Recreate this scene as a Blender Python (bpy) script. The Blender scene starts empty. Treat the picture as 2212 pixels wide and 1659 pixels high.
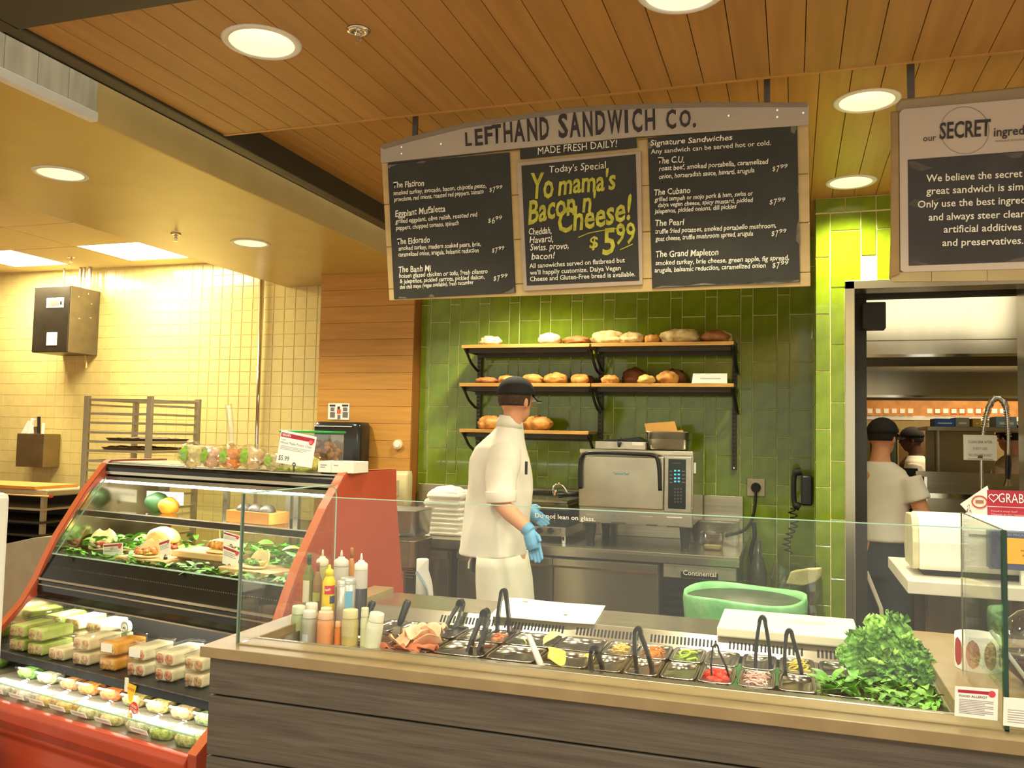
import bpy, bmesh, math, random
from mathutils import Matrix, Vector, noise
random.seed(7)
PI = math.pi
S = bpy.context.scene
COL = S.collection
# ---------------------------------------------------------------- camera
CAM = Vector((0, 0, 1.55)); FPX = 1844.4
def _cam():
    yaw, pit, rol = [math.radians(a) for a in (-18.226, 3.400, 1.195)]
    f = Vector((math.sin(yaw)*math.cos(pit), math.cos(yaw)*math.cos(pit), math.sin(pit)))
    r = Vector((math.cos(yaw), -math.sin(yaw), 0)); u = r.cross(f)
    c, s = math.cos(rol), math.sin(rol)
    return c*r+s*u, -s*r+c*u, f
CR, CU, CF = _cam()
cd = bpy.data.cameras.new('camera'); cam = bpy.data.objects.new('camera', cd); COL.objects.link(cam)
cd.sensor_width = 36; cd.lens = FPX/2212*36; cd.clip_start = .05; cd.clip_end = 60
m = Matrix((CR, CU, -CF)).transposed().to_4x4(); m.translation = CAM; cam.matrix_world = m
S.camera = cam
# ---------------------------------------------------------------- world, exposure, large lights
S.view_settings.view_transform = 'Standard'; S.view_settings.look = 'None'
S.view_settings.exposure = 0.42; S.view_settings.gamma = 1.0; S.view_settings.use_curve_mapping = False
W = bpy.data.worlds.new('world'); S.world = W; W.use_nodes = True
bg = W.node_tree.nodes['Background']; bg.inputs[0].default_value = (1, .93, .72, 1); bg.inputs[1].default_value = .85
WARM = (1, .94, .66)
def area(name, loc, size, power, color=WARM, rot=(0, 0, 0), sy=None, spread=PI):
    d = bpy.data.lights.new(name, 'AREA'); d.energy = power; d.color = color; d.shape = 'RECTANGLE'
    d.size = size; d.size_y = sy or size; d.spread = spread
    o = bpy.data.objects.new(name, d); COL.objects.link(o); o.location = loc; o.rotation_euler = rot
    return o
area('customer_fill', (-.3, -1.2, 3.3), 2.6, 80, (1, .93, .72))  # unseen area light added as ambient fill on the customer side
area('customer_fill', (-3.6, -.4, 3.3), 1.8, 44, (1, .93, .72))  # second unseen fill, added over the left of the customer side
area('kitchen_fill', (1.0, 5.2, 2.76), 1.0, 8, (1, .92, .68), rot=(math.radians(55), 0, 0))  # unseen light, added and tilted to brighten the hood front
area('kitchen_fill', (1.9, 8.4, 2.9), 1.4, 50, (1, .84, .52))  # unseen area light for the deeper kitchen
# ---------------------------------------------------------------- pixel -> point on a real plane
def ray(x, y): return CR*((x-1106)/FPX) - CU*((y-829.5)/FPX) + CF
def at(x, y, X=None, Y=None, Z=None):
    d = ray(x, y)
    t = (X-CAM.x)/d.x if X is not None else (Y-CAM.y)/d.y if Y is not None else (Z-CAM.z)/d.z
    return CAM + d*t
def onplane(x, y, P, n):
    d = ray(x, y); P = Vector(P); n = Vector(n); return CAM + d*(((P-CAM).dot(n))/d.dot(n))
# ---------------------------------------------------------------- materials
def lin(c): c = c/255; return c/12.92 if c <= .04045 else ((c+.055)/1.055)**2.4
def L3(rgb): return tuple(lin(c) for c in rgb)
_m = {}
def mat(name, rgb, rough=.5, metal=0, var=.12, scale=12, bump=0, stretch=(1, 1, 1), spec=.5, rgb2=None, trans=0,
        alpha=1, rnd=0, coat=0, det=4, bscale=None, sss=0):
    if name in _m: return _m[name]
    M = bpy.data.materials.new(name); M.use_nodes = True; nt = M.node_tree; N = nt.nodes; Lk = nt.links
    b = N['Principled BSDF']; tc = N.new('ShaderNodeTexCoord'); mp = N.new('ShaderNodeMapping')
    mp.inputs['Scale'].default_value = stretch; Lk.new(tc.outputs['Object'], mp.inputs[0])
    no = N.new('ShaderNodeTexNoise'); no.inputs['Scale'].default_value = scale; no.inputs['Detail'].default_value = det
    Lk.new(mp.outputs[0], no.inputs['Vector'])
    c = L3(rgb); c2 = L3(rgb2) if rgb2 else c
    r = N.new('ShaderNodeValToRGB'); Lk.new(no.outputs[0], r.inputs[0])
    r.color_ramp.elements[0].position = .33; r.color_ramp.elements[1].position = .67
    r.color_ramp.elements[0].color = (*[v*(1-var) for v in c], 1)
    r.color_ramp.elements[1].color = (*[min(1, v*(1+var)) for v in c2], 1)
    out = r.outputs[0]
    if rnd:
        oi = N.new('ShaderNodeObjectInfo'); hs = N.new('ShaderNodeHueSaturation'); mr = N.new('ShaderNodeMapRange')
        mr.inputs[3].default_value = 1-rnd; mr.inputs[4].default_value = 1+rnd
        Lk.new(oi.outputs['Random'], mr.inputs[0]); Lk.new(mr.outputs[0], hs.inputs['Value']); Lk.new(out, hs.inputs['Color']); out = hs.outputs[0]
    Lk.new(out, b.inputs['Base Color'])
    b.inputs['Roughness'].default_value = rough; b.inputs['Metallic'].default_value = metal
    b.inputs['Specular IOR Level'].default_value = spec; b.inputs['Alpha'].default_value = alpha
    b.inputs['Transmission Weight'].default_value = trans; b.inputs['Coat Weight'].default_value = coat
    if sss: b.inputs['Subsurface Weight'].default_value = sss; b.inputs['Subsurface Scale'].default_value = .02
    if bump:
        n2 = N.new('ShaderNodeTexNoise'); n2.inputs['Scale'].default_value = bscale or scale*3; Lk.new(mp.outputs[0], n2.inputs['Vector'])
        bp = N.new('ShaderNodeBump'); bp.inputs['Strength'].default_value = bump; bp.inputs['Distance'].default_value = .01
        Lk.new(n2.outputs[0], bp.inputs['Height']); Lk.new(bp.outputs[0], b.inputs['Normal'])
    _m[name] = M; return M
def emit(name, rgb, s):
    if name in _m: return _m[name]
    M = bpy.data.materials.new(name); M.use_nodes = True; N = M.node_tree.nodes; b = N['Principled BSDF']
    b.inputs['Base Color'].default_value = (.02, .02, .02, 1); b.inputs['Emission Color'].default_value = (*L3(rgb), 1); b.inputs['Emission Strength'].default_value = s
    _m[name] = M; return M
def glassm(name, tint=(.985, .992, .985), f=.05, rough=.02, mx=None):
    if name in _m: return _m[name]
    M = bpy.data.materials.new(name); M.use_nodes = True; nt = M.node_tree; N = nt.nodes; N.remove(N['Principled BSDF'])
    o = N['Material Output']; t = N.new('ShaderNodeBsdfTransparent'); t.inputs[0].default_value = (*tint, 1)
    g = N.new('ShaderNodeBsdfGlossy'); g.inputs['Roughness'].default_value = rough; g.inputs[0].default_value = (1, 1, 1, 1)
    fr = N.new('ShaderNodeLayerWeight'); fr.inputs[0].default_value = .5; pw = N.new('ShaderNodeMath'); pw.operation = 'POWER'; pw.inputs[1].default_value = 4.5
    mu = N.new('ShaderNodeMath'); mu.operation = 'MULTIPLY_ADD'; mu.inputs[1].default_value = .7; mu.inputs[2].default_value = f*.6
    mxs = N.new('ShaderNodeMixShader'); nt.links.new(fr.outputs[1], pw.inputs[0]); nt.links.new(pw.outputs[0], mu.inputs[0]); nt.links.new(mu.outputs[0], mxs.inputs[0])
    nt.links.new(t.outputs[0], mxs.inputs[1]); nt.links.new(g.outputs[0], mxs.inputs[2]); nt.links.new(mxs.outputs[0], o.inputs[0])
    _m[name] = M; return M
WOODC = mat('ceiling_cedar', (172, 124, 60), .42, var=.06, scale=7, stretch=(4, .25, 4), rgb2=(178, 130, 66), rnd=.05, bump=.04)
WOODP = mat('panel_cedar', (198, 140, 58), .45, var=.06, scale=6, stretch=(.4, 5, 6), rgb2=(204, 146, 64), rnd=.04, bump=.04)
OAK = mat('shelf_oak', (205, 150, 72), .45, var=.15, scale=8, stretch=(.6, 6, 6), rgb2=(220, 168, 90))
GREEN = mat('green_glaze', (116, 138, 22), .12, var=.10, scale=9, rgb2=(126, 148, 28), rnd=.07, coat=.4, bump=.012, bscale=10)
GROUT = mat('pale_grout', (236, 228, 160), .8, scale=60)
YTILE = mat('yellow_glaze', (228, 208, 134), .22, var=.05, scale=14, rnd=.03, coat=.2)
YGROUT = mat('yellow_grout', (244, 228, 164), .8, scale=60)
PLASTER = mat('ochre_plaster', (202, 176, 92), .3, var=.05, scale=4, bump=.03, bscale=30)
PLASTERD = mat('ochre_fascia', (206, 176, 108), .6, var=.06, scale=4)
DARK = mat('dark_channel', (58, 56, 48), .5, var=.12, scale=6)
TBAR = mat('ceiling_board', (226, 210, 158), .8, var=.04, scale=80)
STEEL = mat('brushed_steel', (190, 182, 162), .22, .88, var=.08, scale=6, stretch=(.4, 1, 14), rgb2=(190, 182, 162))
STEELV = mat('brushed_steel_door', (192, 184, 164), .22, .88, var=.03, scale=5, stretch=(3, 1, .3), rgb2=(192, 184, 164))
STEELT = mat('steel_worktop', (188, 180, 158), .26, .88, var=.1, scale=7, stretch=(.6, 3, 1))
PANM = mat('pan_steel', (186, 182, 172), .22, 1, var=.06, scale=9)
CHROME = mat('chrome', (225, 222, 215), .1, 1, var=.03)
BLACK = mat('black_plastic', (30, 30, 30), .35, var=.15, scale=20)
BLACKM = mat('black_metal', (40, 40, 38), .4, .3, var=.15, scale=20)
RUB = mat('black_rubber', (22, 22, 22), .6, scale=20)
WHITE = mat('white_plastic', (236, 232, 222), .4, var=.03, scale=10)
PAPER = mat('white_paper', (250, 247, 236), .7, var=.03, scale=9)
SLAB = mat('tan_worktop', (150, 128, 90), .3, var=.04, scale=14, rgb2=(156, 134, 96))
GREYWOOD = mat('grey_stained_board', (84, 75, 64), .55, var=.14, scale=9, stretch=(.5, 3, 12), rgb2=(94, 85, 74), rnd=.06, bump=.1)
REDP = mat('red_laminate', (176, 76, 50), .38, var=.05, scale=5)
ORANGEP = mat('orange_edge', (206, 108, 64), .4, var=.05, scale=5)
GLASS = glassm('clear_glass'); EDGE = glassm('green_glass_edge', (.30, .52, .44), .08); CLEAR = glassm('clear_plastic', (.95, .95, .92), .2, .07)
EDGEB = mat('bright_glass_edge', (176, 214, 190), .15, var=.03)
SKIN = mat('skin', (224, 158, 118), .55, var=.07, scale=14, sss=.1)
SKIND = mat('dark_skin', (92, 58, 42), .55, var=.07, scale=14)
HAIR = mat('brown_hair', (70, 50, 34), .8, var=.3, scale=60, bump=.4)
HAIRD = mat('black_hair', (30, 24, 20), .8, var=.3, scale=60)
CLOTH = mat('white_cotton', (238, 230, 214), .85, var=.03, scale=6, bump=.15, bscale=9)
APRON = mat('white_apron', (230, 224, 204), .85, var=.03, scale=6, bump=.2, bscale=8)
BLKC = mat('black_cotton', (34, 32, 30), .85, var=.1, scale=9)
DENIM = mat('dark_denim', (46, 50, 56), .85, var=.15, scale=9)
GLOVE = mat('blue_glove', (104, 170, 214), .5, var=.06, scale=12)
TEXTW = mat('chalk_white', (240, 234, 214), .8, var=.04, scale=40)
TEXTY = mat('chalk_yellow', (186, 180, 66), .8, var=.22, scale=40)
TEXTK = mat('dark_lettering', (50, 40, 38), .6, var=.1, scale=30)
TEXTG = mat('grey_lettering', (120, 112, 108), .7, var=.1, scale=30)
CHALK = mat('chalkboard', (46, 44, 38), .7, var=.14, scale=5, rgb2=(50, 48, 42))
WORN = mat('worn_chalk_smudge', (112, 104, 88), .8, var=.3, scale=26)
SIGNW = mat('whitewashed_sign', (176, 158, 126), .6, var=.1, scale=5, stretch=(.6, 4, 6), rgb2=(186, 168, 136))
SIGNG = mat('grey_sign_metal', (178, 164, 146), .45, 0, var=.06, scale=8)
RED = mat('card_red', (176, 34, 58), .5, var=.04); REDT = mat('tag_red', (212, 44, 34), .45, var=.04); YEL = mat('tag_yellow', (240, 200, 40), .5, var=.04)
LEAF = mat('leaf_green', (72, 140, 34), .45, var=.35, scale=22, rgb2=(112, 176, 52)); LEAFL = mat('lime_leaf', (150, 200, 60), .45, var=.2, scale=22)
KALE = mat('kale_green', (92, 146, 48), .5, var=.35, scale=26, rgb2=(124, 176, 72), bump=.5, bscale=90)
BREADP = mat('pale_crust', (236, 208, 148), .7, var=.12, scale=16, rgb2=(246, 226, 176), bump=.3)
BREADG = mat('golden_crust', (190, 122, 50), .55, var=.3, scale=16, rgb2=(220, 158, 78), bump=.3)
BREADB = mat('brown_crust', (158, 98, 46), .65, var=.2, scale=18, rgb2=(172, 112, 58), bump=.3)
BREADF = mat('floured_crust', (190, 146, 82), .7, var=.35, scale=12, rgb2=(226, 200, 142), bump=.4)
BREADD = mat('dark_crust', (120, 70, 34), .65, var=.2, scale=18, bump=.3)
LED = emit('led_strip', (255, 246, 236), 9); LAMP = emit('lamp_glow', (255, 248, 226), 7); PANEL = emit('light_panel', (255, 250, 238), 5.5)
# ---------------------------------------------------------------- mesh builder
class MB:
    def __init__(s, T=None): s.v = []; s.f = []; s.T = T or Matrix()
    def add(s, vs, fs):
        o = len(s.v); s.v += [s.T @ Vector(v) for v in vs]; s.f += [tuple(i+o for i in f) for f in fs]; return s
    def box(s, a, b, R=None, c=None):
        x0, y0, z0 = a; x1, y1, z1 = b
        vs = [(x0, y0, z0), (x1, y0, z0), (x1, y1, z0), (x0, y1, z0), (x0, y0, z1), (x1, y0, z1), (x1, y1, z1), (x0, y1, z1)]
        if R: vs = [R @ Vector(v) for v in vs]
        return s.add(vs, [(0, 3, 2, 1), (4, 5, 6, 7), (0, 1, 5, 4), (1, 2, 6, 5), (2, 3, 7, 6), (3, 0, 4, 7)])
    def tube(s, pts, rad, n=10, caps=True, ell=None):
        pts = [Vector(p) for p in pts]; k = len(pts); rad = rad if isinstance(rad, (list, tuple)) else [rad]*k
        t0 = (pts[1]-pts[0]).normalized(); u = t0.orthogonal().normalized(); vs = []
        for i, p in enumerate(pts):
            t = (pts[min(i+1, k-1)]-pts[max(i-1, 0)]).normalized(); u = (u-t*u.dot(t)).normalized(); w = t.cross(u); r = rad[i]
            for j in range(n):
                a = 2*PI*j/n; vs.append(p+u*math.cos(a)*r+w*math.sin(a)*r)
        fs = [(i*n+j, i*n+(j+1) % n, (i+1)*n+(j+1) % n, (i+1)*n+j) for i in range(k-1) for j in range(n)]
        if caps: fs += [tuple(range(n))[::-1], tuple((k-1)*n+j for j in range(n))]
        return s.add(vs, fs)
    def lathe(s, c, prof, n=20, sx=1, sy=1, caps=True):
        c = Vector(c); k = len(prof)
        vs = [c+Vector((r*sx*math.cos(2*PI*j/n), r*sy*math.sin(2*PI*j/n), z)) for r, z in prof for j in range(n)]
        fs = [(i*n+j, i*n+(j+1) % n, (i+1)*n+(j+1) % n, (i+1)*n+j) for i in range(k-1) for j in range(n)]
        if caps: fs += [tuple(range(n))[::-1], tuple((k-1)*n+j for j in range(n))]
        return s.add(vs, fs)
    def rings(s, rs, n=20, caps=True, p=2.0):
        # rs: list of (centre, rx, ry[, axis-rotation]) horizontal super-ellipse rings
        vs = []
        for r in rs:
            c = Vector(r[0]); rz = r[3] if len(r) > 3 else 0
            for j in range(n):
                a = 2*PI*j/n; ca, sa = math.cos(a), math.sin(a)
                x = r[1]*math.copysign(abs(ca)**(2/p), ca); y = r[2]*math.copysign(abs(sa)**(2/p), sa)
                vs.append(c+Vector((x*math.cos(rz)-y*math.sin(rz), x*math.sin(rz)+y*math.cos(rz), 0)))
        k = len(rs); fs = [(i*n+j, i*n+(j+1) % n, (i+1)*n+(j+1) % n, (i+1)*n+j) for i in range(k-1) for j in range(n)]
        if caps: fs += [tuple(range(n))[::-1], tuple((k-1)*n+j for j in range(n))]
        return s.add(vs, fs)
    def blob(s, c, r, amp=.08, fr=3, n=14, flat=None, seed=0, R=None):
        c = Vector(c); rx, ry, rz = r; vs = []; m2 = n//2+1
        for i in range(m2+1):
            th = PI*i/m2
            for j in range(n):
                a = 2*PI*j/n; d = Vector((math.sin(th)*math.cos(a), math.sin(th)*math.sin(a), math.cos(th)))
                q = 1+amp*noise.noise(d*fr+Vector((seed*3.1, seed, 0)))
                v = Vector((d.x*rx*q, d.y*ry*q, d.z*rz*q))
                if flat is not None and v.z < -rz*flat: v.z = -rz*flat
                if R: v = R @ v
                vs.append(c+v)
        fs = [(i*n+j, (i+1)*n+j, (i+1)*n+(j+1) % n, i*n+(j+1) % n) for i in range(m2) for j in range(n)]
        return s.add(vs, fs)
    def prism(s, poly, a, b):
        # poly: list of 3-vectors (planar), extruded by vector from a*d to b*d given as vectors
        A = Vector(a); B = Vector(b); n = len(poly); vs = [Vector(p)+A for p in poly]+[Vector(p)+B for p in poly]
        return s.add(vs, [tuple(range(n))[::-1], tuple(range(n, 2*n))]+[(i, (i+1) % n, n+(i+1) % n, n+i) for i in range(n)])
    def grid(s, fn, nu, nv):
        vs = [fn(i/nu, j/nv) for i in range(nu+1) for j in range(nv+1)]; w = nv+1
        return s.add(vs, [(i*w+j, (i+1)*w+j, (i+1)*w+j+1, i*w+j+1) for i in range(nu) for j in range(nv)])
ROOT = {}
def link(name, me, parent):
    o = bpy.data.objects.new(name, me); COL.objects.link(o)
    if parent: o.parent = parent; ROOT[o.name] = ROOT[parent.name]
    return o
def mesh(mb, mt, smooth, inv=None, name='m'):
    me = bpy.data.meshes.new(name); me.from_pydata([tuple(inv @ v) if inv else tuple(v) for v in mb.v], [], mb.f)
    bm = bmesh.new(); bm.from_mesh(me); bmesh.ops.remove_doubles(bm, verts=bm.verts, dist=1e-6); bmesh.ops.recalc_face_normals(bm, faces=bm.faces)
    bm.to_mesh(me); bm.free(); me.materials.append(mt)
    if smooth:
        me.polygons.foreach_set('use_smooth', [True]*len(me.polygons))
    return me
def mods(o, bevel=0, sub=0, solid=0, smooth=False):
    if solid: q = o.modifiers.new('s', 'SOLIDIFY'); q.thickness = solid; q.offset = 0
    if bevel: q = o.modifiers.new('b', 'BEVEL'); q.width = bevel; q.segments = 2; q.limit_method = 'ANGLE'
    if sub: q = o.modifiers.new('u', 'SUBSURF'); q.levels = sub; q.render_levels = sub
def part(name, mb, mt, parent, smooth=False, bevel=0, sub=0, solid=0, label=None, kind=None):
    o = link(name, mesh(mb, mt, smooth, ROOT[parent.name].inverted(), name), parent); mods(o, bevel, sub, solid)
    if label: o['label'] = label
    if kind: o['kind'] = kind
    return o
def tag(o, label, cat, group=None, kind=None):
    o['label'] = label; o['category'] = cat
    if group: o['group'] = group
    if kind: o['kind'] = kind
    return o
def thing(name, label, cat, loc, rz=0, group=None, M=None):
    o = bpy.data.objects.new(name, None); COL.objects.link(o); o.empty_display_size = .05
    M = M or (Matrix.Translation(loc) @ Matrix.Rotation(rz, 4, 'Z')); o.matrix_world = M; ROOT[o.name] = M
    return tag(o, label, cat, group)
def solo(name, mb, mt, label, cat, group=None, smooth=False, bevel=0, sub=0, solid=0, kind=None):
    lo = Vector([min(v[i] for v in mb.v) for i in range(3)]); hi = Vector([max(v[i] for v in mb.v) for i in range(3)])
    loc = Vector(((lo.x+hi.x)/2, (lo.y+hi.y)/2, lo.z)); M = Matrix.Translation(loc)
    o = link(name, mesh(mb, mt, smooth, M.inverted(), name), None); o.location = loc; ROOT[o.name] = M; mods(o, bevel, sub, solid)
    return tag(o, label, cat, group, kind)
def struct(name, mb, mt, bevel=0, label=None, smooth=False):
    o = link(name, mesh(mb, mt, smooth, None, name), None); ROOT[o.name] = Matrix(); o['kind'] = 'structure'; o['label'] = label or name.replace('_', ' '); o['category'] = name.split('_')[0]
    mods(o, bevel); return o
def dup(root, loc, rz=None, label=None, group=None):
    r = root.copy(); COL.objects.link(r); r.location = loc
    if rz is not None: r.rotation_euler = (0, 0, rz)
    if label: r['label'] = label
    if group: r['group'] = group
    def rec(a, b):
        for ch in list(a.children):
            c = ch.copy(); COL.objects.link(c); c.parent = b; rec(ch, c)
    rec(root, r); return r
def B(a, b): return MB().box(a, b)
def cut(obj, c, r, h=.3):
    cm = MB().lathe((c[0], c[1], c[2]-h/2), [(r, 0), (r, h)], 32); co = link('cutter', mesh(cm, GROUT, False), None)
    q = obj.modifiers.new('x', 'BOOLEAN'); q.operation = 'DIFFERENCE'; q.object = co; q.solver = 'EXACT'
    dg = bpy.context.evaluated_depsgraph_get(); me = bpy.data.meshes.new_from_object(obj.evaluated_get(dg)); obj.modifiers.remove(q)
    obj.data = me; bpy.data.objects.remove(co)
# text ---------------------------------------------------------------
def text(s, P, ex, ey, h, width, mt, parent, shear=0, bold=0, name='lettering', depth=.0008, jit=0):
    cu = bpy.data.curves.new('t', 'FONT'); cu.body = s; cu.size = 1; cu.shear = shear; cu.offset = bold; cu.resolution_u = 2; cu.extrude = 0; cu.fill_mode = 'FRONT'
    o = bpy.data.objects.new('t', cu); me = bpy.data.meshes.new_from_object(o); bpy.data.objects.remove(o)
    xs = [v.co.x for v in me.vertices]
    if not xs: return
    x0, x1 = min(xs), max(xs); ex = Vector(ex).normalized(); ey = Vector(ey).normalized(); n = ex.cross(ey)
    sx = width/(x1-x0) if width else h/.7; sy = h/.7; inv = ROOT[parent.name].inverted(); P = Vector(P)
    for v in me.vertices:
        x = (v.co.x-x0)*sx; y = v.co.y*sy
        if jit: y += jit*h*math.sin(x/h*2.1+len(s)) ; x += jit*h*.5*math.sin(y/h*3+x/h)
        v.co = inv @ (P+ex*x+ey*y+n*depth)
    me.materials.append(mt); return link(name, me, parent)
# ================================================================ SETTING
struct('floor', B((-9, -2, -.1), (5, 13, 0)), mat('red_quarry_tile', (132, 96, 66), .4, var=.1, scale=3, rgb2=(142, 104, 72)), label='red brown quarry tile floor')
# green tiled wall
def tilepart(name, w, h, d, mt, key, axis='y'):
    if key in _m: return _m[key]
    mb = MB()
    e = .003
    if axis == 'y': mb.box((0, -d*.5, 0), (w, 0, h))
    else: mb.box((-d*.5, 0, 0), (0, w, h))
    me = mesh(mb, mt, False, None, name); bm = bmesh.new(); bm.from_mesh(me)
    bmesh.ops.bevel(bm, geom=[ed for ed in bm.edges], offset=.0018, segments=1, affect='EDGES'); bm.to_mesh(me); bm.free()
    _m[key] = me; return me
def tiles_green(wall, x0, x1, plane, z0, z1, wide_rows, nar_rows, axis='y', start=0, door=None, nm='tile'):
    x = x0; k = start; g = .0052
    while x < x1-.012:
        full = (.073, .1455)[k % 2]; w = min(full, x1-x); rows = (nar_rows, wide_rows)[k % 2]; z = rows
        while z > z0: z -= .2935
        while z < z1:
            a, b = max(z, z0), min(z+.2935, z1)
            w_ = w
            if door and (a+b)/2 < 2.36:
                if .252 <= x < 1.09: w_ = 0
                elif x < .252: w_ = min(w, .252-x)
            if b-a > .015 and w_ > .02:
                ww, hh = round(w_-g, 4), round(b-a-g, 4)
                me = tilepart(nm, ww, hh, .006, GREEN, ('g', ww, hh, axis), axis)
                o = link(nm, me, wall); o.location = (x+g/2, plane, a+g/2) if axis == 'y' else (plane, x+g/2, a+g/2)
            z += .2935
        x += w; k += 1
wb = struct('wall_back', B((-2.494, 5.5, 0), (.16, 5.62, 2.92)), GROUT, label='green tiled back wall behind the bread shelves')
tiles_green(wb, -2.494, .112, 5.498, .0, 2.80, 2.031, 1.861, start=0)
pier = MB().box((.112, 4.622, 0), (.252, 5.5, 2.92)).box((.252, 4.622, 2.362), (1.11, 4.75, 2.92)).box((1.11, 4.622, 0), (3.2, 4.75, 2.92))
wp = struct('wall_right', pier, GROUT, label='green tiled pier wall around the kitchen doorway')
tiles_green(wp, .110, 1.9, 4.62, 0, 2.72, 2.03+.01, 1.905, start=0, door=1)
for i in range(12):
    o = link('tile', tilepart('tile', .1405, .07, .006, GREEN, ('gt',)), wp); o.location = (.112+i*.1455, 4.62, 2.726)
tiles_green(wp, 4.63, 5.49, .110, 0, 2.80, 2.031, 1.861, axis='x', start=1)
# wood panel wall
wl = struct('wall_panel', B((-3.24, 5.402, 0), (-2.502, 5.75, 2.68)), mat('panel_shadow_gap', (90, 52, 22), .7), label='cedar board panel wall beside the green tiles')
for i in range(23):
    z1 = 2.677-i*.1187
    if z1 < .02: break
    part('plank', B((-3.245, 5.39, max(0, z1-.1172)), (-2.4995, 5.403, z1)), WOODP, wl, bevel=.0012)
part('side_panel', B((-2.5025, 5.39, 0), (-2.4955, 5.5, 2.677)), mat('panel_side', (160, 98, 40), .5, var=.12, scale=6, stretch=(1, 1, .5)), wl)
# yellow tile wall
yw = struct('wall_left', B((-7.6, 5.8, 0), (-3.2, 5.92, 2.92)), YGROUT, label='yellow square tiled wall at the back left')
tw, th = .0985, .0985; rest = MB(); nt_ = 0
me = tilepart('yellow_tile', tw-.004, th-.004, .0035, YTILE, ('yt',))
cand = []
for i in range(44):
    for j in range(29):
        x = -3.32-i*tw-tw; z = 2.9-.005-(j+1)*th
        if z < -.05: continue
        p = (x, z); hid = (x > -4.75 and z < 1.3) or (z < .7)
        cand.append((hid, abs(x+3.3)+abs(z-1.9)*.9, x, z))
cand.sort()
for n_, (hid, _, x, z) in enumerate(cand):
    if n_ < 295:
        o = link('tile', me, yw); o.location = (x+.002, 5.799, z+.002)
    else: rest.box((x+.002, 5.797, z+.002), (x+tw-.002, 5.8, z+th-.002))
part('tile_field', rest, YTILE, yw, kind='stuff')
struct('trim_1', B((-3.29, 5.782, 0), (-3.2, 5.8, 2.9)), YTILE, label='yellow tile edge strip beside cedar panel')
struct('wall_corner', B((-7.7, 2.6, 0), (-6.88, 5.79, 2.92)), mat('brick_brown', (96, 70, 50), .8, var=.3, scale=14, stretch=(1, 1, 3)), label='brown brick wall at the far left')
# ceilings
fc = struct('ceiling', B((-2.2, 1.87, 2.725), (2.6, 2.78, 2.84)), DARK, label='lower cedar ceiling canopy over the counter')
fplanks = {}
x = -2.14; k = 0
while x < 2.5:
    w = .1035; o = part('plank', B((x+.0012, 1.85, 2.71), (x+w-.0012, 2.787, 2.726)), WOODC, fc, bevel=.001); fplanks[k] = (x, x+w, o); x += w; k += 1
part('edge_trim', B((-2.14, 2.783, 2.708), (2.6, 2.796, 2.75)), mat('cedar_edge', (190, 140, 76), .4, var=.1), fc)
rc = struct('ceiling_rear', B((-2.3, 2.6, 2.815), (2.6, 5.6, 2.92)), DARK, label='upper cedar ceiling behind the menu board')
rplanks = {}
x = -2.19; k = 0
while x < 2.5:
    w = .1035; o = part('plank', B((x+.0012, 2.7, 2.80), (x+w-.0012, 5.5, 2.816)), WOODC, rc, bevel=.001); rplanks[k] = (x, x+w, o); x += w; k += 1
# canopy steel channel
struct('trim_2', MB().box((-2.215, 1.60, 2.70), (-2.14, 5.39, 2.9)).box((-2.215, 1.60, 2.70), (2.6, 1.852, 2.95)), DARK, bevel=.004, label='dark steel channel edging the cedar ceiling')
sof = struct('ceiling_soffit', B((-3.80, -.5, 2.677), (-2.47, 5.8, 2.9)), PLASTER, label='glossy ochre plaster soffit')
struct('wall_fascia', B((-2.47, -.5, 2.677), (-2.455, 5.39, 3.05)), PLASTERD, label='ochre fascia of the soffit')
tb = struct('ceiling_left', B((-7.6, -.5, 2.903), (-3.75, 5.85, 3.0)), TBAR, label='suspended ceiling of cream boards')
for i in range(6):
    for j in range(10):
        xa = -4.53-.61*i+.585-.0; ya = 5.62-.61*(j+1)
        if (i, j) in ((1, 0), (3, 0)): continue
        part('ceiling_board', B((xa-.585, ya+.01, 2.898), (xa+.012, ya+.607, 2.9035)), TBAR, tb)
for j, (xa, lab) in enumerate(((-5.135, 'square fluorescent ceiling light nearer the soffit'), (-6.355, 'square fluorescent ceiling light at the far left edge'))):
    t = thing('ceiling_light', lab, 'ceiling light', (xa+.29, 5.28, 2.9)); part('frame', MB().box((xa, 4.99, 2.9), (xa+.59, 5.01, 2.93)).box((xa, 5.56, 2.9), (xa+.59, 5.58, 2.93)).box((xa, 4.99, 2.9), (xa+.01, 5.58, 2.93)).box((xa+.58, 4.99, 2.9), (xa+.59, 5.58, 2.93)), WHITE, t)
    part('diffuser', B((xa+.01, 5.0, 2.902), (xa+.58, 5.57, 2.906)), PANEL, t)
    area('light_panel_lamp', (xa+.29, 5.28, 2.895), .55, 34, (1, .88, .6))
# downlights
def downlight(x, y, z, lab, pw, cutlist, r=.1, spot=2.3):
    for o in cutlist: cut(o, (x, y, z), r)
    t = thing('recessed_downlight', lab, 'ceiling light', (x, y, z), group=None)
    part('trim_ring', MB().lathe((x, y, z), [(r+.018, 0), (r+.012, -.005), (r-.004, -.004), (r-.004, .004), (r+.018, 0)], 32, caps=False), WHITE, t, smooth=True)
    part('reflector', MB().lathe((x, y, z), [(r-.004, 0), (r*.9, .04), (r*.62, .11)], 32, caps=False), mat('reflector_white', (240, 236, 214), .25, .3, var=.02), t, smooth=True)
    part('lamp', MB().lathe((x, y, z+.105), [(.001, 0), (r*.66, .0), (r*.66, .004)], 24), LAMP, t)
    d = bpy.data.lights.new('downlight_beam', 'SPOT'); d.energy = pw; d.color = WARM; d.spot_size = spot; d.spot_blend = .6; d.shadow_soft_size = .07
    o = bpy.data.objects.new('downlight_beam', d); COL.objects.link(o); o.location = (x, y, z-.01)
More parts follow.
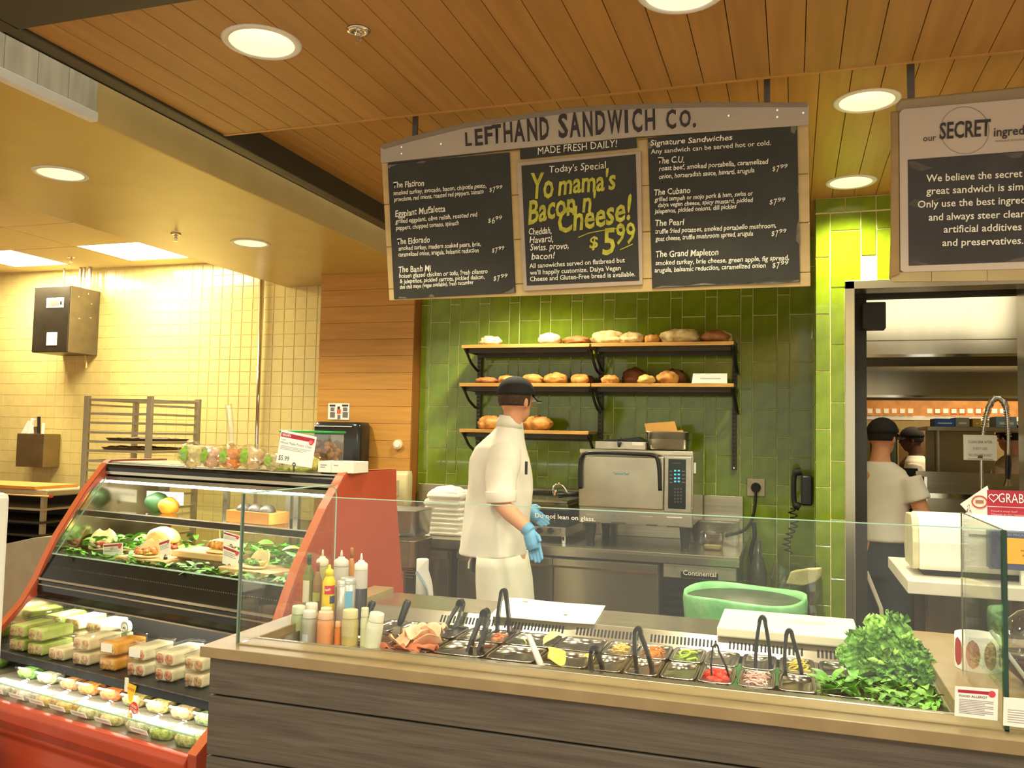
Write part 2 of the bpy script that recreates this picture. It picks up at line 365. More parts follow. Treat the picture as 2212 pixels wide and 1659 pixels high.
def near(pl, x, r=.1): return [o for a, b, o in pl.values() if b > x-r-.002 and a < x+r+.002]
DL = 'round recessed downlight '
downlight(-1.515, 2.133, 2.71, DL+'in the lower cedar ceiling, upper left', 55, near(fplanks, -1.515)+[fc])
downlight(-.276, 2.18, 2.71, DL+'at the top edge of the photo', 48, near(fplanks, -.276)+[fc])
downlight(.257, 3.31, 2.80, DL+'between the menu board and the recipe sign', 60, near(rplanks, .257)+[rc])
downlight(.266, 4.349, 2.80, DL+'just in front of the green pier', 62, near(rplanks, .266)+[rc])
downlight(-1.55, 4.75, 2.80, DL+'hidden behind the menu board, over the bread shelves', 88, near(rplanks, -1.55)+[rc])
downlight(-3.121, 2.942, 2.677, DL+'in the ochre soffit, nearer one', 44, [sof])
downlight(-3.124, 4.361, 2.677, DL+'in the ochre soffit, farther one', 58, [sof])
# unseen neighbours of the same rows keep the room lit
for (x, y, z, p) in ((-.6, 3.35, 2.79, 40), (1.1, 2.2, 2.7, 45), (1.3, 3.6, 2.79, 40), (-4.6, 4.7, 2.88, 60)):
    d = bpy.data.lights.new('downlight_beam', 'SPOT'); d.energy = p; d.color = WARM; d.spot_size = 2.3; d.spot_blend = .6; d.shadow_soft_size = .08
    o = bpy.data.objects.new('downlight_beam', d); COL.objects.link(o); o.location = (x, y, z)
# sprinklers
def sprinkler(x, y, z, lab, r=.022):
    t = thing('sprinkler_head', lab, 'sprinkler', (x, y, z-.05))
    part('escutcheon', MB().lathe((x, y, z), [(r, 0), (r*.9, -.006), (r*.5, -.008), (r*.45, -.002)], 20), CHROME, t, smooth=True)
    part('frame', MB().tube([(x, y, z), (x, y, z-.03)], .005, 8).tube([(x-.007, y, z-.018), (x-.009, y, z-.03), (x, y, z-.042)], .002, 6).tube([(x+.007, y, z-.018), (x+.009, y, z-.03), (x, y, z-.042)], .002, 6), CHROME, t)
    part('deflector', MB().lathe((x, y, z-.044), [(.012, 0), (.012, .0015)], 12), CHROME, t)
sprinkler(-1.195, 2.141, 2.71, 'chrome sprinkler head in the cedar ceiling', .036)
sprinkler(-3.412, 4.049, 2.677, 'small sprinkler head in the ochre soffit', .03)
sprinkler(-5.5, 5.33, 2.9, 'sprinkler head between the two ceiling light panels', .03)
# whitewashed board sign on the fascia
t = thing('board_sign', 'whitewashed board sign on the soffit fascia, upper left corner', 'sign', (-2.44, 1.6, 2.62))
for i in range(9):
    y1 = 2.44-i*.13; part('plank', B((-2.455, y1-.128, 2.70), (-2.435, y1, 3.05)), mat('whitewashed_board', (200, 192, 172), .6, var=.18, scale=6, stretch=(3, 3, .6), rnd=.05), t, bevel=.002)
part('lower_rail', B((-2.46, 1.2, 2.665), (-2.425, 2.44, 2.70)), WHITE, t, bevel=.003)
# ================================================================ MENU BOARD
EX = Vector((1, 0, 0)); EZ = Vector((0, 0, 1))
bP = Vector((0, 2.865, 2.64)); bE = Vector((0, -.12, .58)).normalized(); bN = EX.cross(bE)
def bp(x, y, off=0): return onplane(x, y, bP+bN*off, bN)
def slab(poly_px, t, off, pl=bp, N=bN):
    ps = [pl(x, y, off) for x, y in poly_px]; return MB().prism(ps, N*0, N*(-t))
def C6(x, y): return (800+x/3.606, 200+y/3.606)
def C7(x, y): return (1280+x/3.606, 200+y/3.606)
def C8(x, y): return (1700+x/3.385, 150+y/3.385)
mb_ = thing('menu_board', 'large hanging chalkboard menu under a grey arched name rail', 'menu board', (-.7, 2.9, 2.05))
Lx = [(824, y) for y in (351, 442, 534, 625)]+[(842, 650)]; Rx = [(1746, y) for y in (269, 375, 480, 588)]+[(1738, 619)]
for i in range(4):
    l0, l1, r0, r1 = Lx[i], Lx[i+1], Rx[i], Rx[i+1]
    l0 = (824+(l0[1]-351)*.055, l0[1]+.6); l1 = (824+(l1[1]-351)*.055, l1[1]-.6); r0 = (1746+(r0[1]-269)*.014, r0[1]+.6); r1 = (1746+(r1[1]-269)*.014, r1[1]-.6)
    part('plank', slab([l0, l1, r1, r0], .02, -.012), mat('pale_board', (198, 168, 112), .55, var=.08, scale=5, stretch=(.5, 5, 5), rnd=.04), mb_, bevel=.003)
top = [(1374, 295.5), (1123, 320), (822, 352), (821, 316), (828, 311), (891, 293), (1005, 265), (1160, 241.6), (1243, 230.6), (1371, 223.8), (1534, 220), (1735, 221), (1744, 222), (1748, 230), (1747, 270)]
rail = part('name_rail', slab(top, .035, .006), SIGNG, mb_, bevel=.004)
part('rail_rim', slab([(821, 318), (828, 312), (891, 294), (1005, 266), (1160, 242.6), (1243, 231.6), (1371, 224.8), (1534, 221), (1744, 222), (1744, 231), (1534, 231), (1371, 235), (1243, 242), (1160, 253), (1005, 276), (891, 304), (828, 322)], .004, .010), mat('sign_rim', (134, 118, 98), .45, var=.06), mb_)
for ch, x0, x1, yt, yb in (('L',1006,1020,287,315),('E',1027,1044,280,314),('F',1048,1065,275,311),('T',1064,1084,271,309.5),('H',1089,1108,266,307),('A',1111,1135,262,306),('N',1140,1162,257,304),('D',1167,1187,255,301),
    ('S',1207,1228,248,297),('A',1231,1255,244,295.6),('N',1260,1281,243,294),('D',1287,1309,240,290),('W',1313,1346,239,288),('I',1350,1357.7,239,286),('C',1366,1388,237,285),('H',1394,1416,238,281),('C',1439,1461,239,278),('O',1468,1493,240,274.5),('.',1496.5,1504,267,274)):
    a = bp(x0, yb, .007); b = bp(x1, yb, .007); c = bp(x0, yt, .007)
    ex = bp(x1+20, yb-(1 if x0 > 1200 else 3.5), .007)-bp(x0, yb, .007)
    h = (c-a).length*(.7/.69) if ch != '.' else (bp(x0, yb-40, .007)-a).length
    text(ch, a, EX, bE, h, (b-a).length, TEXTK, mb_, bold=.03, name='letter', depth=.002)
    text(ch, a+EX*.0025-bE*.0015, EX, bE, h, (b-a).length, mat('letter_edge', (206, 192, 172), .6), mb_, bold=.03, name='letter_edge', depth=.0008)
for x, y in ((868, 318), (868, 332), (953, 311), (1679, 238), (1679, 253), (1735, 244), (1574, 250)):
    p = bp(x, y, .008); part('screw', MB().lathe((0, 0, 0), [(.004, 0), (.003, .0015)], 10), CHROME, mb_) if 0 else part('screw', MB().tube([p, p+bN*.002], .0035, 10), CHROME, mb_)
def panel(nm, px, off, mt, t=.006): return part(nm, slab(px, t, off), mt, mb_, bevel=.001)
panel('chalk_panel', [(837, 354), (851, 646.5), (1113, 632.6), (1100, 329)], -.004, CHALK)
panel('header_panel', [(1123, 322), (1123.6, 344), (1376, 319), (1374, 297)], .0, CHALK)
panel('centre_frame', [(1116, 351), (1131, 628.5), (1388, 614.6), (1384, 326)], .002, mat('frame_lilac', (176, 156, 136), .5, var=.06), .01)
panel('chalk_panel', [(1126, 358), (1138, 617), (1381, 606), (1373, 333)], .004, CHALK, .004)
panel('chalk_panel', [(1399, 298), (1409, 623), (1728, 609), (1722, 266)], -.004, CHALK)
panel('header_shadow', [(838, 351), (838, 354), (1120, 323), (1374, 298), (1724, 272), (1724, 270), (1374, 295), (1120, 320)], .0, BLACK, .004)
def smudge(pts, off=-.0032, sd=0):
    rg = random.Random(sd); out = []
    for i, (x, y) in enumerate(pts): out.append((x+rg.uniform(-1.5, 1.5), y+rg.uniform(-1, 1)))
    part('smudge', slab(out, .0004, off), WORN, mb_)
smudge([(838, 356), (838, 365), (846, 360), (860, 354)], sd=1); smudge([(898, 350), (900, 353), (915, 352), (920, 347), (910, 348)], sd=2)
smudge([(926, 639), (930, 643), (938, 642), (938, 637), (932, 636)], sd=3); smudge([(1088, 634), (1112, 633), (1112, 620), (1104, 624), (1098, 629)], sd=4)
smudge([(860, 644), (880, 644), (876, 641), (864, 641)], sd=5); smudge([(1410, 622), (1520, 616), (1727, 608), (1727, 603), (1705, 609), (1680, 612), (1620, 610), (1560, 615), (1520, 611), (1480, 618), (1430, 617)], sd=6)
smudge([(1722, 277), (1716, 290), (1708, 285), (1710, 274), (1718, 270)], sd=7); smudge([(1399, 308), (1408, 306), (1414, 312), (1406, 320), (1400, 322)], sd=8); smudge([(1726, 470), (1722, 490), (1721, 520), (1727, 530)], sd=9); smudge([(1723, 400), (1720, 412), (1725, 420)], sd=11)
def wr(C, s, x0, y0, x1, y1, h, mt=TEXTW, off=-.003, sh=.12, bold=.014, jit=.05, par=None, pl=bp, e=None):
    if jit: h *= 1.12
    a = pl(*C(x0, y0), off); b = pl(*C(x1, y1), off); c = pl(*C(x0, y0-h), off)
    text(s, a, b-a, e or bE, (c-a).length, (b-a).length, mt, par or mb_, shear=sh, bold=bold, jit=jit)
def price(C, d, x0, y0, x1, y1, h, mt=TEXTW, off=-.003, bold=.004):
    w = x1-x0; sl = (y1-y0)/w
    wr(C, '$', x0, y0-h*.2, x0+w*.2, y0-h*.2+sl*w*.2, h*.7, mt, off, bold=bold); wr(C, d, x0+w*.27, y0, x0+w*.48, y0+sl*w*.3, h, mt, off, bold=bold)
    wr(C, '99', x0+w*.52, y0-h*.5+sl*w*.5, x1, y1-h*.5, h*.62, mt, off, bold=bold)
for a in ((C6,'The Flatiron',180,745,420,725,42),(C6,'smoked turkey, avocado, bacon, chipotle pesto,',180,800,905,740,31),(C6,'provolone, red onions, roasted red peppers, tomato',185,850,885,785,31),
    (C6,'Eggplant Muffaletta',195,970,585,925,44),(C6,'grilled eggplant, olive relish, roasted red',195,1020,835,965,31),(C6,'peppers, chopped tomato, spinach',200,1072,690,1030,31),
    (C6,'The Eldorado',210,1185,465,1165,42),(C6,'smoked turkey, madiera soaked pears, brie,',220,1230,860,1195,31),(C6,'caramelized onion, arugula, balsamic reduction',220,1278,845,1243,31),
    (C6,'The Banh Mi',222,1402,475,1390,42),(C6,'hoisen glazed chicken or tofu, fresh cilantro',225,1445,915,1408,31),(C6,'& jalepeños, pickled carrots, pickled daikon,',230,1487,890,1450,29),
    (C6,'thai chili mayo (vegan available), fresh cucumber',230,1530,805,1490,27),
    (C7,'Signature Sandwiches',450,415,1090,368,38),(C7,'The C.U.',510,553,715,545,44),(C7,'roast beef, smoked portabella, caramelized',518,610,1370,553,34),(C7,'onion, horseradish sauce, havarti, arugula',518,672,1260,622,33),
    (C7,'The Cubano',480,800,762,782,42),(C7,'grilled tempeh or mojo pork & ham, swiss or',483,850,1250,800,31),(C7,'daiya vegan cheese, spicy mustard, pickled',510,892,1250,850,30),(C7,'jalepenos, pickled onions, dill pickles',483,942,1120,902,31),
    (C7,'The Pearl',488,1038,715,1030,42),(C7,'truffle fried potatoes, smoked portabello mushroom,',488,1100,1430,1052,33),(C7,'goat cheese, truffle mushroom spread, arugula',490,1158,1250,1112,33),
    (C7,'The Grand Mapleton',493,1283,982,1265,44),(C7,'smoked turkey, brie cheese, green apple, fig spread,',490,1345,1530,1303,33),(C7,'arugula, balsamic reduction, caramelized onion',483,1402,1350,1362,33)): wr(*a)
for a in ((C6,'7',928,783,1030,765,40),(C6,'6',918,1025,1027,1005,42),(C6,'7',948,1255,1045,1240,40),(C6,'7',960,1475,1070,1457,42),(C7,'7',1400,622,1520,605,44),(C7,'7',1378,882,1502,868,46),(C7,'7',1393,1128,1510,1112,46),(C7,'7',1400,1375,1525,1360,46)): price(*a)
wr(C7, 'Any sandwich can be served hot or cold.', 455, 478, 1390, 408, 36, sh=0, jit=0, bold=.008)
for s, x0, y0, x1, y1 in (('All sanowiches served on flatbread but', 1240, 1368, 1983, 1322), ("we'll happily customize. Daiya Vegan", 1243, 1420, 1951, 1383), ('Cheese and Gluten-Free bread is available.', 1245, 1470, 2063, 1430)):
    wr(C6, s, x0, y0, x1, y1, 36, sh=0, jit=0, bold=.01, off=.005)
wr(C6, 'MADE FRESH DAILY!', 1305, 482, 1921, 424, 50, off=.001, sh=.05, bold=.0)
wr(C6, "Today's Special", 1395, 625, 1838, 590, 48, off=.005, sh=.1, bold=0)
for s, x0, y0, x1, y1, h in (('Yo', 1258, 830, 1428, 812, 175), ("mama's", 1462, 800, 1915, 745, 140), ("Bacon", 1230, 1022, 1600, 945, 160), ("n'", 1650, 935, 1765, 918, 140), ('Cheese!', 1462, 1102, 2040, 985, 165)):
    wr(C6, s, x0, y0, x1, y1, h, TEXTY, .005, sh=.15, bold=.022, jit=.03)
wr(C6, '$', 1705, 1218, 1775, 1210, 80, TEXTY, .005, bold=.02); wr(C6, '5', 1805, 1272, 1910, 1262, 180, TEXTY, .005, bold=.02); wr(C6, '99', 1915, 1190, 2065, 1165, 145, TEXTY, .005, bold=.015)
def stroke(C, pts, w, mt, off=.006, par=None, pl=bp):
    ps = [pl(*C(*p), off) for p in pts]; part('underline', MB().tube(ps, w, 5), mt, par or mb_)
stroke(C6, [(1620, 1128), (1700, 1095), (1800, 1075), (1900, 1062), (1965, 1050)], .002, TEXTY); stroke(C6, [(1945, 1225), (1990, 1205), (2045, 1180)], .002, TEXTY)
for s, x0, y0, x1, y1 in (('Cheddah,', 1235, 1108, 1412, 1098), ('Havarti,', 1240, 1172, 1425, 1162), ('Swiss. provo,', 1245, 1232, 1545, 1215), ('bacon!', 1255, 1302, 1440, 1292)):
    wr(C6, s, x0, y0, x1, y1, 45, off=.005, sh=.2, bold=.01)
for x, yt, yb in ((898, 244, 300), (1657, 166, 232)):
    a = at(x, yt, Y=2.9); part('hanger', B((a.x-.010, 2.895, 2.57), (a.x+.010, 2.905, 2.80)), mat('hanger_grey', (110, 104, 98), .5, .4), mb_)
# second sign -------------------------------------------------------
s2 = thing('recipe_sign', 'grey framed hanging sign with black panel, cut off at the right edge', 'sign', (.7, 2.9, 2.06))
XR = 2560
def R2(y, sl): return y+sl*(XR-2212)
part('backing', slab([(1936, 228), (1944, 214), (XR, 150), (XR, 603), (1930, 610), (1922, 603)], .03, -.006), mat('pale_board2', (156, 136, 100), .55, var=.08, scale=5), s2, bevel=.006)
for i, (xa, xb) in enumerate(((1925, 2012), (2013, 2132), (2133, 2260), (2261, 2400))):
    part('plank', slab([(xa, 589-(xa-1925)*.028), (xb, 589-(xb-1925)*.028), (xb, 608.5-(xb-1925)*.01), (xa, 608.5-(xa-1925)*.01)], .006, .0), mat('pale_board3', (178, 156, 108), .55, var=.1, scale=5, rnd=.05), s2)
part('face_panel', slab([(1942, 245), (1950, 235), (XR, 182), (XR, 572), (1952, 588), (1945, 584)], .006, .003), mat('sign_face', (196, 178, 160), .5, var=.04, scale=4), s2, bevel=.002)
part('side_rail', slab([(1924, 240), (1941, 240), (1944, 592), (1924, 600)], .012, .006), mat('side_rail', (156, 124, 74), .5, var=.1), s2, bevel=.004)
part('black_panel', slab([(1961, 345), (XR, 300), (XR, 552), (1963, 574)], .003, .0045), mat('black_panel', (52, 46, 44), .6, var=.18, scale=6, rgb2=(56, 50, 48)), s2)
for pts in ([(1962, 350), (1975, 348), (2000, 358), (2015, 362), (1990, 370), (1968, 362)], [(1964, 573), (1966, 560), (1980, 564), (2000, 569), (2010, 572)], [(2165, 331), (2185, 342), (2205, 340), (2212, 329)], [(2170, 566), (2190, 560), (2212, 555), (2212, 564)], [(1963, 440), (1975, 430), (2000, 436), (2040, 425), (2000, 446), (1975, 448)]):
    part('smudge', slab(pts, .0004, .005), mat('soft_smudge', (84, 76, 70), .7, var=.35, scale=20), s2)
def w2(s, x0, y0, x1, y1, h, mt=TEXTW, bold=.012, off=.0055): wr(C8, s, x0, y0, x1, y1, h, mt, off, 0, bold, 0, s2)
w2('our', 995, 527, 1090, 518, 46, TEXTK, .005); w2('SECRET', 1115, 508, 1487, 482, 118, TEXTK, .02); w2('ingredient', 1512, 490, 1880, 464, 66, TEXTK, .012, )
w2('WHOLE FOODS MARKET', 1520, 532, 1860, 510, 14, TEXTG, 0)
for s, x0, y0, x1, h in (('We believe the secret to a', 1018, 822, 1870, 52), ('great sandwich is simple.', 1018, 915, 1850, 52), ('Only use the best ingredients', 955, 1012, 1905, 52), ('and always steer clear of', 1035, 1106, 1830, 52), ('artificial additives', 1145, 1194, 1715, 52), ('and preservatives.', 1135, 1292, 1728, 52)):
    w2(s, x0, y0, x1, y0-(x1-x0)*(.052-(y0-822)*.00005), h)
ring = []
for i in range(41):
    a = 2*PI*i/40; ring.append(bp(*C8(1300+178*math.cos(a), 445+172*math.sin(a)), .0045))
part('circle_line', MB().tube(ring, .0007, 4, caps=False), TEXTG, s2)
a = at(1967, 137, Y=2.9); part('hanger', B((a.x-.011, 2.895, 2.57), (a.x+.011, 2.905, 2.80)), mat('hanger_grey', (110, 104, 98), .5, .4), s2)
# ================================================================ DOORWAY AND KITCHEN
d1 = thing('door_1', 'brushed steel door surround of the kitchen doorway', 'door frame', (.68, 4.62, 0)); d1['kind'] = 'structure'
part('door_jamb', B((.252, 4.60, 0), (.297, 4.76, 2.362)), STEELV, d1, bevel=.002); part('door_jamb', B((1.052, 4.60, 0), (1.11, 4.76, 2.362)), STEELV, d1, bevel=.002)
part('door_head', B((.252, 4.60, 2.322), (1.11, 4.76, 2.364)), STEELT, d1, bevel=.002)
part('dark_frame', MB().box((.285, 4.9, 0), (.375, 4.94, 2.4)).box((.285, 4.88, 2.315), (1.2, 4.94, 2.4)).box((1.15, 4.9, 0), (1.25, 4.94, 2.4)), mat('frame_black', (44, 40, 36), .5), d1)
part('door_closer', MB().box((.345, 4.78, 2.14), (.46, 4.88, 2.28)), BLACKM, d1, bevel=.006)
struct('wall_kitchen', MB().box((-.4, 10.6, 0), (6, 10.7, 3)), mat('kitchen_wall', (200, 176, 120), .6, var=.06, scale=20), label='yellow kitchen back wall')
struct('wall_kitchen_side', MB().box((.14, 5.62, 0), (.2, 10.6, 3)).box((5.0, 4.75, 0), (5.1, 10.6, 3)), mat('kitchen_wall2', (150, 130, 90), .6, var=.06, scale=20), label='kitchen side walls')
struct('ceiling_kitchen', B((.14, 5.5, 2.98), (5.1, 10.6, 3.05)), TBAR, label='kitchen ceiling')
def ywall(x0, x1, yt, yb, Y):
    a = at(x0, yt, Y=Y); b = at(x1, yb, Y=Y); return a.x, b.x, b.z, a.z
# extractor hoods
def hood(x0, x1, yt, yb, Y, dep, lab, seams):
    X0, X1, Z0, Z1 = ywall(x0, x1, yt, yb, Y); t = thing('extractor_hood', lab, 'hood', ((X0+X1)/2, Y+dep/2, Z0))
    part('front_panel', B((X0, Y, Z0), (X1, Y+.02, Z1)), STEELV, t, bevel=.002)
    part('underside', B((X0, Y+.02, Z0+.01), (X1, Y+dep, Z0+.03)), mat('hood_dark', (90, 84, 70), .5, .6), t)
    part('lower_rim', B((X0, Y-.008, Z0-.012), (X1, Y+.004, Z0+.006)), CHROME, t)
    for y in seams:
        z = at((x0+x1)/2, y, Y=Y).z; part('seam', B((X0, Y-.003, z-.003), (X1, Y+.001, z+.003)), mat('seam', (110, 104, 86), .4, .8), t)
    return t
hood(1780, 2480, 560, 763, 6.0, 1.0, 'large stainless extractor hood, upper front one', (733,))
hood(1780, 2480, 755, 858, 7.2, 1.0, 'stainless extractor hood hanging lower and farther back', ())
# ticket shelf far back
Yk = 9.2; X0, X1, Z0, Z1 = ywall(1780, 2400, 878, 908, Yk)
t = thing('ticket_shelf', 'long far kitchen shelf edged with orange and white price tags', 'shelf', ((X0+X1)/2, Yk, Z0))
part('shelf_board', B((X0, Yk, Z0-.02), (X1, Yk+.4, Z0+.02)), WHITE, t); part('back_board', B((X0, Yk+.38, Z0), (X1, Yk+.4, Z1+.1)), mat('tag_brown', (176, 120, 64), .6, var=.2), t)
rg = random.Random(4)
for i in range(17):
    if i in (6,): continue
    x = 1872+i*17.5+ (6 if i > 6 else 0); a = at(x, 884, Y=Yk-.01); w = .06; hot = i in (8, 10, 11, 13)
    part('tag', B((a.x, Yk-.012, a.z-.055), (a.x+w, Yk-.004, a.z+.012)), mat('tag_orange' if not hot else 'tag_rust', (228, 150, 80) if not hot else (200, 92, 40), .6, var=.1), t)
    part('tag_label', B((a.x+.008, Yk-.015, a.z-.04), (a.x+w-.008, Yk-.0125, a.z+.004)), PAPER, t)
# steel shelf unit in kitchen
Ys = 6.7; X0, X1, Z0, Z1 = ywall(2003, 2215, 918, 1058, Ys); zt = at(2100, 922, Y=Ys).z
t = thing('steel_rack', 'stainless kitchen rack unit with boxes on its top', 'rack', ((X0+X1)/2, Ys, 0))
part('top_shelf', B((X0, Ys, zt-.03), (X1+.5, Ys+.5, zt)), STEELT, t, bevel=.003); part('back_panel', B((X0+.05, Ys+.46, .95), (at(2148, 980, Y=Ys+.47).x, Ys+.48, zt-.03)), STEEL, t)
for x in (X0+.07, X1+.3): part('leg', MB().tube([(x, Ys+.06, 0), (x, Ys+.06, zt-.03)], .018, 12), STEEL, t)
part('lower_shelf', B((X0, Ys, .86), (X1+.5, Ys+.5, .9)), STEELT, t)
for lab, x0, x1, y0, c in (('blue and white carton on the steel kitchen rack', 2018, 2062, 904, (50, 104, 190)), ('silver box beside the blue carton on the rack', 2063, 2093, 902, (176, 168, 150)), ('small orange and yellow carton on the rack', 2100, 2118, 904, (226, 180, 70)), ('white and blue carton at right on the rack', 2150, 2195, 900, (150, 176, 200))):
    X0_, X1_, _, Z1_ = ywall(x0, x1, y0, 916, Ys+.1); t = thing('food_carton', lab, 'carton', ((X0_+X1_)/2, Ys+.2, zt)); part('box', B((X0_, Ys+.08, zt+.001), (X1_, Ys+.3, Z1_)), mat('carton%d' % x0, c, .5, var=.06), t, bevel=.002)
    part('label_band', B((X0_+.02, Ys+.076, zt+.02), (X1_-.02, Ys+.081, zt+(Z1_-zt)*.5)), PAPER, t)
# cooking line
Yc = 6.0
X0, X1, Z0, Z1 = ywall(2000, 2240, 1030, 1110, 5.9); t = thing('steel_splash_unit', 'stainless kitchen counter with tall back panel behind the spray tap', 'counter', ((X0+X1)/2, 6.1, 0))
part('body', B((X0, 5.9, 0), (X1+.5, 6.4, Z1-.12)), STEELV, t, bevel=.003); part('raised_panel', B((X0, 6.36, Z1-.12), (X1+.5, 6.4, Z1+.02)), STEEL, t); part('rim', B((X0-.005, 5.89, Z1-.13), (X1+.5, 5.92, Z1-.10)), CHROME, t)
part('side_edge', B((X0-.012, 5.88, .2), (X0+.004, 6.38, Z1)), CHROME, t)
X0, X1, Z0, Z1 = ywall(1960, 2003, 1074, 1112, 6.5); t = thing('range_stove', 'dark kitchen stove with a row of knobs beside the cook', 'stove', ((X0+X1)/2, 6.7, 0))
part('body', B((X0-.25, 6.5, 0), (X1, 7.0, Z1-.04)), STEELV, t); part('cooktop', B((X0-.25, 6.48, Z1-.04), (X1, 7.0, Z1+.0)), BLACKM, t); part('back_guard', B((X0-.25, 6.95, Z1), (X1, 7.0, at(1980, 1012, Y=6.97).z)), BLACKM, t)
for i in range(5): part('knob', MB().tube([(X0+.02+i*.035, 6.5, Z1-.08), (X0+.02+i*.035, 6.475, Z1-.08)], .008, 8), BLACK, t)
# door/yellow panel behind and fridge
X0, X1, Z0, Z1 = ywall(1942, 2008, 925, 1100, 9.9); t = thing('yellow_door', 'pale yellow door panel far back in the kitchen', 'door', ((X0+X1)/2, 9.9, 0)); part('leaf', B((X0, 9.9, 0), (X1, 9.95, Z1)), mat('door_yellow', (232, 200, 140), .5, var=.03), t, bevel=.004); part('hinge_strip', B((X0+.15, 9.89, 0), (X0+.17, 9.9, Z1)), mat('door_strip', (200, 168, 110), .5), t)
X0, X1, Z0, Z1 = ywall(1880, 1940, 920, 1100, 7.4); t = thing('steel_fridge', 'dark green tinted steel cabinet behind the cook with the black cap', 'fridge', ((X0+X1)/2, 7.6, 0)); part('body', B((X0, 7.4, 0), (X1, 7.9, Z1)), mat('fridge_steel', (106, 116, 96), .3, .8, var=.1, scale=3, stretch=(6, 1, .4)), t, bevel=.01); part('handle', MB().tube([(X1-.06, 7.38, Z1-.8), (X1-.06, 7.38, Z1-.2)], .012, 8), CHROME, t)
# spray tap
Yf = 5.3; pt = lambda x, y: at(x, y, Y=Yf)
t = thing('spray_tap', 'tall spring coil pre-rinse tap arching over the kitchen sink', 'tap', pt(2122, 1120))
arc = [(2122, 1110), (2120, 1000), (2122, 950), (2130, 900), (2140, 872), (2152, 860), (2166, 866), (2174, 885), (2178, 930), (2178, 985)]
P = [pt(*p) for p in arc]
def spl(P, k=8):
    out = []
    for i in range(len(P)-1):
        p0, p1, p2, p3 = P[max(i-1, 0)], P[i], P[i+1], P[min(i+2, len(P)-1)]
        for j in range(k):
            u = j/k; out.append(.5*((2*p1)+(p2-p0)*u+(2*p0-5*p1+4*p2-p3)*u*u+(3*p1-p0-3*p2+p3)*u**3))
    return out+[P[-1]]
SP = spl(P); part('hose', MB().tube(SP, .009, 10), CHROME, t, smooth=True)
coil = []; sub = SP[14:66]
for i in range(len(sub)*6):
    u = i/6; k = min(int(u), len(sub)-2); f = u-k; c = sub[k].lerp(sub[k+1], f); tt = (sub[k+1]-sub[k]).normalized(); q = Vector((0, 1, 0)); w = tt.cross(q).normalized(); a = i*1.3
    coil.append(c+q*math.cos(a)*.015+w*math.sin(a)*.015)
part('spring', MB().tube(coil, .0028, 5), CHROME, t, smooth=True)
part('spray_valve', MB().tube([pt(2178, 985), pt(2178, 1005), pt(2177, 1035)], [.012, .016, .012], 12), BLACK, t); part('spray_face', MB().tube([pt(2177, 1035), pt(2177, 1050)], [.012, .024], 14), CHROME, t)
part('wall_bracket', MB().tube([pt(2120, 1020), pt(2140, 1022), pt(2142, 1014)], .005, 8), CHROME, t)
Yt = 5.25; X0, X1, Z0, Z1 = ywall(2081, 2154, 939, 995, Yt); t = thing('sink_notice', 'white paper notice hung beside the spray tap', 'notice', ((X0+X1)/2, Yt, Z0))
part('sheet', B((X0, Yt, Z0), (X1, Yt+.002, Z1)), PAPER, t)
for i, s in enumerate(('CLEAN SINK AFTER', 'EVERY USE!', 'NO EXCEPTIONS!!')):
    w = (X1-X0)*(.72, .42, .7)[i]; text(s, ((X0+X1)/2-w/2, Yt-.001, Z1-.045-i*.036), EX, EZ, .014, w, TEXTG, t)
part('rule_line', B((X0+.02, Yt-.0015, Z1-.132), (X1-.02, Yt, Z1-.130)), TEXTG, t); part('stamp', B(((X0+X1)/2-.012, Yt-.0015, Z0+.012), ((X0+X1)/2+.012, Yt, Z0+.026)), mat('stamp', (150, 90, 80), .7), t)
# caution sign (tilted)
ps = [at(x, y, Y=4.3) for x, y in ((2074, 1089), (2133, 1049), (2140, 1075), (2133, 1120), (2100, 1118))]
t = thing('round_caution_sign', 'tilted white paper sign with a red ring behind the scale', 'sign', (ps[0].x, 4.3, 0)); part('sheet', MB().prism(ps, (0, 0, 0), (0, .003, 0)), PAPER, t)
c = at(2116, 1084, Y=4.297); part('red_ring', MB().tube([c+Vector((.03*math.cos(i*PI/12), 0, .026*math.sin(i*PI/12))) for i in range(25)], .003, 6, caps=False), mat('ring_red', (210, 70, 50), .5), t); part('figure', B((c.x-.016, 4.296, c.z-.006), (c.x+.016, 4.299, c.z+.008)), mat('figure_brown', (170, 120, 90), .6), t)
part('leg', MB().tube([(c.x, 4.31, 0), (c.x, 4.31, c.z)], .006, 6), CHROME, t)
# ================================================================ FRONT COUNTER
def rbox(a, b, h): pass
t = thing('service_counter', 'front counter clad in wide grey stained boards', 'counter', (-.2, 2.5, 0))
part('core', MB().box((-1.515, 2.065, 0), (1.75, 2.14, .915)).box((-1.515, 2.14, 0), (1.75, 3.02, .70)).box((.37, 2.14, .70), (1.75, 3.02, .915)), DARK, t)
for z0, z1 in ((.815, .916), (.65, .812), (.485, .647), (.32, .482), (.155, .317), (0, .152)):
    part('board', B((-1.54, 2.04, z0+.001), (1.78, 2.066, z1-.0005)), GREYWOOD, t, bevel=.003); part('board', B((-1.5395, 2.067, z0+.001), (-1.514, 3.02, z1-.0005)), GREYWOOD, t, bevel=.003)
w = MB().box((-1.56, 2.02, .918), (1.8, 2.152, .948)).box((-1.56, 2.152, .918), (-1.475, 3.06, .948)).box((.362, 2.152, .918), (1.8, 3.06, .948))
solo('counter_worktop', w, SLAB, 'tan laminate worktop running round the sandwich station', 'worktop', bevel=.002)
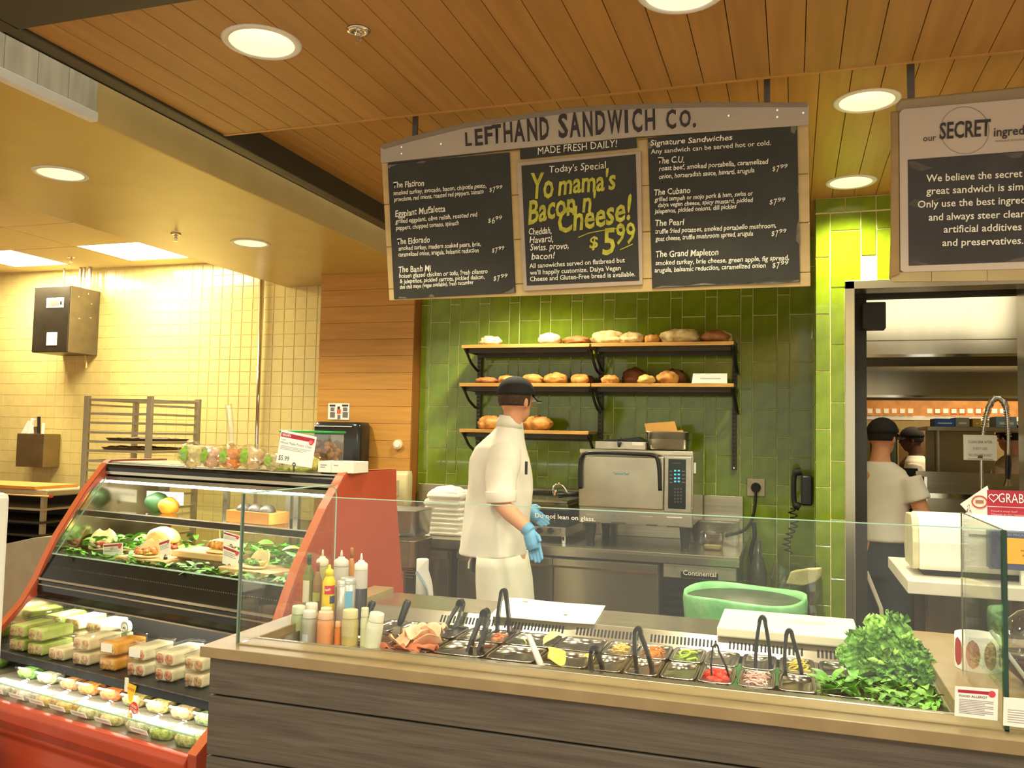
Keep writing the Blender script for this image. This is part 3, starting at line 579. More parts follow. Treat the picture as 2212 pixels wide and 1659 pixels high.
# prep table
t = thing('sandwich_prep_table', 'stainless steel refrigerated sandwich prep table sunk behind the tan worktop', 'prep table', (-.55, 2.65, 0))
part('front_rail', B((-1.345, 2.165, .80), (.362, 2.385, .896)), STEELT, t, bevel=.002); part('front_lip', B((-1.475, 2.153, .88), (.362, 2.167, .950)), STEELT, t, bevel=.002)
part('rear_deck', B((-1.475, 2.815, .86), (.362, 3.055, .930)), STEELT, t, bevel=.003)
part('vent_rail', MB().prism([(-1.475, 2.815, .929), (-1.475, 2.822, .86), (-1.475, 2.772, .86), (-1.475, 2.772, .884)], (0, 0, 0), (1.837, 0, 0)), STEEL, t)
part('well_floor', B((-1.475, 2.16, .74), (.362, 2.82, .76)), STEEL, t); part('left_side', B((-1.475, 2.16, .76), (-1.463, 2.815, .925)), STEEL, t); part('right_side', B((.35, 2.16, .76), (.362, 2.815, .925)), STEEL, t)
sl = MB(); dv = Vector((0, .043, .045)).normalized(); nn = Vector((0, -.045, .043)).normalized()
for xa, xb in ((-1.16, -.955), (-.925, -.705), (-.675, -.46), (-.43, -.215), (-.185, .045), (.075, .30)):
    x = at
    n = int((xb-xa)/.0118)
    for i in range(n):
        c = Vector((xa+i*.0118, 2.794, .9065)); w_ = Vector((.0032, 0, 0)); d = dv*.0135
        sl.prism([c-w_-d, c+w_-d, c+w_+d, c-w_+d], nn*-.002, nn*.0012)
part('vent_slots', sl, RUB, t, kind='stuff')
bars = MB()
for x in (-1.345, -1.19, -1.035, -.868, -.71, -.556, -.25, .067): bars.box((x-.006, 2.385, .870), (x+.006, 2.775, .886))
part('divider_bars', bars, STEEL, t)
def pan(x0, x1, y0, y1, z, dep, lab, grp='steel food pans in the prep table'):
    cx, cy, hx, hy = (x0+x1)/2, (y0+y1)/2, (x1-x0)/2-.0015, (y1-y0)/2-.0015
    t = thing('food_pan', lab, 'food pan', (cx, cy, z-dep), group=grp); r = .011
    part('body', MB().rings([((cx, cy, z), hx, hy), ((cx, cy, z+.002), hx-.001, hy-.001), ((cx, cy, z+.002), hx-r, hy-r), ((cx, cy, z-.01), hx-r-.002, hy-r-.002), ((cx, cy, z-dep+.01), hx-r-.010, hy-r-.010), ((cx, cy, z-dep), hx-r-.02, hy-r-.02)], 36, p=7), PANM, t, smooth=True)
    return cx, cy, hx-r, hy-r
ZP = .892; F0, F1, B0, B1 = 2.405, 2.585, 2.592, 2.77
bays = [('a', -1.345, -1.19), ('b', -1.19, -1.035), ('c', -1.035, -.868), ('d', -.868, -.71), ('e', -.71, -.556)]
PN = {}
PN['a1'] = pan(-1.345, -1.268, B0, B1, ZP, .07, 'small empty rear pan, leftmost of the row under the vent rail'); PN['a2'] = pan(-1.268, -1.190, B0, B1, ZP, .07, 'small empty rear pan behind the spatula')
PN['a3'] = pan(-1.345, -1.19, F0, F1, ZP, .07, 'front pan holding a spatula, left of the sliced turkey')
PN['b1'] = pan(-1.19, -1.035, F0, F1, ZP, .05, 'front pan heaped with folded sliced turkey'); PN['b2'] = pan(-1.19, -1.035, B0, B1, ZP, .07, 'rear pan with black tongs behind the turkey')
PN['c1'] = pan(-1.035, -.868, F0, F1, ZP, .08, 'front pan with broad black tongs and a last slice of ham'); PN['c2'] = pan(-1.035, -.955, B0, B1, ZP, .04, 'small rear pan of white cheese crumbles'); PN['c3'] = pan(-.955, -.868, B0, B1, ZP, .04, 'small rear pan of browned bacon')
PN['d1'] = pan(-.868, -.71, F0, F1, ZP, .07, 'empty front pan with white handled utensil'); PN['d2'] = pan(-.868, -.71, B0, B1, ZP, .04, 'rear pan of sliced pale cheese')
PN['e1'] = pan(-.71, -.556, F0, F1, ZP, .04, 'front pan of folded yellow cheese slices'); PN['e2'] = pan(-.71, -.556, B0, B1, ZP, .06, 'rear pan with a few pale cheese slices, middle of the table')
for i, (k, c, lb, lf, db, df) in enumerate((('f', -.556, 'rear pan of pale shredded cheese', 'small empty front pan with short black tongs', .03, .06), ('g', -.454, 'rear pan of shredded carrot', 'small front pan with tall black tongs, in front of the carrots', .03, .06), ('h', -.352, 'rear pan of light green pepper rings', 'empty front pan below the green pepper rings', .035, .06),
     ('i', -.25, 'empty rear pan right of the pepper rings', 'front pan of tomato slices with small tongs', .06, .035), ('j', -.144, 'dark rear pan with the tallest tongs', 'front pan of pink shredded onion', .06, .03), ('k', -.038, 'rear pan of yellow banana peppers', 'dark empty front pan with tongs beside the onions', .03, .06))):
    PN[k+'2'] = pan(c, c+.102, B0, B1, ZP, db, lb); PN[k+'1'] = pan(c, c+.102, F0, F1, ZP, df, lf)
PN['l2'] = pan(.073, .215, B0, B1, ZP, .05, 'rear pan of chopped red tomato near the lettuce'); PN['l1'] = pan(.073, .215, F0, F1, ZP, .045, 'front pan of spinach leaves'); PN['m2'] = pan(.217, .35, B0, B1, ZP, .05, 'rear pan hidden under the curly lettuce'); PN['m1'] = pan(.217, .35, F0, F1, ZP, .045, 'front pan of arugula at the right end')
PN['z1'] = pan(-1.462, -1.347, 2.19, 2.77, ZP-.005, .085, 'deep steel bin holding the squeeze bottles')
def heap(k, mt, n, size, zt, name, lab, seed=0, shape='shred', amp=.02):
    cx, cy, hx, hy = PN[k]; rg = random.Random(seed); mb = MB()
    mb.grid(lambda u, v: Vector((cx+(u-.5)*2*(hx-.004), cy+(v-.5)*2*(hy-.004), zt-.012+amp*math.sin(PI*u)*math.sin(PI*v)+.004*noise.noise(Vector((u*7+seed, v*7, 0))))), 8, 8)
    for i in range(n):
        u, v = rg.random(), rg.random(); p = Vector((cx+(u-.5)*1.7*hx, cy+(v-.5)*1.7*hy, zt-.010+amp*math.sin(PI*u)*math.sin(PI*v)+rg.uniform(0, .006))); a = rg.uniform(0, PI); d = Vector((math.cos(a), math.sin(a), rg.uniform(-.35, .35)))*size
        if shape == 'shred': mb.tube([p-d, p+Vector((0, 0, size*.15)), p+d], size*.13, 4)
        elif shape == 'chunk': mb.blob(p, (size, size*rg.uniform(.6, 1), size*.7), .3, 3, 6, seed=i)
        elif shape == 'ring': mb.tube([p+Vector((math.cos(b)*size, math.sin(b)*size*.8, .4*size*math.sin(b+a))) for b in [j*PI/4 for j in range(9)]], size*.22, 4, caps=False)
        elif shape == 'slice':
            w2_ = Vector((-d.y, d.x, rg.uniform(-.3, .3)*size)); mb.prism([p-d-w2_, p+d-w2_, p+d+w2_, p-d+w2_], (0, 0, 0), (0, 0, .002))
    return solo(name, mb, mt, lab, 'food', kind='stuff', smooth=shape != 'slice')
TURK = mat('turkey', (232, 182, 140), .5, var=.12, scale=20, rgb2=(244, 206, 168), sss=.1)
CHZ = mat('yellow_cheese', (240, 214, 104), .45, var=.05, scale=9); CHZP = mat('pale_cheese', (246, 232, 150), .45, var=.05, scale=9); CHZW = mat('white_cheese', (240, 226, 190), .5, var=.05, scale=9)
heap('c2', mat('crumbles', (246, 238, 206), .7, var=.06), 60, .005, .884, 'cheese_crumbles', 'white cheese crumbles in the small rear pan', 1, 'chunk')
heap('c3', mat('bacon', (158, 66, 32), .4, var=.4, scale=30, rgb2=(210, 120, 60)), 30, .012, .882, 'cooked_bacon', 'browned bacon pieces under the looped tongs', 2, 'chunk')
heap('f2', mat('shredded_cheese', (238, 204, 110), .6, var=.08), 110, .011, .888, 'shredded_cheese', 'pale shredded cheese in the rear row', 3)
heap('g2', mat('carrot', (240, 140, 30), .5, var=.15), 120, .010, .890, 'shredded_carrot', 'bright orange shredded carrot in a rear pan', 4)
heap('h2', mat('green_pepper', (176, 210, 60), .4, var=.15), 16, .016, .884, 'pepper_rings', 'light green pepper strips in a rear pan', 5, 'ring')
heap('i1', mat('tomato', (208, 44, 34), .3, var=.12, rgb2=(226, 70, 50)), 26, .018, .884, 'tomato_slices', 'red tomato slices in a front pan with small tongs', 6, 'chunk', .02)
heap('j1', mat('onion', (226, 176, 166), .45, var=.12, rgb2=(238, 204, 196)), 150, .012, .892, 'shredded_onion', 'pink shredded onion in a front pan', 7)
heap('k2', mat('banana_pepper', (210, 186, 70), .4, var=.15), 22, .014, .888, 'banana_peppers', 'yellow banana pepper rings in a rear pan', 8, 'ring')
heap('l2', mat('tomato2', (196, 48, 26), .35, var=.2, rgb2=(220, 74, 40)), 60, .009, .866, 'chopped_tomato', 'chopped red tomato in the rear pan behind the spinach', 9, 'chunk')
# turkey folds
def fold(name, c, rx, ry, h, mt, lab, seed, nf=3, parent=None, rot=0):
    rg = random.Random(seed); c = Vector(c); ph = rg.uniform(0, 6)
    def f(u, v):
        a, b = (u-.5)*2, (v-.5)*2; r = 1+.15*math.sin(3*math.atan2(b, a)+ph); x = a*math.sqrt(1-b*b/2)*rx*r; y = b*math.sqrt(1-a*a/2)*ry*r
        z = h*(.5+.5*math.sin(nf*u*PI+ph+v*1.5))*(1-.3*b*b); return c+Vector((x*math.cos(rot)-y*math.sin(rot), x*math.sin(rot)+y*math.cos(rot), z))
    mb = MB().grid(f, 26, 20)
    if parent: return part(name, mb, mt, parent, smooth=True, solid=.002)
    o = solo(name, mb, mt, lab, 'food', smooth=True, solid=.002); return o
t = thing('sliced_turkey', 'heap of folded sliced turkey rising over its pan', 'meat', (-1.11, 2.5, .845))
for i, (x, y, z, rx, ry, h, r) in enumerate(((-1.165, 2.42, .884, .05, .03, .02, .3), (-1.10, 2.42, .886, .055, .035, .025, 1), (-1.06, 2.44, .888, .04, .035, .025, 2), (-1.14, 2.46, .898, .055, .045, .032, .6), (-1.08, 2.48, .902, .055, .045, .038, 2), (-1.13, 2.52, .902, .05, .05, .036, 1.4), (-1.09, 2.54, .91, .055, .045, .036, .2), (-1.115, 2.47, .918, .045, .035, .036, 2.6), (-1.07, 2.51, .922, .04, .035, .034, 1.1))):
    fold('slice', (x, y, z), rx, ry, h, TURK if i > 2 else mat('turkey_edge', (196, 112, 76), .5, var=.15), '', i, 3, t, r)
fold('ham_slice', (-.915, 2.425, .862), .028, .02, .018, TURK, 'small pink ham slice left at the corner of a front pan', 31)
fold('cheese_slice', (-.765, 2.69, .876), .055, .06, .045, CHZP, 'curled pale yellow cheese slice in a rear pan', 11, 1.5)
fold('cheese_slice', (-.815, 2.66, .872), .035, .03, .014, CHZP, 'flat pale cheese piece left of the curled slice', 12, 2)
fold('cheese_slice', (-.64, 2.66, .874), .065, .05, .016, CHZW, 'off white cheese slice lying in the middle rear pan', 13, 1)
fold('cheese_slice', (-.63, 2.495, .880), .066, .08, .036, CHZ, 'folded deep yellow cheese slice, upper one of the front pan', 14, 1.5)
fold('cheese_slice', (-.635, 2.45, .872), .06, .045, .014, CHZ, 'deep yellow cheese slice lying under the folded one', 15, 1)
# leaves
def leafmb(mb, c, d, up, L, wd, curl=.25, ruf=0, nu=6, nv=4, seed=0):
    d = Vector(d).normalized(); s = d.cross(Vector(up)).normalized(); n = s.cross(d)
    def f(u, v):
        b = (v-.5)*2; w_ = wd*math.sin(PI*min(.97, u*.92+.06))**.7
        p = Vector(c)+d*(u*L)+s*(b*w_)+n*(curl*L*math.sin(u*PI*.9)+.25*w_*b*b)
        if ruf: p += n*(ruf*L*abs(b)*math.sin(u*22+seed*2+b*2))+s*(ruf*L*.4*abs(b)*math.cos(u*17+seed))
        return p
    return mb.grid(f, nu, nv)
def greens(name, lab, n, reg, L, mt, seed, stems=False, cat='greens'):
    rg = random.Random(seed); mb = MB()
    for i in range(n):
        x0, x1, y0, y1, z0, z1 = reg; p = (rg.uniform(x0, x1), rg.uniform(y0, y1), rg.uniform(z0, z1)); a = rg.uniform(0, 2*PI)
        leafmb(mb, p, (math.cos(a), math.sin(a), rg.uniform(-.1, .6)), (rg.uniform(-.4, .4), rg.uniform(-.4, .4), 1), L*rg.uniform(.6, 1.2), L*rg.uniform(.16, .3), rg.uniform(-.1, .3), nu=5, nv=2)
    return solo(name, mb, mt, lab, cat, kind='stuff', smooth=True)
greens('spinach_leaves', 'loose spinach leaves heaped in a front pan', 70, (.085, .20, 2.42, 2.57, .868, .905), .055, LEAF, 3)
greens('arugula_leaves', 'pale arugula spilling over the front pan at the right', 110, (.22, .345, 2.40, 2.56, .875, .912), .045, mat('arugula', (92, 156, 56), .5, var=.3, scale=22, rgb2=(140, 186, 84)), 4)
greens('leaf_scraps', 'green scraps fallen on the front rail at the right', 40, (.20, .34, 2.31, 2.40, .900, .908), .032, LEAF, 5)
t = thing('curly_lettuce', 'large bunch of curly green lettuce standing in the right end pans', 'lettuce', (.28, 2.65, .85))
rg = random.Random(8)
def frill(c, d, up, L, wd, seed):
    d = Vector(d).normalized(); sd = d.cross(Vector(up)).normalized(); n = sd.cross(d); c = Vector(c)
    def f(u, v):
        b = (v-.5)*2; w_ = wd*(.25+.75*math.sin(PI*min(1, .15+u*.75))); e = abs(b)**1.5; e2 = max(e, u**3)
        p = c+d*(u*L)+sd*(b*w_)+n*(.18*L*math.sin(u*PI)+.3*w_*b*b)
        k = .17*wd*e2
        return p+n*(k*1.5*math.sin(u*30+b*9+seed)+.05*L*e2*math.sin(u*11+seed*2))+sd*(k*math.cos(u*34+seed*3)*math.copysign(1, b))+d*(k*math.sin(b*14+seed))
    return MB().grid(f, 34, 16)
KL = [((.235, 2.70, .90), (-.05, .12, .9), .15, .045), ((.25, 2.72, .90), (.22, .2, .9), .16, .05), ((.22, 2.69, .90), (-.38, .05, .75), .12, .04), ((.26, 2.70, .90), (.5, .1, .65), .12, .045), ((.20, 2.66, .90), (-.6, -.15, .4), .09, .035), ((.25, 2.68, .90), (.05, -.05, .9), .12, .05),
      ((.25, 2.64, .90), (.1, -.3, .6), .09, .045), ((.29, 2.66, .90), (.6, -.1, .45), .10, .045), ((.31, 2.62, .90), (.3, -.4, .35), .08, .045), ((.22, 2.62, .90), (-.3, -.4, .4), .08, .04), ((.33, 2.68, .89), (.4, .3, .4), .08, .04), ((.27, 2.60, .90), (.1, -.7, .3), .08, .045), ((.30, 2.72, .89), (.3, .3, .7), .09, .045), ((.33, 2.58, .895), (.2, -.5, .2), .06, .04), ((.24, 2.74, .90), (-.2, .3, .8), .11, .045), ((.19, 2.70, .90), (-.7, .1, .5), .08, .03), ((.29, 2.69, .90), (.25, -.1, .7), .10, .045)]
for i, (c, d, L_, wd) in enumerate(KL):
    part('leaf', frill(c, d, (.2*math.sin(i*2), -1, .4), L_, wd, i*1.7), KALE if i % 3 else mat('kale_light', (124, 172, 66), .5, var=.3, scale=26, rgb2=(158, 204, 92), bump=.4, bscale=90), t, smooth=True)
mb = MB()
for i in range(170):
    p = Vector((rg.uniform(.2, .35), rg.uniform(2.56, 2.77), rg.uniform(.885, .95))); a = rg.uniform(0, 6.28)
    q_ = frill(p, (math.cos(a), math.sin(a), rg.uniform(0, .8)), (rg.uniform(-.5, .5), -.5, 1), rg.uniform(.018, .034), .016, i); k = len(mb.v); mb.v += q_.v[::1]; mb.f += [tuple(j+k for j in f_) for f_ in q_.f]
part('curled_edges', mb, mat('kale_fine', (84, 142, 46), .5, var=.4, scale=40, rgb2=(120, 176, 70)), t, smooth=True, kind='stuff')
# tongs ------------------------------------------------------------------
def tongs(top, f1, f2, lab, zf=.885, wd=.009, dy=0.0, mt=BLACK, th=.005, topw=.5):
    a = at(*f1, Z=zf); b = at(*f2, Z=zf); Y = (a.y+b.y)/2; a = at(*f1, Y=Y-.012); b = at(*f2, Y=Y+.012); c = at(*top, Y=Y+dy)
    t = thing('serving_tongs', lab, 'tongs', ((a.x+b.x)/2, Y, min(a.z, b.z)), group='black serving tongs in the prep pans')
    hw = Vector((.0085, 0, 0))
    for s, f in ((-1, a), (1, b)):
        q = c+hw*s-Vector((0, 0, .018)); d = (f-q); ax = Vector((0, 1, 0)); mb = MB()
        def fn(u, v, q=q, d=d, s=s):
            w_ = wd*(1.0 if u < .6 else 1.0+.5*(u-.6)); p = q+d*u+Vector((s*.003*math.sin(u*PI), 0, 0)); return p+ax*((v-.5)*2*w_)
        part('arm', mb.grid(fn, 8, 2), mt, t, solid=th*2)
    loop = [c+Vector((hw.x*1.0*math.cos(g), 0, -.018+.018*math.sin(g))) for g in [PI*i/8 for i in range(9)]]
    mb = MB(); mb.grid(lambda u, v: loop[min(8, int(round(u*8)))]+Vector((0, (v-.5)*2*wd, 0)), 8, 1); part('spring_loop', mb, mt, t, solid=th*2.2)
    return t
tongs((1088, 1274), (1074, 1368), (1100, 1372), 'tall black loop tongs standing in the bacon pan')
tongs((1378, 1357), (1377, 1451), (1410, 1452), 'tall black tongs in front of the shredded carrot')
tongs((1284, 1397), (1279, 1452), (1302, 1453), 'short black tongs, smallest pair, middle of the table')
tongs((1546, 1392), (1538, 1466), (1577, 1469), 'slim black tongs in the tomato slices', wd=.005, th=.0022)
tongs((1647, 1333), (1632, 1441), (1664, 1444), 'tallest black tongs, in front of the white cutting board')
tongs((1705, 1362), (1697, 1458), (1734, 1468), 'grey black tongs beside the banana peppers')
tongs((1048, 1318), (1012, 1408), (1034, 1410), 'broad black tongs leaning in the front ham pan', wd=.016, dy=.05)
tongs((995, 1297), (962, 1358), (980, 1362), 'black tongs leaning over the rear pan behind the turkey', wd=.012, dy=.06)
def spatula(h0, h1, b0, b1, lab, r=.013, Y=None, hm=BLACK):
    q = at(*b1, Z=.86); Y = Y or q.y; p0, p1, c0, c1 = at(*h0, Y=Y+.05), at(*h1, Y=Y+.02), at(*b0, Y=Y+.015), at(*b1, Y=Y)
    t = thing('spatula', lab, 'spatula', c1); part('handle', MB().tube([p0, p0.lerp(p1, .12), p0.lerp(p1, .8), p1], [r*.75, r, r*.85, r*.6], 12), hm, t, smooth=True)
    w_ = Vector((1, 0, 0)); part('blade', MB().prism([c0-w_*.010, c0+w_*.012, c1+w_*.022, c1-w_*.018], (0, 0, 0), (0, .0015, 0)), STEEL, t)
spatula((882, 1296), (862, 1352), (858, 1354), (848, 1393), 'black handled steel spatula standing left of the turkey')
spatula((775, 1297), (757, 1322), (752, 1325), (742, 1345), 'black spatula handle leaning behind the tan sauce bottle', Y=2.55)
spatula((806, 1299), (792, 1335), (790, 1338), (782, 1350), 'black spatula handle leaning beside the clear bottle', Y=2.55)
a = at(1143, 1374, Y=2.50); b = at(1170, 1441, Y=2.40); solo('utensil_handle', MB().tube([a, a.lerp(b, .5), b], [.008, .0095, .010], 12), WHITE, 'white utensil handle propped in the empty front pan', 'utensil', smooth=True)
# cutting board and paper
t = thing('cutting_board', 'thick white cutting board on the right of the prep table', 'cutting board', (-.015, 2.93, .931)); part('board', B((-.225, 2.79, .932), (.195, 3.10, .962)), mat('cutting_board_white', (242, 232, 204), .5, var=.03, scale=5), t, bevel=.005)
part('stain', MB().box((-.02, 2.95, .9618), (.1, 2.99, .9624)), mat('board_stain', (236, 214, 170), .6, var=.04, scale=20), t)
ps = [(-1.028, 3.10), (-.97, 3.118), (-.90, 3.105), (-.80, 3.10), (-.648, 3.11), (-.632, 2.95), (-.619, 2.80), (-.72, 2.785), (-.86, 2.785), (-.976, 2.775), (-1.0, 2.93)]
solo('paper_sheet', MB().prism([(x, y, .9325) for x, y in ps], (0, 0, 0), (0, 0, .0025)), PAPER, 'large white paper sheet lying on the steel prep table', 'paper')
solo('crumb', MB().blob(at(1135, 1299, Z=.937), (.012, .008, .002), .3, 3, 8), mat('crumb', (196, 150, 110), .7), 'brown food crumb on the far corner of the white paper', 'crumb')
solo('crumb', MB().blob(at(1222, 1328, Z=.937), (.008, .005, .0015), .3, 3, 8), mat('crumb2', (120, 100, 80), .7), 'dark crumb on the near right part of the white paper', 'crumb')
# ---------------------------------------------------------------- bottles
def bot(x, yt, yb, w, lab, col, prof=None, lid=None, Y=None, Z=.89, cap=None, tip=False, label=None, tilt=0, name='squeeze_bottle', fill=None, cat='bottle', metal=0):
    if Y is None: Y = at(x, yb, Z=Z).y
    if Y == 'b': Y = 2.5
    c = at(x, yb, Y=Y); top_ = at(x, yt, Y=Y); ext = c.z-.811; H = top_.z-c.z; r = w/2*(Y*.95)/FPX*1.02
    M = Matrix.Translation((c.x, c.y, c.z)) @ Matrix.Rotation(tilt, 4, 'Y'); t = thing(name, lab, cat, (c.x, c.y, c.z), M=M); ROOT[t.name] = M
    def P(nm, pr, mt):
        if nm in ('body', 'sauce'): pr = [(pr[0][0], -ext)]+[(pr[1][0], -ext+.006)]+pr[1:]
        part(nm, MB(M).lathe((0, 0, 0), pr, 20), mt, t, smooth=True)
    cm = mat('b_'+lab[:22], col, .35, metal, var=.07, scale=26, sss=0 if metal else .1); lm = mat('l_'+lab[:22], lid or col, .4, metal, var=.04)
    if prof == 'lidded':
        P('body', [(r*.9, 0), (r, .006), (r, H*.68), (r*.86, H*.76), (r*.86, H*.78)], cm); P('lid', [(r*.92, H*.77), (r*.93, H*.79), (r*.90, H*.97), (r*.84, H)], lm)
    elif prof == 'tip':
        b = H*.68; P('body', [(r*.95, 0), (r, .006), (r, b*.93), (r*.9, b)], cm)
        if fill: P('sauce', [(r*1.01, .004), (r*1.012, b*fill), (r*.98, b*fill+.001)], mat('f_'+lab[:20], cap, .3, var=.1))
        P('cap', [(r*.97, b*.96), (r*.99, b*1.0), (r*.98, b*1.14), (r*.72, b*1.19), (r*.5, b*1.21), (r*.42, b*1.26)], lm); P('nozzle', [(r*.24, b*1.24), (r*.16, H*.94), (r*.08, H)], lm)
    elif prof == 'shaker':
        P('body', [(r*.97, 0), (r, .004), (r, H*.83)], cm)
        pr = [(r*1.0, H*.82)]
        for i in range(4): z = H*(.83+.028*i); pr += [(r*1.03, z), (r*1.03, z+H*.016), (r*.99, z+H*.02)]
        P('lid', pr+[(r*1.0, H*.97), (r*.9, H)], lm)
    elif prof == 'mustard':
        P('body', [(r*.92, 0), (r, .008), (r, H*.30), (r*.93, H*.42), (r*.98, H*.55), (r*.95, H*.66), (r*.62, H*.75), (r*.55, H*.78)], cm); P('cap', [(r*.6, H*.77), (r*.62, H*.87), (r*.5, H*.90), (r*.22, H*.93), (r*.18, H), (r*.05, H*1.005)], lm)
    elif prof == 'slim':
        P('body', [(r*.95, 0), (r, .005), (r, H*.60), (r*.5, H*.74), (r*.34, H*.80)], cm); P('cap', [(r*.42, H*.8), (r*.42, H*.98), (r*.36, H)], lm)
    if label:
        lc, z0, z1, a0, a1 = label; n = 10
        def f(u, v): a = a0+(a1-a0)*u; return Vector((math.cos(a)*r*1.015, math.sin(a)*r*1.015, H*(z0+(z1-z0)*v)))
        part('label', MB(M).grid(f, n, 1), mat('lab_%d_%d_%d' % lc, lc, .5, var=.05), t, smooth=True)
    return t, M, r, H
bot(671, 1302, 1372, 33, 'white capped sauce bottle in the back left of the bin', (222, 214, 190), 'lidded', (238, 230, 210), Y=2.43)
bot(703, 1312, 1372, 30, 'orange sauce bottle behind the front left bottles', (226, 160, 110), 'lidded', (240, 220, 190), Y=2.43)
bot(643, 1308, 1383, 36, 'pale green sauce bottle, leftmost in the front row', (176, 184, 130), 'lidded', (222, 226, 190))
bot(667, 1318, 1388, 36, 'grey herb dressing bottle right of the green one', (178, 174, 154), 'lidded', (220, 214, 196), label=((206, 216, 220), .08, .3, -2.2, -1.2))
bot(702, 1320, 1392, 41, 'salmon orange sauce bottle in the front row', (228, 154, 100), 'lidded', (240, 190, 150))
bot(729, 1342, 1396, 16, 'thin orange bottle squeezed between two larger ones', (226, 130, 60), 'lidded', (240, 170, 120))
bot(755, 1316, 1396, 41, 'tan dressing bottle in the front row', (196, 176, 110), 'lidded', (224, 210, 156), label=((206, 190, 140), .30, .62, -2.6, -.6))
bot(786, 1312, 1398, 20, 'pale upright bottle behind the tilted clear one', (216, 214, 170), 'lidded', (226, 222, 184))
bot(803, 1322, 1400, 40, 'clear white squeeze bottle tilted to the right', (226, 226, 200), 'lidded', (240, 238, 214), tilt=.14)
YB = 2.53
bot(665, 1196, 1308, 27, 'green glass dressing bottle with white label, far left', (112, 116, 60), 'slim', (60, 80, 50), Y=YB, name='dressing_bottle', label=((226, 222, 200), .08, .5, -2.8, -.9))
bot(684, 1215, 1306, 22, 'slim hot sauce bottle with orange label beside the dressing', (150, 110, 50), 'slim', (170, 60, 36), Y=YB, name='sauce_bottle', label=((190, 190, 70), .1, .3, -2.8, -.4))
bot(694, 1187, 1290, 31, 'yellowish squeeze bottle with white pointed cap at the back', (200, 188, 120), 'tip', (240, 232, 200), Y=YB+.06, cap=(206, 170, 50), fill=.5)
t_, M_, r_, H_ = bot(709, 1220, 1322, 33, 'bright yellow mustard bottle with red label', (242, 206, 20), 'mustard', (248, 220, 50), Y=YB-.04, name='mustard_bottle', label=((206, 40, 30), .40, .58, -1.75, -.1))
part('round_emblem', MB(M_).grid(lambda u, v: Vector((math.cos(-.9+u*.9)*r_*1.02, math.sin(-.9+u*.9)*r_*1.02, H_*(.2+.16*v))), 6, 1), mat('emblem_blue', (66, 80, 110), .5), t_)
text('French\'s', M_ @ Vector((math.cos(-1.6)*r_*1.04, math.sin(-1.6)*r_*1.04, H_*.46)), (1, .25, .25), EZ, .008, .018, PAPER, t_, bold=.02)
bot(752, 1247, 1318, 40, 'tall steel shaker with ribbed lid and blue label', (186, 182, 170), 'shaker', (206, 204, 196), Y=YB-.02, name='steel_shaker', label=((110, 180, 214), .12, .62, -1.5, -.6), metal=.6, cat='shaker')
bot(737, 1254, 1321, 24, 'shorter steel shaker in front of the labelled one', (196, 190, 176), 'shaker', (212, 208, 200), Y=YB-.04, name='steel_shaker', metal=.6, cat='shaker')
bot(735, 1188, 1290, 37, 'grey squeeze bottle with pointed cap behind the shakers', (190, 184, 172), 'tip', (216, 208, 196), Y=YB+.05, cap=(112, 104, 104), fill=.35)
bot(757, 1183, 1290, 21, 'brown capped bottle behind the two squeeze bottles', (190, 128, 60), 'slim', (176, 116, 56), Y=YB+.13, name='vinegar_bottle')
bot(778, 1195, 1300, 33, 'squeeze bottle half full of dark vinegar, rightmost', (196, 188, 180), 'tip', (236, 232, 220), Y=YB, cap=(52, 48, 52), fill=.42)
# ---------------------------------------------------------------- glass guard
t = thing('sneeze_guard', 'clear glass sneeze guard standing on the tan worktop', 'glass guard', (-.5, 2.1, .948))
gx0, gx1, gy, gz = -1.478, .425, 2.08, 1.368
part('front_pane', B((gx0, gy-.004, .9485), (gx1, gy+.004, gz)), GLASS, t); part('top_edge', B((gx0, gy-.004, gz), (gx1, gy+.004, gz+.002)), EDGEB, t)
part('left_edge', B((gx0-.005, gy-.005, .9485), (gx0, gy+.006, gz)), mat('edge_grey_green', (120, 140, 124), .1, var=.05), t)
part('right_edge', B((gx1, gy-.007, .9485), (gx1+.009, gy+.010, gz)), mat('edge_dark_green', (26, 62, 48), .08, var=.1), t)
part('left_pane', B((gx0-.004, gy+.006, .9485), (gx0+.004, 2.60, gz-.0)), GLASS, t); part('left_top_edge', MB().tube([(gx0, gy+.01, gz), (gx0, 2.56, gz), (gx0, 2.59, gz-.012), (gx0, 2.6, gz-.04), (gx0, 2.6, .95)], .0022, 6), EDGEB, t)
part('right_pane', B((gx1, gy+.01, .9485), (gx1+.008, 2.56, gz)), GLASS, t); part('right_top_edge', MB().tube([(gx1+.004, gy+.01, gz), (gx1+.004, 2.56, gz), (gx1+.004, 2.56, .95)], .0018, 6), mat('edge_brown_green', (110, 104, 84), .2), t)
part('right_neighbour_pane', B((gx1+.011, gy-.004, .9485), (1.78, gy+.004, gz)), glassm('clear_glass2', (.97, .99, .97), .05), t)
part('base_channel', B((gx0, gy-.007, .948), (1.78, gy+.007, .951)), mat('channel_dull', (150, 130, 88), .4), t)
text('Do not lean on glass.', at(1156, 1117.5, Y=gy-.005), (1, 0, -.012), EZ, .0108, (at(1286, 1122, Y=gy-.005)-at(1156, 1117.5, Y=gy-.005)).x, TEXTW, t, bold=.012)
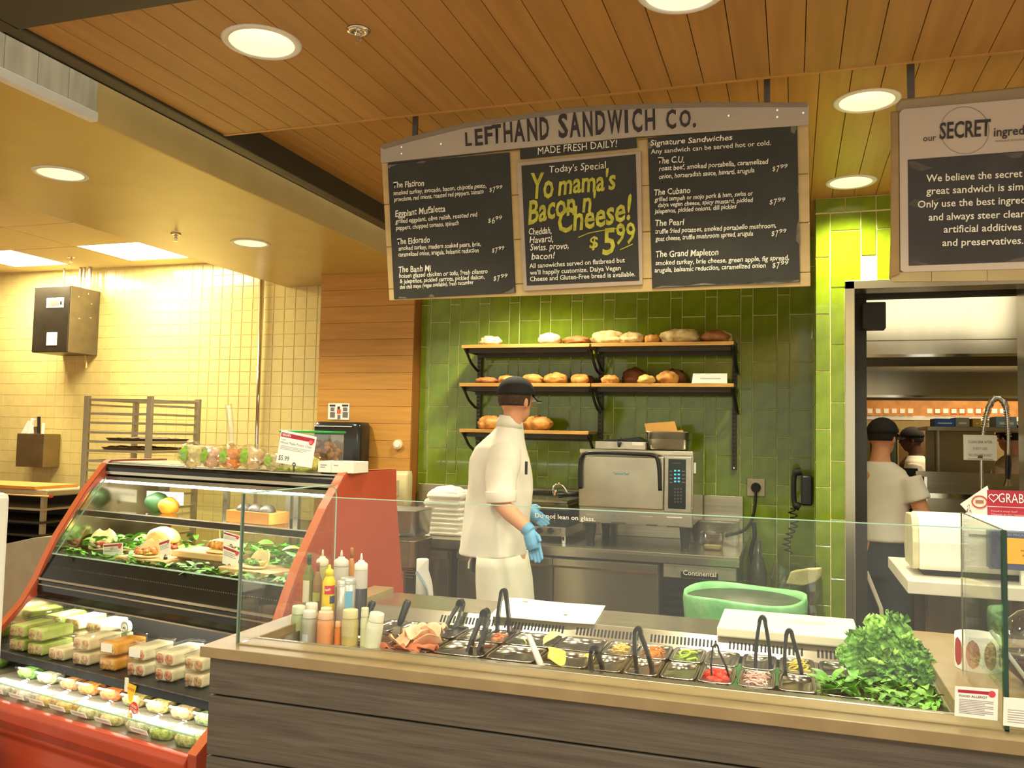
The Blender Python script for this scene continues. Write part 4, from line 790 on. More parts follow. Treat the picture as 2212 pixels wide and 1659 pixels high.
def card(name, lab, px, Y, red=True, lines=5, title=None, par_cat='sign', circ=True):
    # px corners TL, TR, BR, BL seen; vertical card in plane Y
    P4 = [at(*p, Y=Y) for p in px]; t = thing(name, lab, par_cat, (sum(p.x for p in P4)/4, Y, min(p.z for p in P4))); n = Vector((0, -1, 0))
    part('sheet', MB().prism(P4, (0, 0, 0), (0, .0015, 0)), PAPER, t); TL, TR, BR, BL = P4; ex = TR-TL; ey = TL-BL
    def q(u, v): return BL.lerp(BR, u).lerp(TL.lerp(TR, u), v)
    if red: part('red_band', MB().prism([q(.07, .80)+n*.0004, q(.93, .80)+n*.0004, q(.93, .90)+n*.0004, q(.07, .90)+n*.0004], (0, 0, 0), n*.0003), RED, t)
    if circ: c = q(.86, .83); R_ = ex.length*.085; part('red_dot', MB().prism([c+ex.normalized()*math.cos(a*PI/8)*R_+ey.normalized()*math.sin(a*PI/8)*R_ for a in range(16)], n*.0008, n*.0012), mat('dot_red', (214, 70, 80), .5), t)
    if title: text(title, q(.1, .66), ex, ey, ey.length*.075, ex.length*.66, TEXTG, t, bold=.02)
    for i in range(lines): v = .56-.5*i/max(1, lines); part('text_line', MB().prism([q(.1, v)+n*.0004, q(.9-.2*(i % 3 == 2), v)+n*.0004, q(.9-.2*(i % 3 == 2), v+.028)+n*.0004, q(.1, v+.028)+n*.0004], (0, 0, 0), n*.0002), mat('fine_print', (176, 168, 166), .7), t)
    return t, q
card('allergy_card', 'white card with red band on the glass at lower right', [(2063, 1482), (2156, 1489), (2155, 1557), (2062, 1546)], gy-.009, title='FOOD ALLERGY', lines=9)
card('paper_card', 'plain white card right of the dark glass edge, cut by the frame', [(2168, 1506), (2262, 1513), (2260, 1578), (2167, 1567)], gy-.009, red=False, circ=False, lines=6)
# sticker roll
c = at(2112, 1412, Z=.949); c = Vector((c.x, 2.62, .949)); a = at(2045, 1375, Y=2.58); b = at(2125, 1375, Y=2.58); R_ = .055; cz = at(2080, 1418, Y=2.58).z
c = Vector((b.x-.008, 2.62, .949)); t = thing('sticker_roll', 'white paper roll printed with round red stickers behind the glass', 'sticker roll', c); H_ = at(2080, 1370, Y=2.6).z-.949
part('roll', MB().lathe(c, [(R_, 0), (R_, H_), (R_*.86, H_), (R_*.86, .01)], 32, caps=False), PAPER, t, smooth=True)
for a0 in (-2.75, -1.95, -1.15, -.35):
    part('red_sticker', MB().grid(lambda u, v: c+Vector((math.cos(a0+(u-.5)*.62*math.sqrt(max(0, 1-(2*v-1)**2)))*(R_+.0008), math.sin(a0+(u-.5)*.62*math.sqrt(max(0, 1-(2*v-1)**2)))*(R_+.0008), H_*(.5+.42*(2*v-1)))), 6, 10), mat('sticker_red', (176, 52, 54), .5, var=.05), t, smooth=True)
# glass dome with bowl at right edge
c = at(2235, 1440, Y=2.55); c = Vector((at(2238, 1440, Y=2.5).x, 2.5, .949)); t = thing('sample_bowl', 'dark red bowl under a clear dome at the right edge', 'bowl', c)
part('bowl', MB().lathe(c, [(.03, 0), (.034, .006), (.062, .03), (.085, .07), (.082, .072), (.058, .034), (.02, .012)], 28), mat('bowl_red', (70, 24, 30), .12, var=.1, coat=.6), t, smooth=True)
part('dome', MB().lathe(c+Vector((0, 0, .073)), [(.082, 0), (.08, .04), (.066, .08), (.04, .105), (.014, .114), (.01, .125), (.02, .135), (.018, .15), (.004, .158)], 28), glassm('dome_glass', (.8, .8, .8), .22, .05), t, smooth=True)
a = at(2140, 1362, Y=2.36); b = at(2212, 1460, Y=2.36); solo('serving_stick', MB().tube([a, b, b+(b-a)*.3], .005, 8), mat('stick_grey', (170, 172, 160), .3, var=.05), 'pale straight utensil leaning by the domed bowl', 'utensil', smooth=True)
# ================================================================ DELI CASE
CM = Matrix.Translation((-1.73, 3.105, 0)) @ Matrix.Rotation(math.radians(169), 4, 'Z')
def cm(): return MB(CM)
case = thing('deli_display_case', 'red ended deli display case with slanted glass, left of the counter', 'display case', (0, 0, 0), M=CM)
prof = [(-.348, 1.386), (-.02, 1.384), (.004, 1.368), (.107, 1.241), (.238, 1.04), (.294, .927), (.33, .845), (.39, .75), (.465, .675), (.62, .53), (.70, .47), (.70, 0), (-.45, 0), (-.426, .837), (-.397, 1.0), (-.355, 1.25)]
for s0, s1 in ((0, .042), (1.50, 1.54)):
    p_ = part('end_panel', cm().prism([(0, v, z) for v, z in prof], (s0, 0, 0), (s1, 0, 0)), REDP, case, bevel=.003)
    ed = cm(); fp = prof[:11]
    for i in range(len(fp)-1):
        (v0, z0), (v1, z1) = fp[i], fp[i+1]; d = Vector((0, v1-v0, z1-z0)).normalized(); n = Vector((0, -d.z, d.y))*-.0015
        n = Vector((0, d.z, -d.y))*-.0025 if False else Vector((0, -d.z, d.y))*.0025*(-1)
        n = Vector((0, abs(d.z)+.001, abs(d.y)))*.0028
        ed.add([Vector((s0-.0005, v0, z0))+n, Vector((s1+.0005, v0, z0))+n, Vector((s1+.0005, v1, z1))+n, Vector((s0-.0005, v1, z1))+n], [(0, 1, 2, 3)])
    part('panel_edge', ed, ORANGEP, case)
S0, S1 = .043, 1.499
for s_ in (.0425, 1.4985): part('inner_liner', cm().prism([(0, v, z) for v, z in ((-.34, 1.33), (0, 1.31), (.10, 1.23), (.232, 1.03), (.285, .925), (.285, .80), (.37, .75), (.45, .665), (.60, .52), (.67, .45), (.02, .42), (.02, .93), (-.34, .94))], (s_, 0, 0), (s_+.0012, 0, 0)), mat('liner_steel', (196, 190, 172), .12, 1, var=.04), case)
part('top_deck', cm().box((S0, -.345, 1.352), (S1, -.02, 1.378)), mat('case_top', (150, 138, 108), .35, .5, var=.06), case)
part('top_nose', cm().prism([(S0, -.03, 1.379), (S0, -.004, 1.374), (S0, .012, 1.35), (S0, .012, 1.315), (S0, -.02, 1.305), (S0, -.05, 1.31)], (0, 0, 0), (S1-S0, 0, 0)), mat('case_black', (44, 42, 36), .2, .5, var=.1), case, bevel=.002)
part('nose_trim', cm().box((S0, .011, 1.318), (S1, .016, 1.332)), STEEL, case); part('nose_line', cm().box((S0, .004, 1.366), (S1, .009, 1.372)), STEEL, case)
part('lamp_housing', cm().box((S0, -.045, 1.288), (S1, .004, 1.306)), mat('case_grey', (130, 122, 100), .3, .6), case)
part('led_tube', MB(CM).tube([(S0+.01, -.012, 1.281), (S1-.01, -.012, 1.281)], .0075, 8), LED, case)
part('front_glass', cm().prism([(S0, .018, 1.30), (S0, .022, 1.30), (S0, .262, .957), (S0, .258, .957)], (0, 0, 0), (S1-S0, 0, 0)), GLASS, case)
part('glass_edge', cm().box((S0, .258, .955), (S1, .266, .960)), EDGEB, case)
part('glass_edge', MB(CM).tube([(S1-.02, .022, 1.30), (S1-.02, .262, .957)], .003, 6), mat('edge_grey_green', (120, 140, 124), .1), case)
BB = mat('bumper_black', (36, 35, 30), .22, .3, var=.1)
part('bumper', cm().prism([(S0, .264, .955), (S0, .318, .858), (S0, .30, .84), (S0, .23, .93)], (0, 0, 0), (S1-S0, 0, 0)), BB, case)
part('bumper_trim', cm().box((S0, .316, .848), (S1, .328, .858)), STEEL, case); part('bumper_trim', cm().box((S0, .322, .826), (S1, .332, .832)), STEEL, case)
part('lower_bumper', cm().prism([(S0, .322, .846), (S0, .330, .80), (S0, .322, .762), (S0, .25, .762), (S0, .25, .846)], (0, 0, 0), (S1-S0, 0, 0)), BB, case, bevel=.003); part('lower_trim', cm().box((S0, .324, .762), (S1, .333, .768)), STEEL, case)
sl = cm()
for i in range(110): sl.box((S0+.02+i*.0128, .2905, .902), (S0+.026+i*.0128, .2925, .908))
part('air_slots', sl, mat('slot_grey', (84, 80, 70), .5), case, kind='stuff')
part('upper_deck', cm().box((S0, -.34, .925), (S1, .24, .945)), mat('deck_dark', (60, 62, 50), .4, .3), case)
part('glass_shelf', cm().box((S0, -.30, 1.13), (S1, .04, 1.137)), GLASS, case); part('shelf_rail', cm().box((S0, .04, 1.112), (S1, .052, 1.142)), BB, case)
part('shelf_light', cm().box((S0, .052, 1.138), (S1, .056, 1.143)), mat('trim_bright', (232, 226, 210), .2, .6), case); part('shelf_light', cm().box((S0, .050, 1.108), (S1, .055, 1.112)), mat('trim_bright', (232, 226, 210), .2, .6), case)
part('shelf_lamp', cm().box((S0+.02, .0, 1.118), (S1-.02, .03, 1.124)), emit('shelf_led', (255, 246, 230), 2.5), case)
part('rear_glass', cm().box((S0, -.335, .95), (S1, -.330, 1.35)), glassm('rear_glass', (.86, .88, .82), .05), case)
for s in (S0, .55, .60, 1.02, S1-.03): part('rear_post', cm().box((s, -.345, .945), (s+.03, -.325, 1.352)), STEEL, case)
# lower open part
part('rear_liner', cm().box((S0, .02, .05), (S1, .035, .925)), mat('liner_black', (40, 39, 34), .5, var=.15, scale=4), case); part('ceiling_liner', cm().box((S0, .03, .80), (S1, .255, .81)), BLACKM, case)
part('product_shelf', cm().box((S0, .05, .574), (S1, .545, .588)), BLACKM, case); part('shelf_lip', cm().box((S0, .545, .562), (S1, .556, .592)), mat('lip_blue_black', (60, 66, 76), .2, .5), case)
part('shelf_lamp', cm().box((S0+.03, .50, .566), (S1-.03, .53, .573)), emit('shelf_led', (255, 246, 230), 2.5), case); part('canopy_lamp', cm().box((S0+.03, .21, .793), (S1-.03, .24, .799)), emit('shelf_led', (255, 246, 230), 2.5), case)
part('product_deck', cm().box((S0, .04, .42), (S1, .685, .455)), mat('deck_pale', (110, 104, 84), .4, var=.1), case); part('deck_glass', cm().box((S0, .672, .455), (S1, .676, .52)), GLASS, case); part('deck_glass_edge', cm().box((S0, .671, .519), (S1, .677, .522)), EDGEB, case)
part('red_base', cm().prism([(S0, .680, .462), (S0, .70, .460), (S0, .712, .44), (S0, .712, .36), (S0, .69, .33), (S0, .70, .28), (S0, .70, .02), (S0, .66, .02), (S0, .66, .455)], (0, 0, 0), (S1-S0, 0, 0)), mat('red_bumper', (186, 72, 44), .3, var=.05), case, bevel=.006)
part('red_channel', cm().box((S0, .7125, .375), (S1, .716, .40)), mat('red_dark', (150, 46, 22), .4), case)
def c2w(s, v, z): return CM @ Vector((s, v, z))
def cm_light(p, size, sy, power, name='case_led'):
    d = bpy.data.lights.new(name, 'AREA'); d.energy = power; d.color = (1, .95, .84); d.shape = 'RECTANGLE'; d.size = size; d.size_y = sy
    o = bpy.data.objects.new(name, d); COL.objects.link(o); o.matrix_world = CM @ Matrix.Translation(p)
cm_light((.77, -.03, 1.27), 1.35, .02, 5); cm_light((.77, .225, .785), 1.35, .03, 9); cm_light((.77, .52, .56), 1.35, .03, 4.5); cm_light((.77, .0, 1.105), 1.35, .02, 2)
def cthing(nm, lab, cat, s, v, z, grp=None, rz=0):
    M = CM @ Matrix.Translation((s, v, z)) @ Matrix.Rotation(rz, 4, 'Z'); return thing(nm, lab, cat, (0, 0, 0), M=M, group=grp), M
# sandwich wedge packs: local x right-left width, y to customer
FILL = {'green': ((196, 214, 110), (150, 120, 80)), 'pale': ((246, 232, 190), (176, 128, 86)), 'orange': ((240, 170, 60), (226, 132, 50)), 'cream': ((250, 238, 204), (206, 110, 74))}
def wedge(s, v, z, kind, lab, tag_=False, rz=.12):
    t, M = cthing('wrap_pack', lab, 'sandwich pack', s, v, z, 'clear boxes of wraps on the middle shelf', rz); c, f = FILL[kind]; w_, d_, h_ = .05, .17, .052
    def fb(u, v_): return None
    part('wrap', MB(M).prism([(-w_*.86, 0, .002), (w_*.86, 0, .002), (w_*.86, 0, h_*.9), (-w_*.86, 0, h_*.9)], (0, -d_+.01, 0), (0, -.006, 0)), mat('wrap_'+kind, c, .6, var=.08, scale=30), t, bevel=.008)
    for dx in (-.022, .022): part('cut_face', MB(M).blob((dx, -.006, h_*.46), (.019, .004, .020), .2, 3, 10, seed=s*9), mat('filling_'+kind, f, .5, var=.45, scale=70, rgb2=tuple(min(255, q+50) for q in f)), t, smooth=True)
    part('box', MB(M).rings([((0, -d_/2, 0), w_*.94, d_/2*.97), ((0, -d_/2, .003), w_*.96, d_/2*.98), ((0, -d_/2, h_), w_, d_/2), ((0, -d_/2, h_+.003), w_+.003, d_/2+.003), ((0, -d_/2, h_+.006), w_*.95, d_/2*.97)], 24, p=8), CLEAR, t)
    if tag_: part('label', MB(M).box((-.028, .0, .014), (.028, .002, .046)), PAPER, t)
    return t
for s, v, n, k, lab, tg in ((1.33, .52, 2, 'green', 'at the far left', 0), (1.20, .52, 2, 'green', 'second from the left', 0), (1.055, .52, 1, 'pale', 'standing alone, third from the left', 0), (.91, .51, 2, 'pale', 'fourth from the left', 0), (.755, .50, 2, 'orange', 'with bright orange filling', 1), (.60, .49, 2, 'cream', 'behind the red oval tag', 1), (.45, .48, 2, 'cream', 'right of the red oval tag', 0), (.30, .47, 2, 'pale', 'partly behind the counter end', 0)):
    for j in range(n): wedge(s, v, .589+j*.060, k, ('clear box with %s wrap, ' % k)+('lower one ' if j == 0 and n == 2 else 'upper one ' if n == 2 else '')+lab, tg and j == 1)
for s, v, k, lab in ((1.40, .32, 'green', 'back row, far left'), (1.27, .31, 'pale', 'back row, second from the left'), (1.12, .31, 'pale', 'back row, right of the second'), (.66, .28, 'cream', 'back row, behind the red oval tag'), (.42, .27, 'cream', 'back row, near the counter end')):
    for j in range(2 if s > 1 else 1): wedge(s, v, .589+j*.060, k, 'clear box with %s wrap, %s%s' % (k, lab, ', upper' if j else ''))
def tub(s, v, z, c, lab, r=.060, h=.044, lettuce=False):
    t, M = cthing('food_tub', lab, 'food tub', s, v, z, 'clear tubs of prepared food on the lowest deck', .1)
    part('food', MB(M).rings([((0, 0, .003), r*.78, r*.66), ((0, 0, h*.6), r*.9, r*.78), ((0, 0, h*.82), r*.75, r*.6), ((0, 0, h*.88), r*.3, r*.25)], 18, p=3), mat('food_%d_%d_%d' % c, c, .5, var=.4, scale=60, rgb2=tuple(min(255, int(q*1.25)+10) for q in c), bump=.5), t, smooth=True)
    part('tub', MB(M).rings([((0, 0, 0), r*.8, r*.7), ((0, 0, .004), r*.84, r*.72), ((0, 0, h), r*1.02, r*.88), ((0, 0, h+.002), r*1.08, r*.94), ((0, 0, h+.008), r*1.0, r*.86), ((0, 0, h+.009), r*.9, r*.76)], 22, p=3.4), CLEAR, t, smooth=False)
    if lettuce: part('leaf', leafmb(MB(M), (-.03, .01, h*.6), (1, 0, .1), (0, 0, 1), .06, .02, .2, .1), LEAFL, t, smooth=True)
for i, (s, c, lab) in enumerate(((1.21, (200, 206, 160), 'pale salad tub, far left of the front row'), (1.07, (226, 220, 180), 'white salad tub, second in the front row'), (.94, (222, 156, 80), 'orange glazed tub, third in the front row'), (.81, (226, 150, 60), 'amber pasta tub, fourth in the front row'), (.68, (206, 200, 130), 'pale green tub in the middle of the front row'), (.54, (232, 206, 120), 'yellow pasta tub with brown topping, front row'), (.40, (206, 218, 150), 'leafy salad tub behind a white tag, front row'), (.27, (150, 196, 90), 'green salad tub beside the counter end, front row'), (.14, (160, 196, 110), 'green tub mostly behind the counter end'))):
    tub(s, .60, .456, c, lab, lettuce=i in (6, 7))
for i, (s, c, lab) in enumerate(((1.36, (120, 170, 80), 'green salad tub, far left of the second row'), (1.22, (206, 196, 140), 'salad tub with red tomato, second row'), (1.06, (180, 120, 70), 'brown rice tub, second row'), (.94, (214, 116, 50), 'red orange curry tub, second row left'), (.80, (206, 100, 46), 'deep orange curry tub, second row middle'), (.66, (150, 134, 80), 'olive grain tub, second row'), (.52, (214, 170, 100), 'tan noodle tub under the red oval tag'), (.38, (196, 150, 100), 'brown tub near the counter end, second row'), (.25, (110, 130, 80), 'dark green tub near the counter end, second row'))):
    tub(s, .42, .456, c, lab)
for i, s in enumerate((1.2, 1.06, .93, .80, .67, .53, .33)):
    t, M = cthing('price_tag', 'white price tag under the front tubs, %s' % ('leftmost', 'second from the left', 'third from the left', 'middle of the row', 'third from the right', 'second from the right', 'rightmost')[i], 'price tag', s, .664, .474, 'white price tags along the deck')
    part('tag', MB(M).prism([(-.045, 0, 0), (.045, 0, 0), (.045, .008, .018), (-.045, .008, .018)], (0, 0, 0), (0, -.002, 0)), PAPER, t); part('holder', MB(M).box((-.03, -.006, -.018), (.03, -.003, .004)), CLEAR, t); part('tag_line', MB(M).box((-.03, .0062, .010), (.03, .0072, .012)), mat('fine_print', (176, 168, 166), .7), t)
# red oval tag with yellow pennant
t, M = cthing('shelf_tag', 'red oval shelf tag on a yellow pennant hanging from the shelf edge', 'tag', .50, .565, .47)
ov = [(-.0+math.cos(a*PI/12)*.026, .0, math.sin(a*PI/12)*.038+.026) for a in range(24)]; R_ = Matrix.Rotation(-.25, 4, 'Y')
part('oval', MB(M @ R_).prism(ov, (0, 0, 0), (0, .002, 0)), REDT, t); part('pennant', MB(M).prism([(-.012, 0, .118), (.045, 0, .124), (.028, 0, .06), (.010, 0, .05)], (0, -.003, 0), (0, -.001, 0)), YEL, t); part('pennant_band', MB(M).prism([(-.006, 0, .105), (.040, 0, .110), (.037, 0, .100), (-.002, 0, .095)], (0, -.001, 0), (0, 0, 0)), mat('tag_amber', (226, 140, 40), .5), t)
XT = (CM.to_3x3() @ R_.to_3x3() @ Vector((-1, 0, 0))); ZT = (CM.to_3x3() @ R_.to_3x3() @ Vector((0, 0, 1)))
for s_, dz, w_ in (('GOOD', .042, .030), ('STUFF', .028, .034), ('FOR LESS', .016, .032)):
    text(s_, M @ R_ @ Vector((w_/2, .0025, dz)), XT, ZT, .0095 if dz > .02 else .006, w_, PAPER, t, bold=.01)
part('clip', MB(M).box((.035, -.004, .09), (.05, .002, .14)), WHITE, t)
# round dial thermometer on the rear liner
t, M = cthing('dial_thermometer', 'small round white dial standing behind the wrap boxes', 'thermometer', 1.0, .22, .64); part('dial', MB(M).tube([(0, 0, .04), (0, .02, .04)], .026, 20), mat('dial_pale', (190, 196, 160), .4), t, smooth=False); part('dial_face', MB(M).tube([(0, .0205, .038), (0, .022, .038)], .016, 16), PAPER, t); part('dial_mark', MB(M).box((-.008, .0222, .034), (.008, .023, .041)), TEXTG, t); part('stand', MB(M).box((-.02, -.01, -.05), (.02, .02, .016)), mat('dial_pale', (190, 196, 160), .4), t)
# upper deck food ----------------------------------------------------
def board(s, v, ls, lv, z0, z1, lab, rz=0):
    t, M = cthing('wooden_board', lab, 'serving board', s, v, z0, None, rz); part('plank', MB(M).box((-ls/2, -lv/2, 0), (ls/2, lv/2, z1-z0)), mat('maple_board', (222, 180, 120), .5, var=.1, scale=6, stretch=(.6, 6, 6)), t, bevel=.004); part('foot', MB(M).box((-ls/2+.02, -lv/2+.02, -.008), (ls/2-.02, lv/2-.02, 0)), mat('maple_dark', (190, 146, 92), .5), t)
board(.97, .13, .30, .16, .955, .975, 'pale wooden board under the taco, left of the middle', .05); board(.70, .04, .34, .16, .985, 1.012, 'thick wooden board under the fried chicken sandwich', .03)
board(.33, .12, .30, .18, .955, .985, 'pale wooden board under the right hand taco', -.05); board(1.28, .02, .18, .12, .955, .97, 'small wooden board behind the left sandwiches')
TORT = mat('pita', (240, 206, 136), .6, var=.08, scale=18, rgb2=(250, 224, 164), bump=.15)
def disc(mb, M2, r, th=.005, bend=.5):
    return mb
def taco(s, v, z, r, lab, fill, rz=0, lean=.3, top=True):
    t, M = cthing('pita_sandwich', lab, 'sandwich', s, v, z, None, rz)
    def f(u, w_): # folded disc: bottom flat toward customer, rises at rear
        a = (u-.5)*2; b = (w_-.5)*2; x = a*r*math.sqrt(max(0, 1-b*b*.9)); q = b*r
        return M @ Vector((x, q*.9 if q > 0 else q*.35, .004 if q > 0 else -q*lean*2.4+.004+.012*a*a))
    part('pita', MB().grid(f, 14, 14), TORT, t, smooth=True, solid=.005)
    rg = random.Random(int(s*100)); 
    for nm, c, n, sz in fill:
        mb = MB(M)
        for i in range(n):
            a = rg.uniform(-.75, .75); b = rg.uniform(-.25, .7); mb.blob((a*r, b*r*.7, .012+sz*.5*rg.uniform(.3, 1.6)), (sz*rg.uniform(.7, 1.3), sz*rg.uniform(.6, 1), sz*rg.uniform(.4, .8)), .5, 3, 7, seed=i)
        part(nm, mb, mat('f_'+nm, c, .5, var=.35, scale=50), t, smooth=True)
taco(.985, .14, .978, .078, 'open pita taco with chicken, carrot and lettuce, left of the middle', (('chicken', (214, 130, 60), 14, .02), ('carrot_shreds', (240, 140, 50), 10, .010), ('lettuce_shreds', (190, 214, 100), 16, .010)))
taco(.34, .12, .988, .075, 'pita taco heaped with herbs on the right board', (('herbs', (90, 150, 50), 26, .011), ('filling', (236, 206, 130), 10, .014)), -.3)
taco(1.42, .06, .965, .065, 'standing pita with red chilli meat, far left', (('meat', (176, 66, 40), 14, .016), ('cream', (226, 206, 180), 5, .012)), .9, .5)
taco(.12, .10, .96, .07, 'pita sandwich with pink ham beside the right end panel', (('ham', (226, 150, 140), 12, .014),), -.6)
t, M = cthing('bun_sandwich', 'large glossy round bun sandwich with pulled meat behind the taco', 'sandwich', 1.10, -.02, .955)
part('bun_top', MB(M).blob((0, 0, .07), (.088, .07, .06), .05, 2, 20, flat=.2, seed=3), mat('bun', (232, 184, 90), .3, var=.12, scale=9, rgb2=(246, 214, 140)), t, smooth=True); part('bun_base', MB(M).blob((0, 0, .02), (.085, .068, .024), .05, 2, 18, seed=4), TORT, t, smooth=True)
mb = MB(M)
for i in range(16): a = i*.4; mb.blob((math.cos(a)*.075, math.sin(a)*.055, .045+.006*math.sin(i*3)), (.02, .018, .012), .5, 3, 7, seed=i)
part('pulled_meat', mb, mat('f_pull', (196, 96, 66), .5, var=.3, scale=50), t, smooth=True)
t, M = cthing('fried_sandwich', 'fried chicken sandwich on the thick wooden board', 'sandwich', .63, .05, 1.013)
mb = MB(M)
for i in range(9): mb.blob(((i-4)*.013, .012*math.sin(i*2), .026+.006*math.cos(i*1.7)), (.024, .03, .017), .5, 4, 9, seed=i)
part('fried_chicken', mb, mat('f_fried', (196, 120, 40), .5, var=.35, scale=40, rgb2=(226, 160, 70), bump=.5), t, smooth=True); part('flatbread', MB(M).blob((0, .012, .006), (.075, .045, .009), .1, 2, 16, seed=2), TORT, t, smooth=True); part('flatbread', MB(M).blob((0, -.012, .048), (.065, .035, .008), .1, 2, 16, seed=5), TORT, t, smooth=True)
part('skewer', MB(M).tube([(.035, -.02, .03), (.055, -.03, .09)], .0018, 6), OAK, t)
rg = random.Random(5)
def gl(nm, lab, s0, s1, v0, v1, z0, z1, n, L_, mt, sd):
    rg = random.Random(sd); mb = MB()
    for i in range(n):
        p = c2w(rg.uniform(s0, s1), rg.uniform(v0, v1), rg.uniform(z0, z1)); a = rg.uniform(0, 6.3); leafmb(mb, p, (math.cos(a), math.sin(a), rg.uniform(-.1, .45)), (rg.uniform(-.5, .5), rg.uniform(-.5, .5), 1), L_*rg.uniform(.7, 1.3), L_*rg.uniform(.15, .24), rg.uniform(-.1, .25), nu=5, nv=2)
    solo(nm, mb, mt, lab, 'greens', kind='stuff', smooth=True)
gl('display_leaves', 'bed of green leaves along the front of the upper case deck', .08, 1.46, .17, .235, .948, .965, 150, .06, LEAF, 1)
gl('display_leaves', 'leafy greens piled behind the taco at the right of the case', .08, .55, -.1, .06, .95, 1.05, 110, .075, LEAF, 2)
gl('display_leaves', 'green leaves round the left hand sandwiches in the case', 1.12, 1.48, -.1, .16, .95, 1.02, 90, .07, LEAF, 3)
gl('display_leaves', 'sprigs of green leaves behind the middle sandwiches', .55, 1.1, -.15, .0, .95, 1.03, 60, .07, LEAF, 4)
def ccard(px, v, lab, lines=3, title=None, red=True):
    P4 = []
    for x, y in px: d = ray(x, y); O = c2w(0, v, 0); n = CM.to_3x3() @ Vector((0, 1, 0)); P4.append(CAM+d*((O-CAM).dot(n)/d.dot(n)))
    t = thing('price_card', lab, 'price card', (P4[2]+P4[3])/2, group=None); n = CM.to_3x3() @ Vector((0, 1, 0)); TL, TR, BR, BL = P4
    part('sheet', MB().prism(P4, (0, 0, 0), n*-.0012), PAPER, t)
    def q(u, w_): return BL.lerp(BR, u).lerp(TL.lerp(TR, u), w_)+n*.0004
    if red: part('red_band', MB().prism([q(.03, .8), q(.97, .8), q(.97, .93), q(.03, .93)], (0, 0, 0), n*.0003), RED, t)
    c = q(.86, .80); e = (TR-TL).normalized(); u_ = (TL-BL).normalized(); R_ = (TR-TL).length*.085; red and part('red_dot', MB().prism([c+e*math.cos(a*PI/8)*R_+u_*math.sin(a*PI/8)*R_ for a in range(16)], n*.0004, n*.001), mat('dot_red', (214, 70, 80), .5), t)
    for i in range(lines): w_ = .66-.09*i; part('text_line', MB().prism([q(.06, w_), q(.85-.1*(i % 2), w_), q(.85-.1*(i % 2), w_+.035), q(.06, w_+.035)], (0, 0, 0), n*.0002), mat('fine_print', (176, 168, 166), .7), t)
    c = q(.5, .02); part('clip_ring', MB().tube([c+n*.002+e*math.cos(a*PI/8)*.006+u_*math.sin(a*PI/8)*.006 for a in range(17)], .0012, 5, caps=False), BLACK, t); part('clip_foot', MB().box(tuple(c+Vector((-.006, -.006, -.014))), tuple(c+Vector((.006, .006, -.004)))), BLACK, t)
    return t, q, n
ccard([(223, 1175), (265, 1172), (264, 1206), (222, 1209)], .18, 'white price card with red band, leftmost in the case'); ccard([(343, 1171), (366, 1163), (370, 1198), (346, 1206)], .16, 'narrow turned price card in front of the taco')
ccard([(483, 1147), (518, 1158), (518, 1182), (482, 1176)], .10, 'upper price card behind the glass corner post'); ccard([(482, 1176), (518, 1190), (512, 1228), (480, 1217)], .16, 'lower price card behind the glass corner post')
# glass shelf items
t, M = cthing('wooden_tray', 'small wooden tray of round rolls on the glass shelf', 'tray', .56, -.08, 1.138)
for a, b in (((-.13, -.06, 0), (.13, -.052, .05)), ((-.13, .052, 0), (.13, .06, .05)), ((-.13, -.052, 0), (-.122, .052, .05)), ((.122, -.052, 0), (.13, .052, .05)), ((-.122, -.052, 0), (.122, .052, .006))): part('side', MB(M).box(a, b), mat('tray_oak', (226, 150, 70), .5, var=.08, scale=6, stretch=(.6, 6, 6)), t)
for i, (x, lab) in enumerate(((.08, 'left'), (.01, 'middle'), (-.06, 'right'))):
    p = c2w(.56+x, -.08, 1.155); solo('dark_avocado', MB().blob(p+Vector((0, 0, .03)), (.038, .036, .034), .05, 2, 16, seed=i), mat('avocado', (66, 58, 44), .5, var=.2, scale=14, bump=.3), 'dark round avocado in the wooden tray, %s one' % lab, 'avocado', smooth=True)
p = c2w(1.28, -.12, 1.138); solo('green_squash', MB().blob(p+Vector((0, 0, .045)), (.06, .05, .05), .15, 2, 16, seed=2), mat('squash_green', (50, 90, 44), .5, var=.2), 'dark green squash on the left of the glass shelf', 'squash', smooth=True)
p = c2w(1.17, -.10, 1.138); solo('orange_squash', MB().blob(p+Vector((0, 0, .034)), (.055, .04, .038), .2, 2, 16, seed=6), mat('squash_orange', (226, 140, 30), .5, var=.15), 'orange squash beside the green one in the case', 'squash', smooth=True)
ccard([(317, 1060), (397, 1064), (396, 1092), (316, 1088)], -.2, 'pale notice card standing on the glass shelf', red=False)
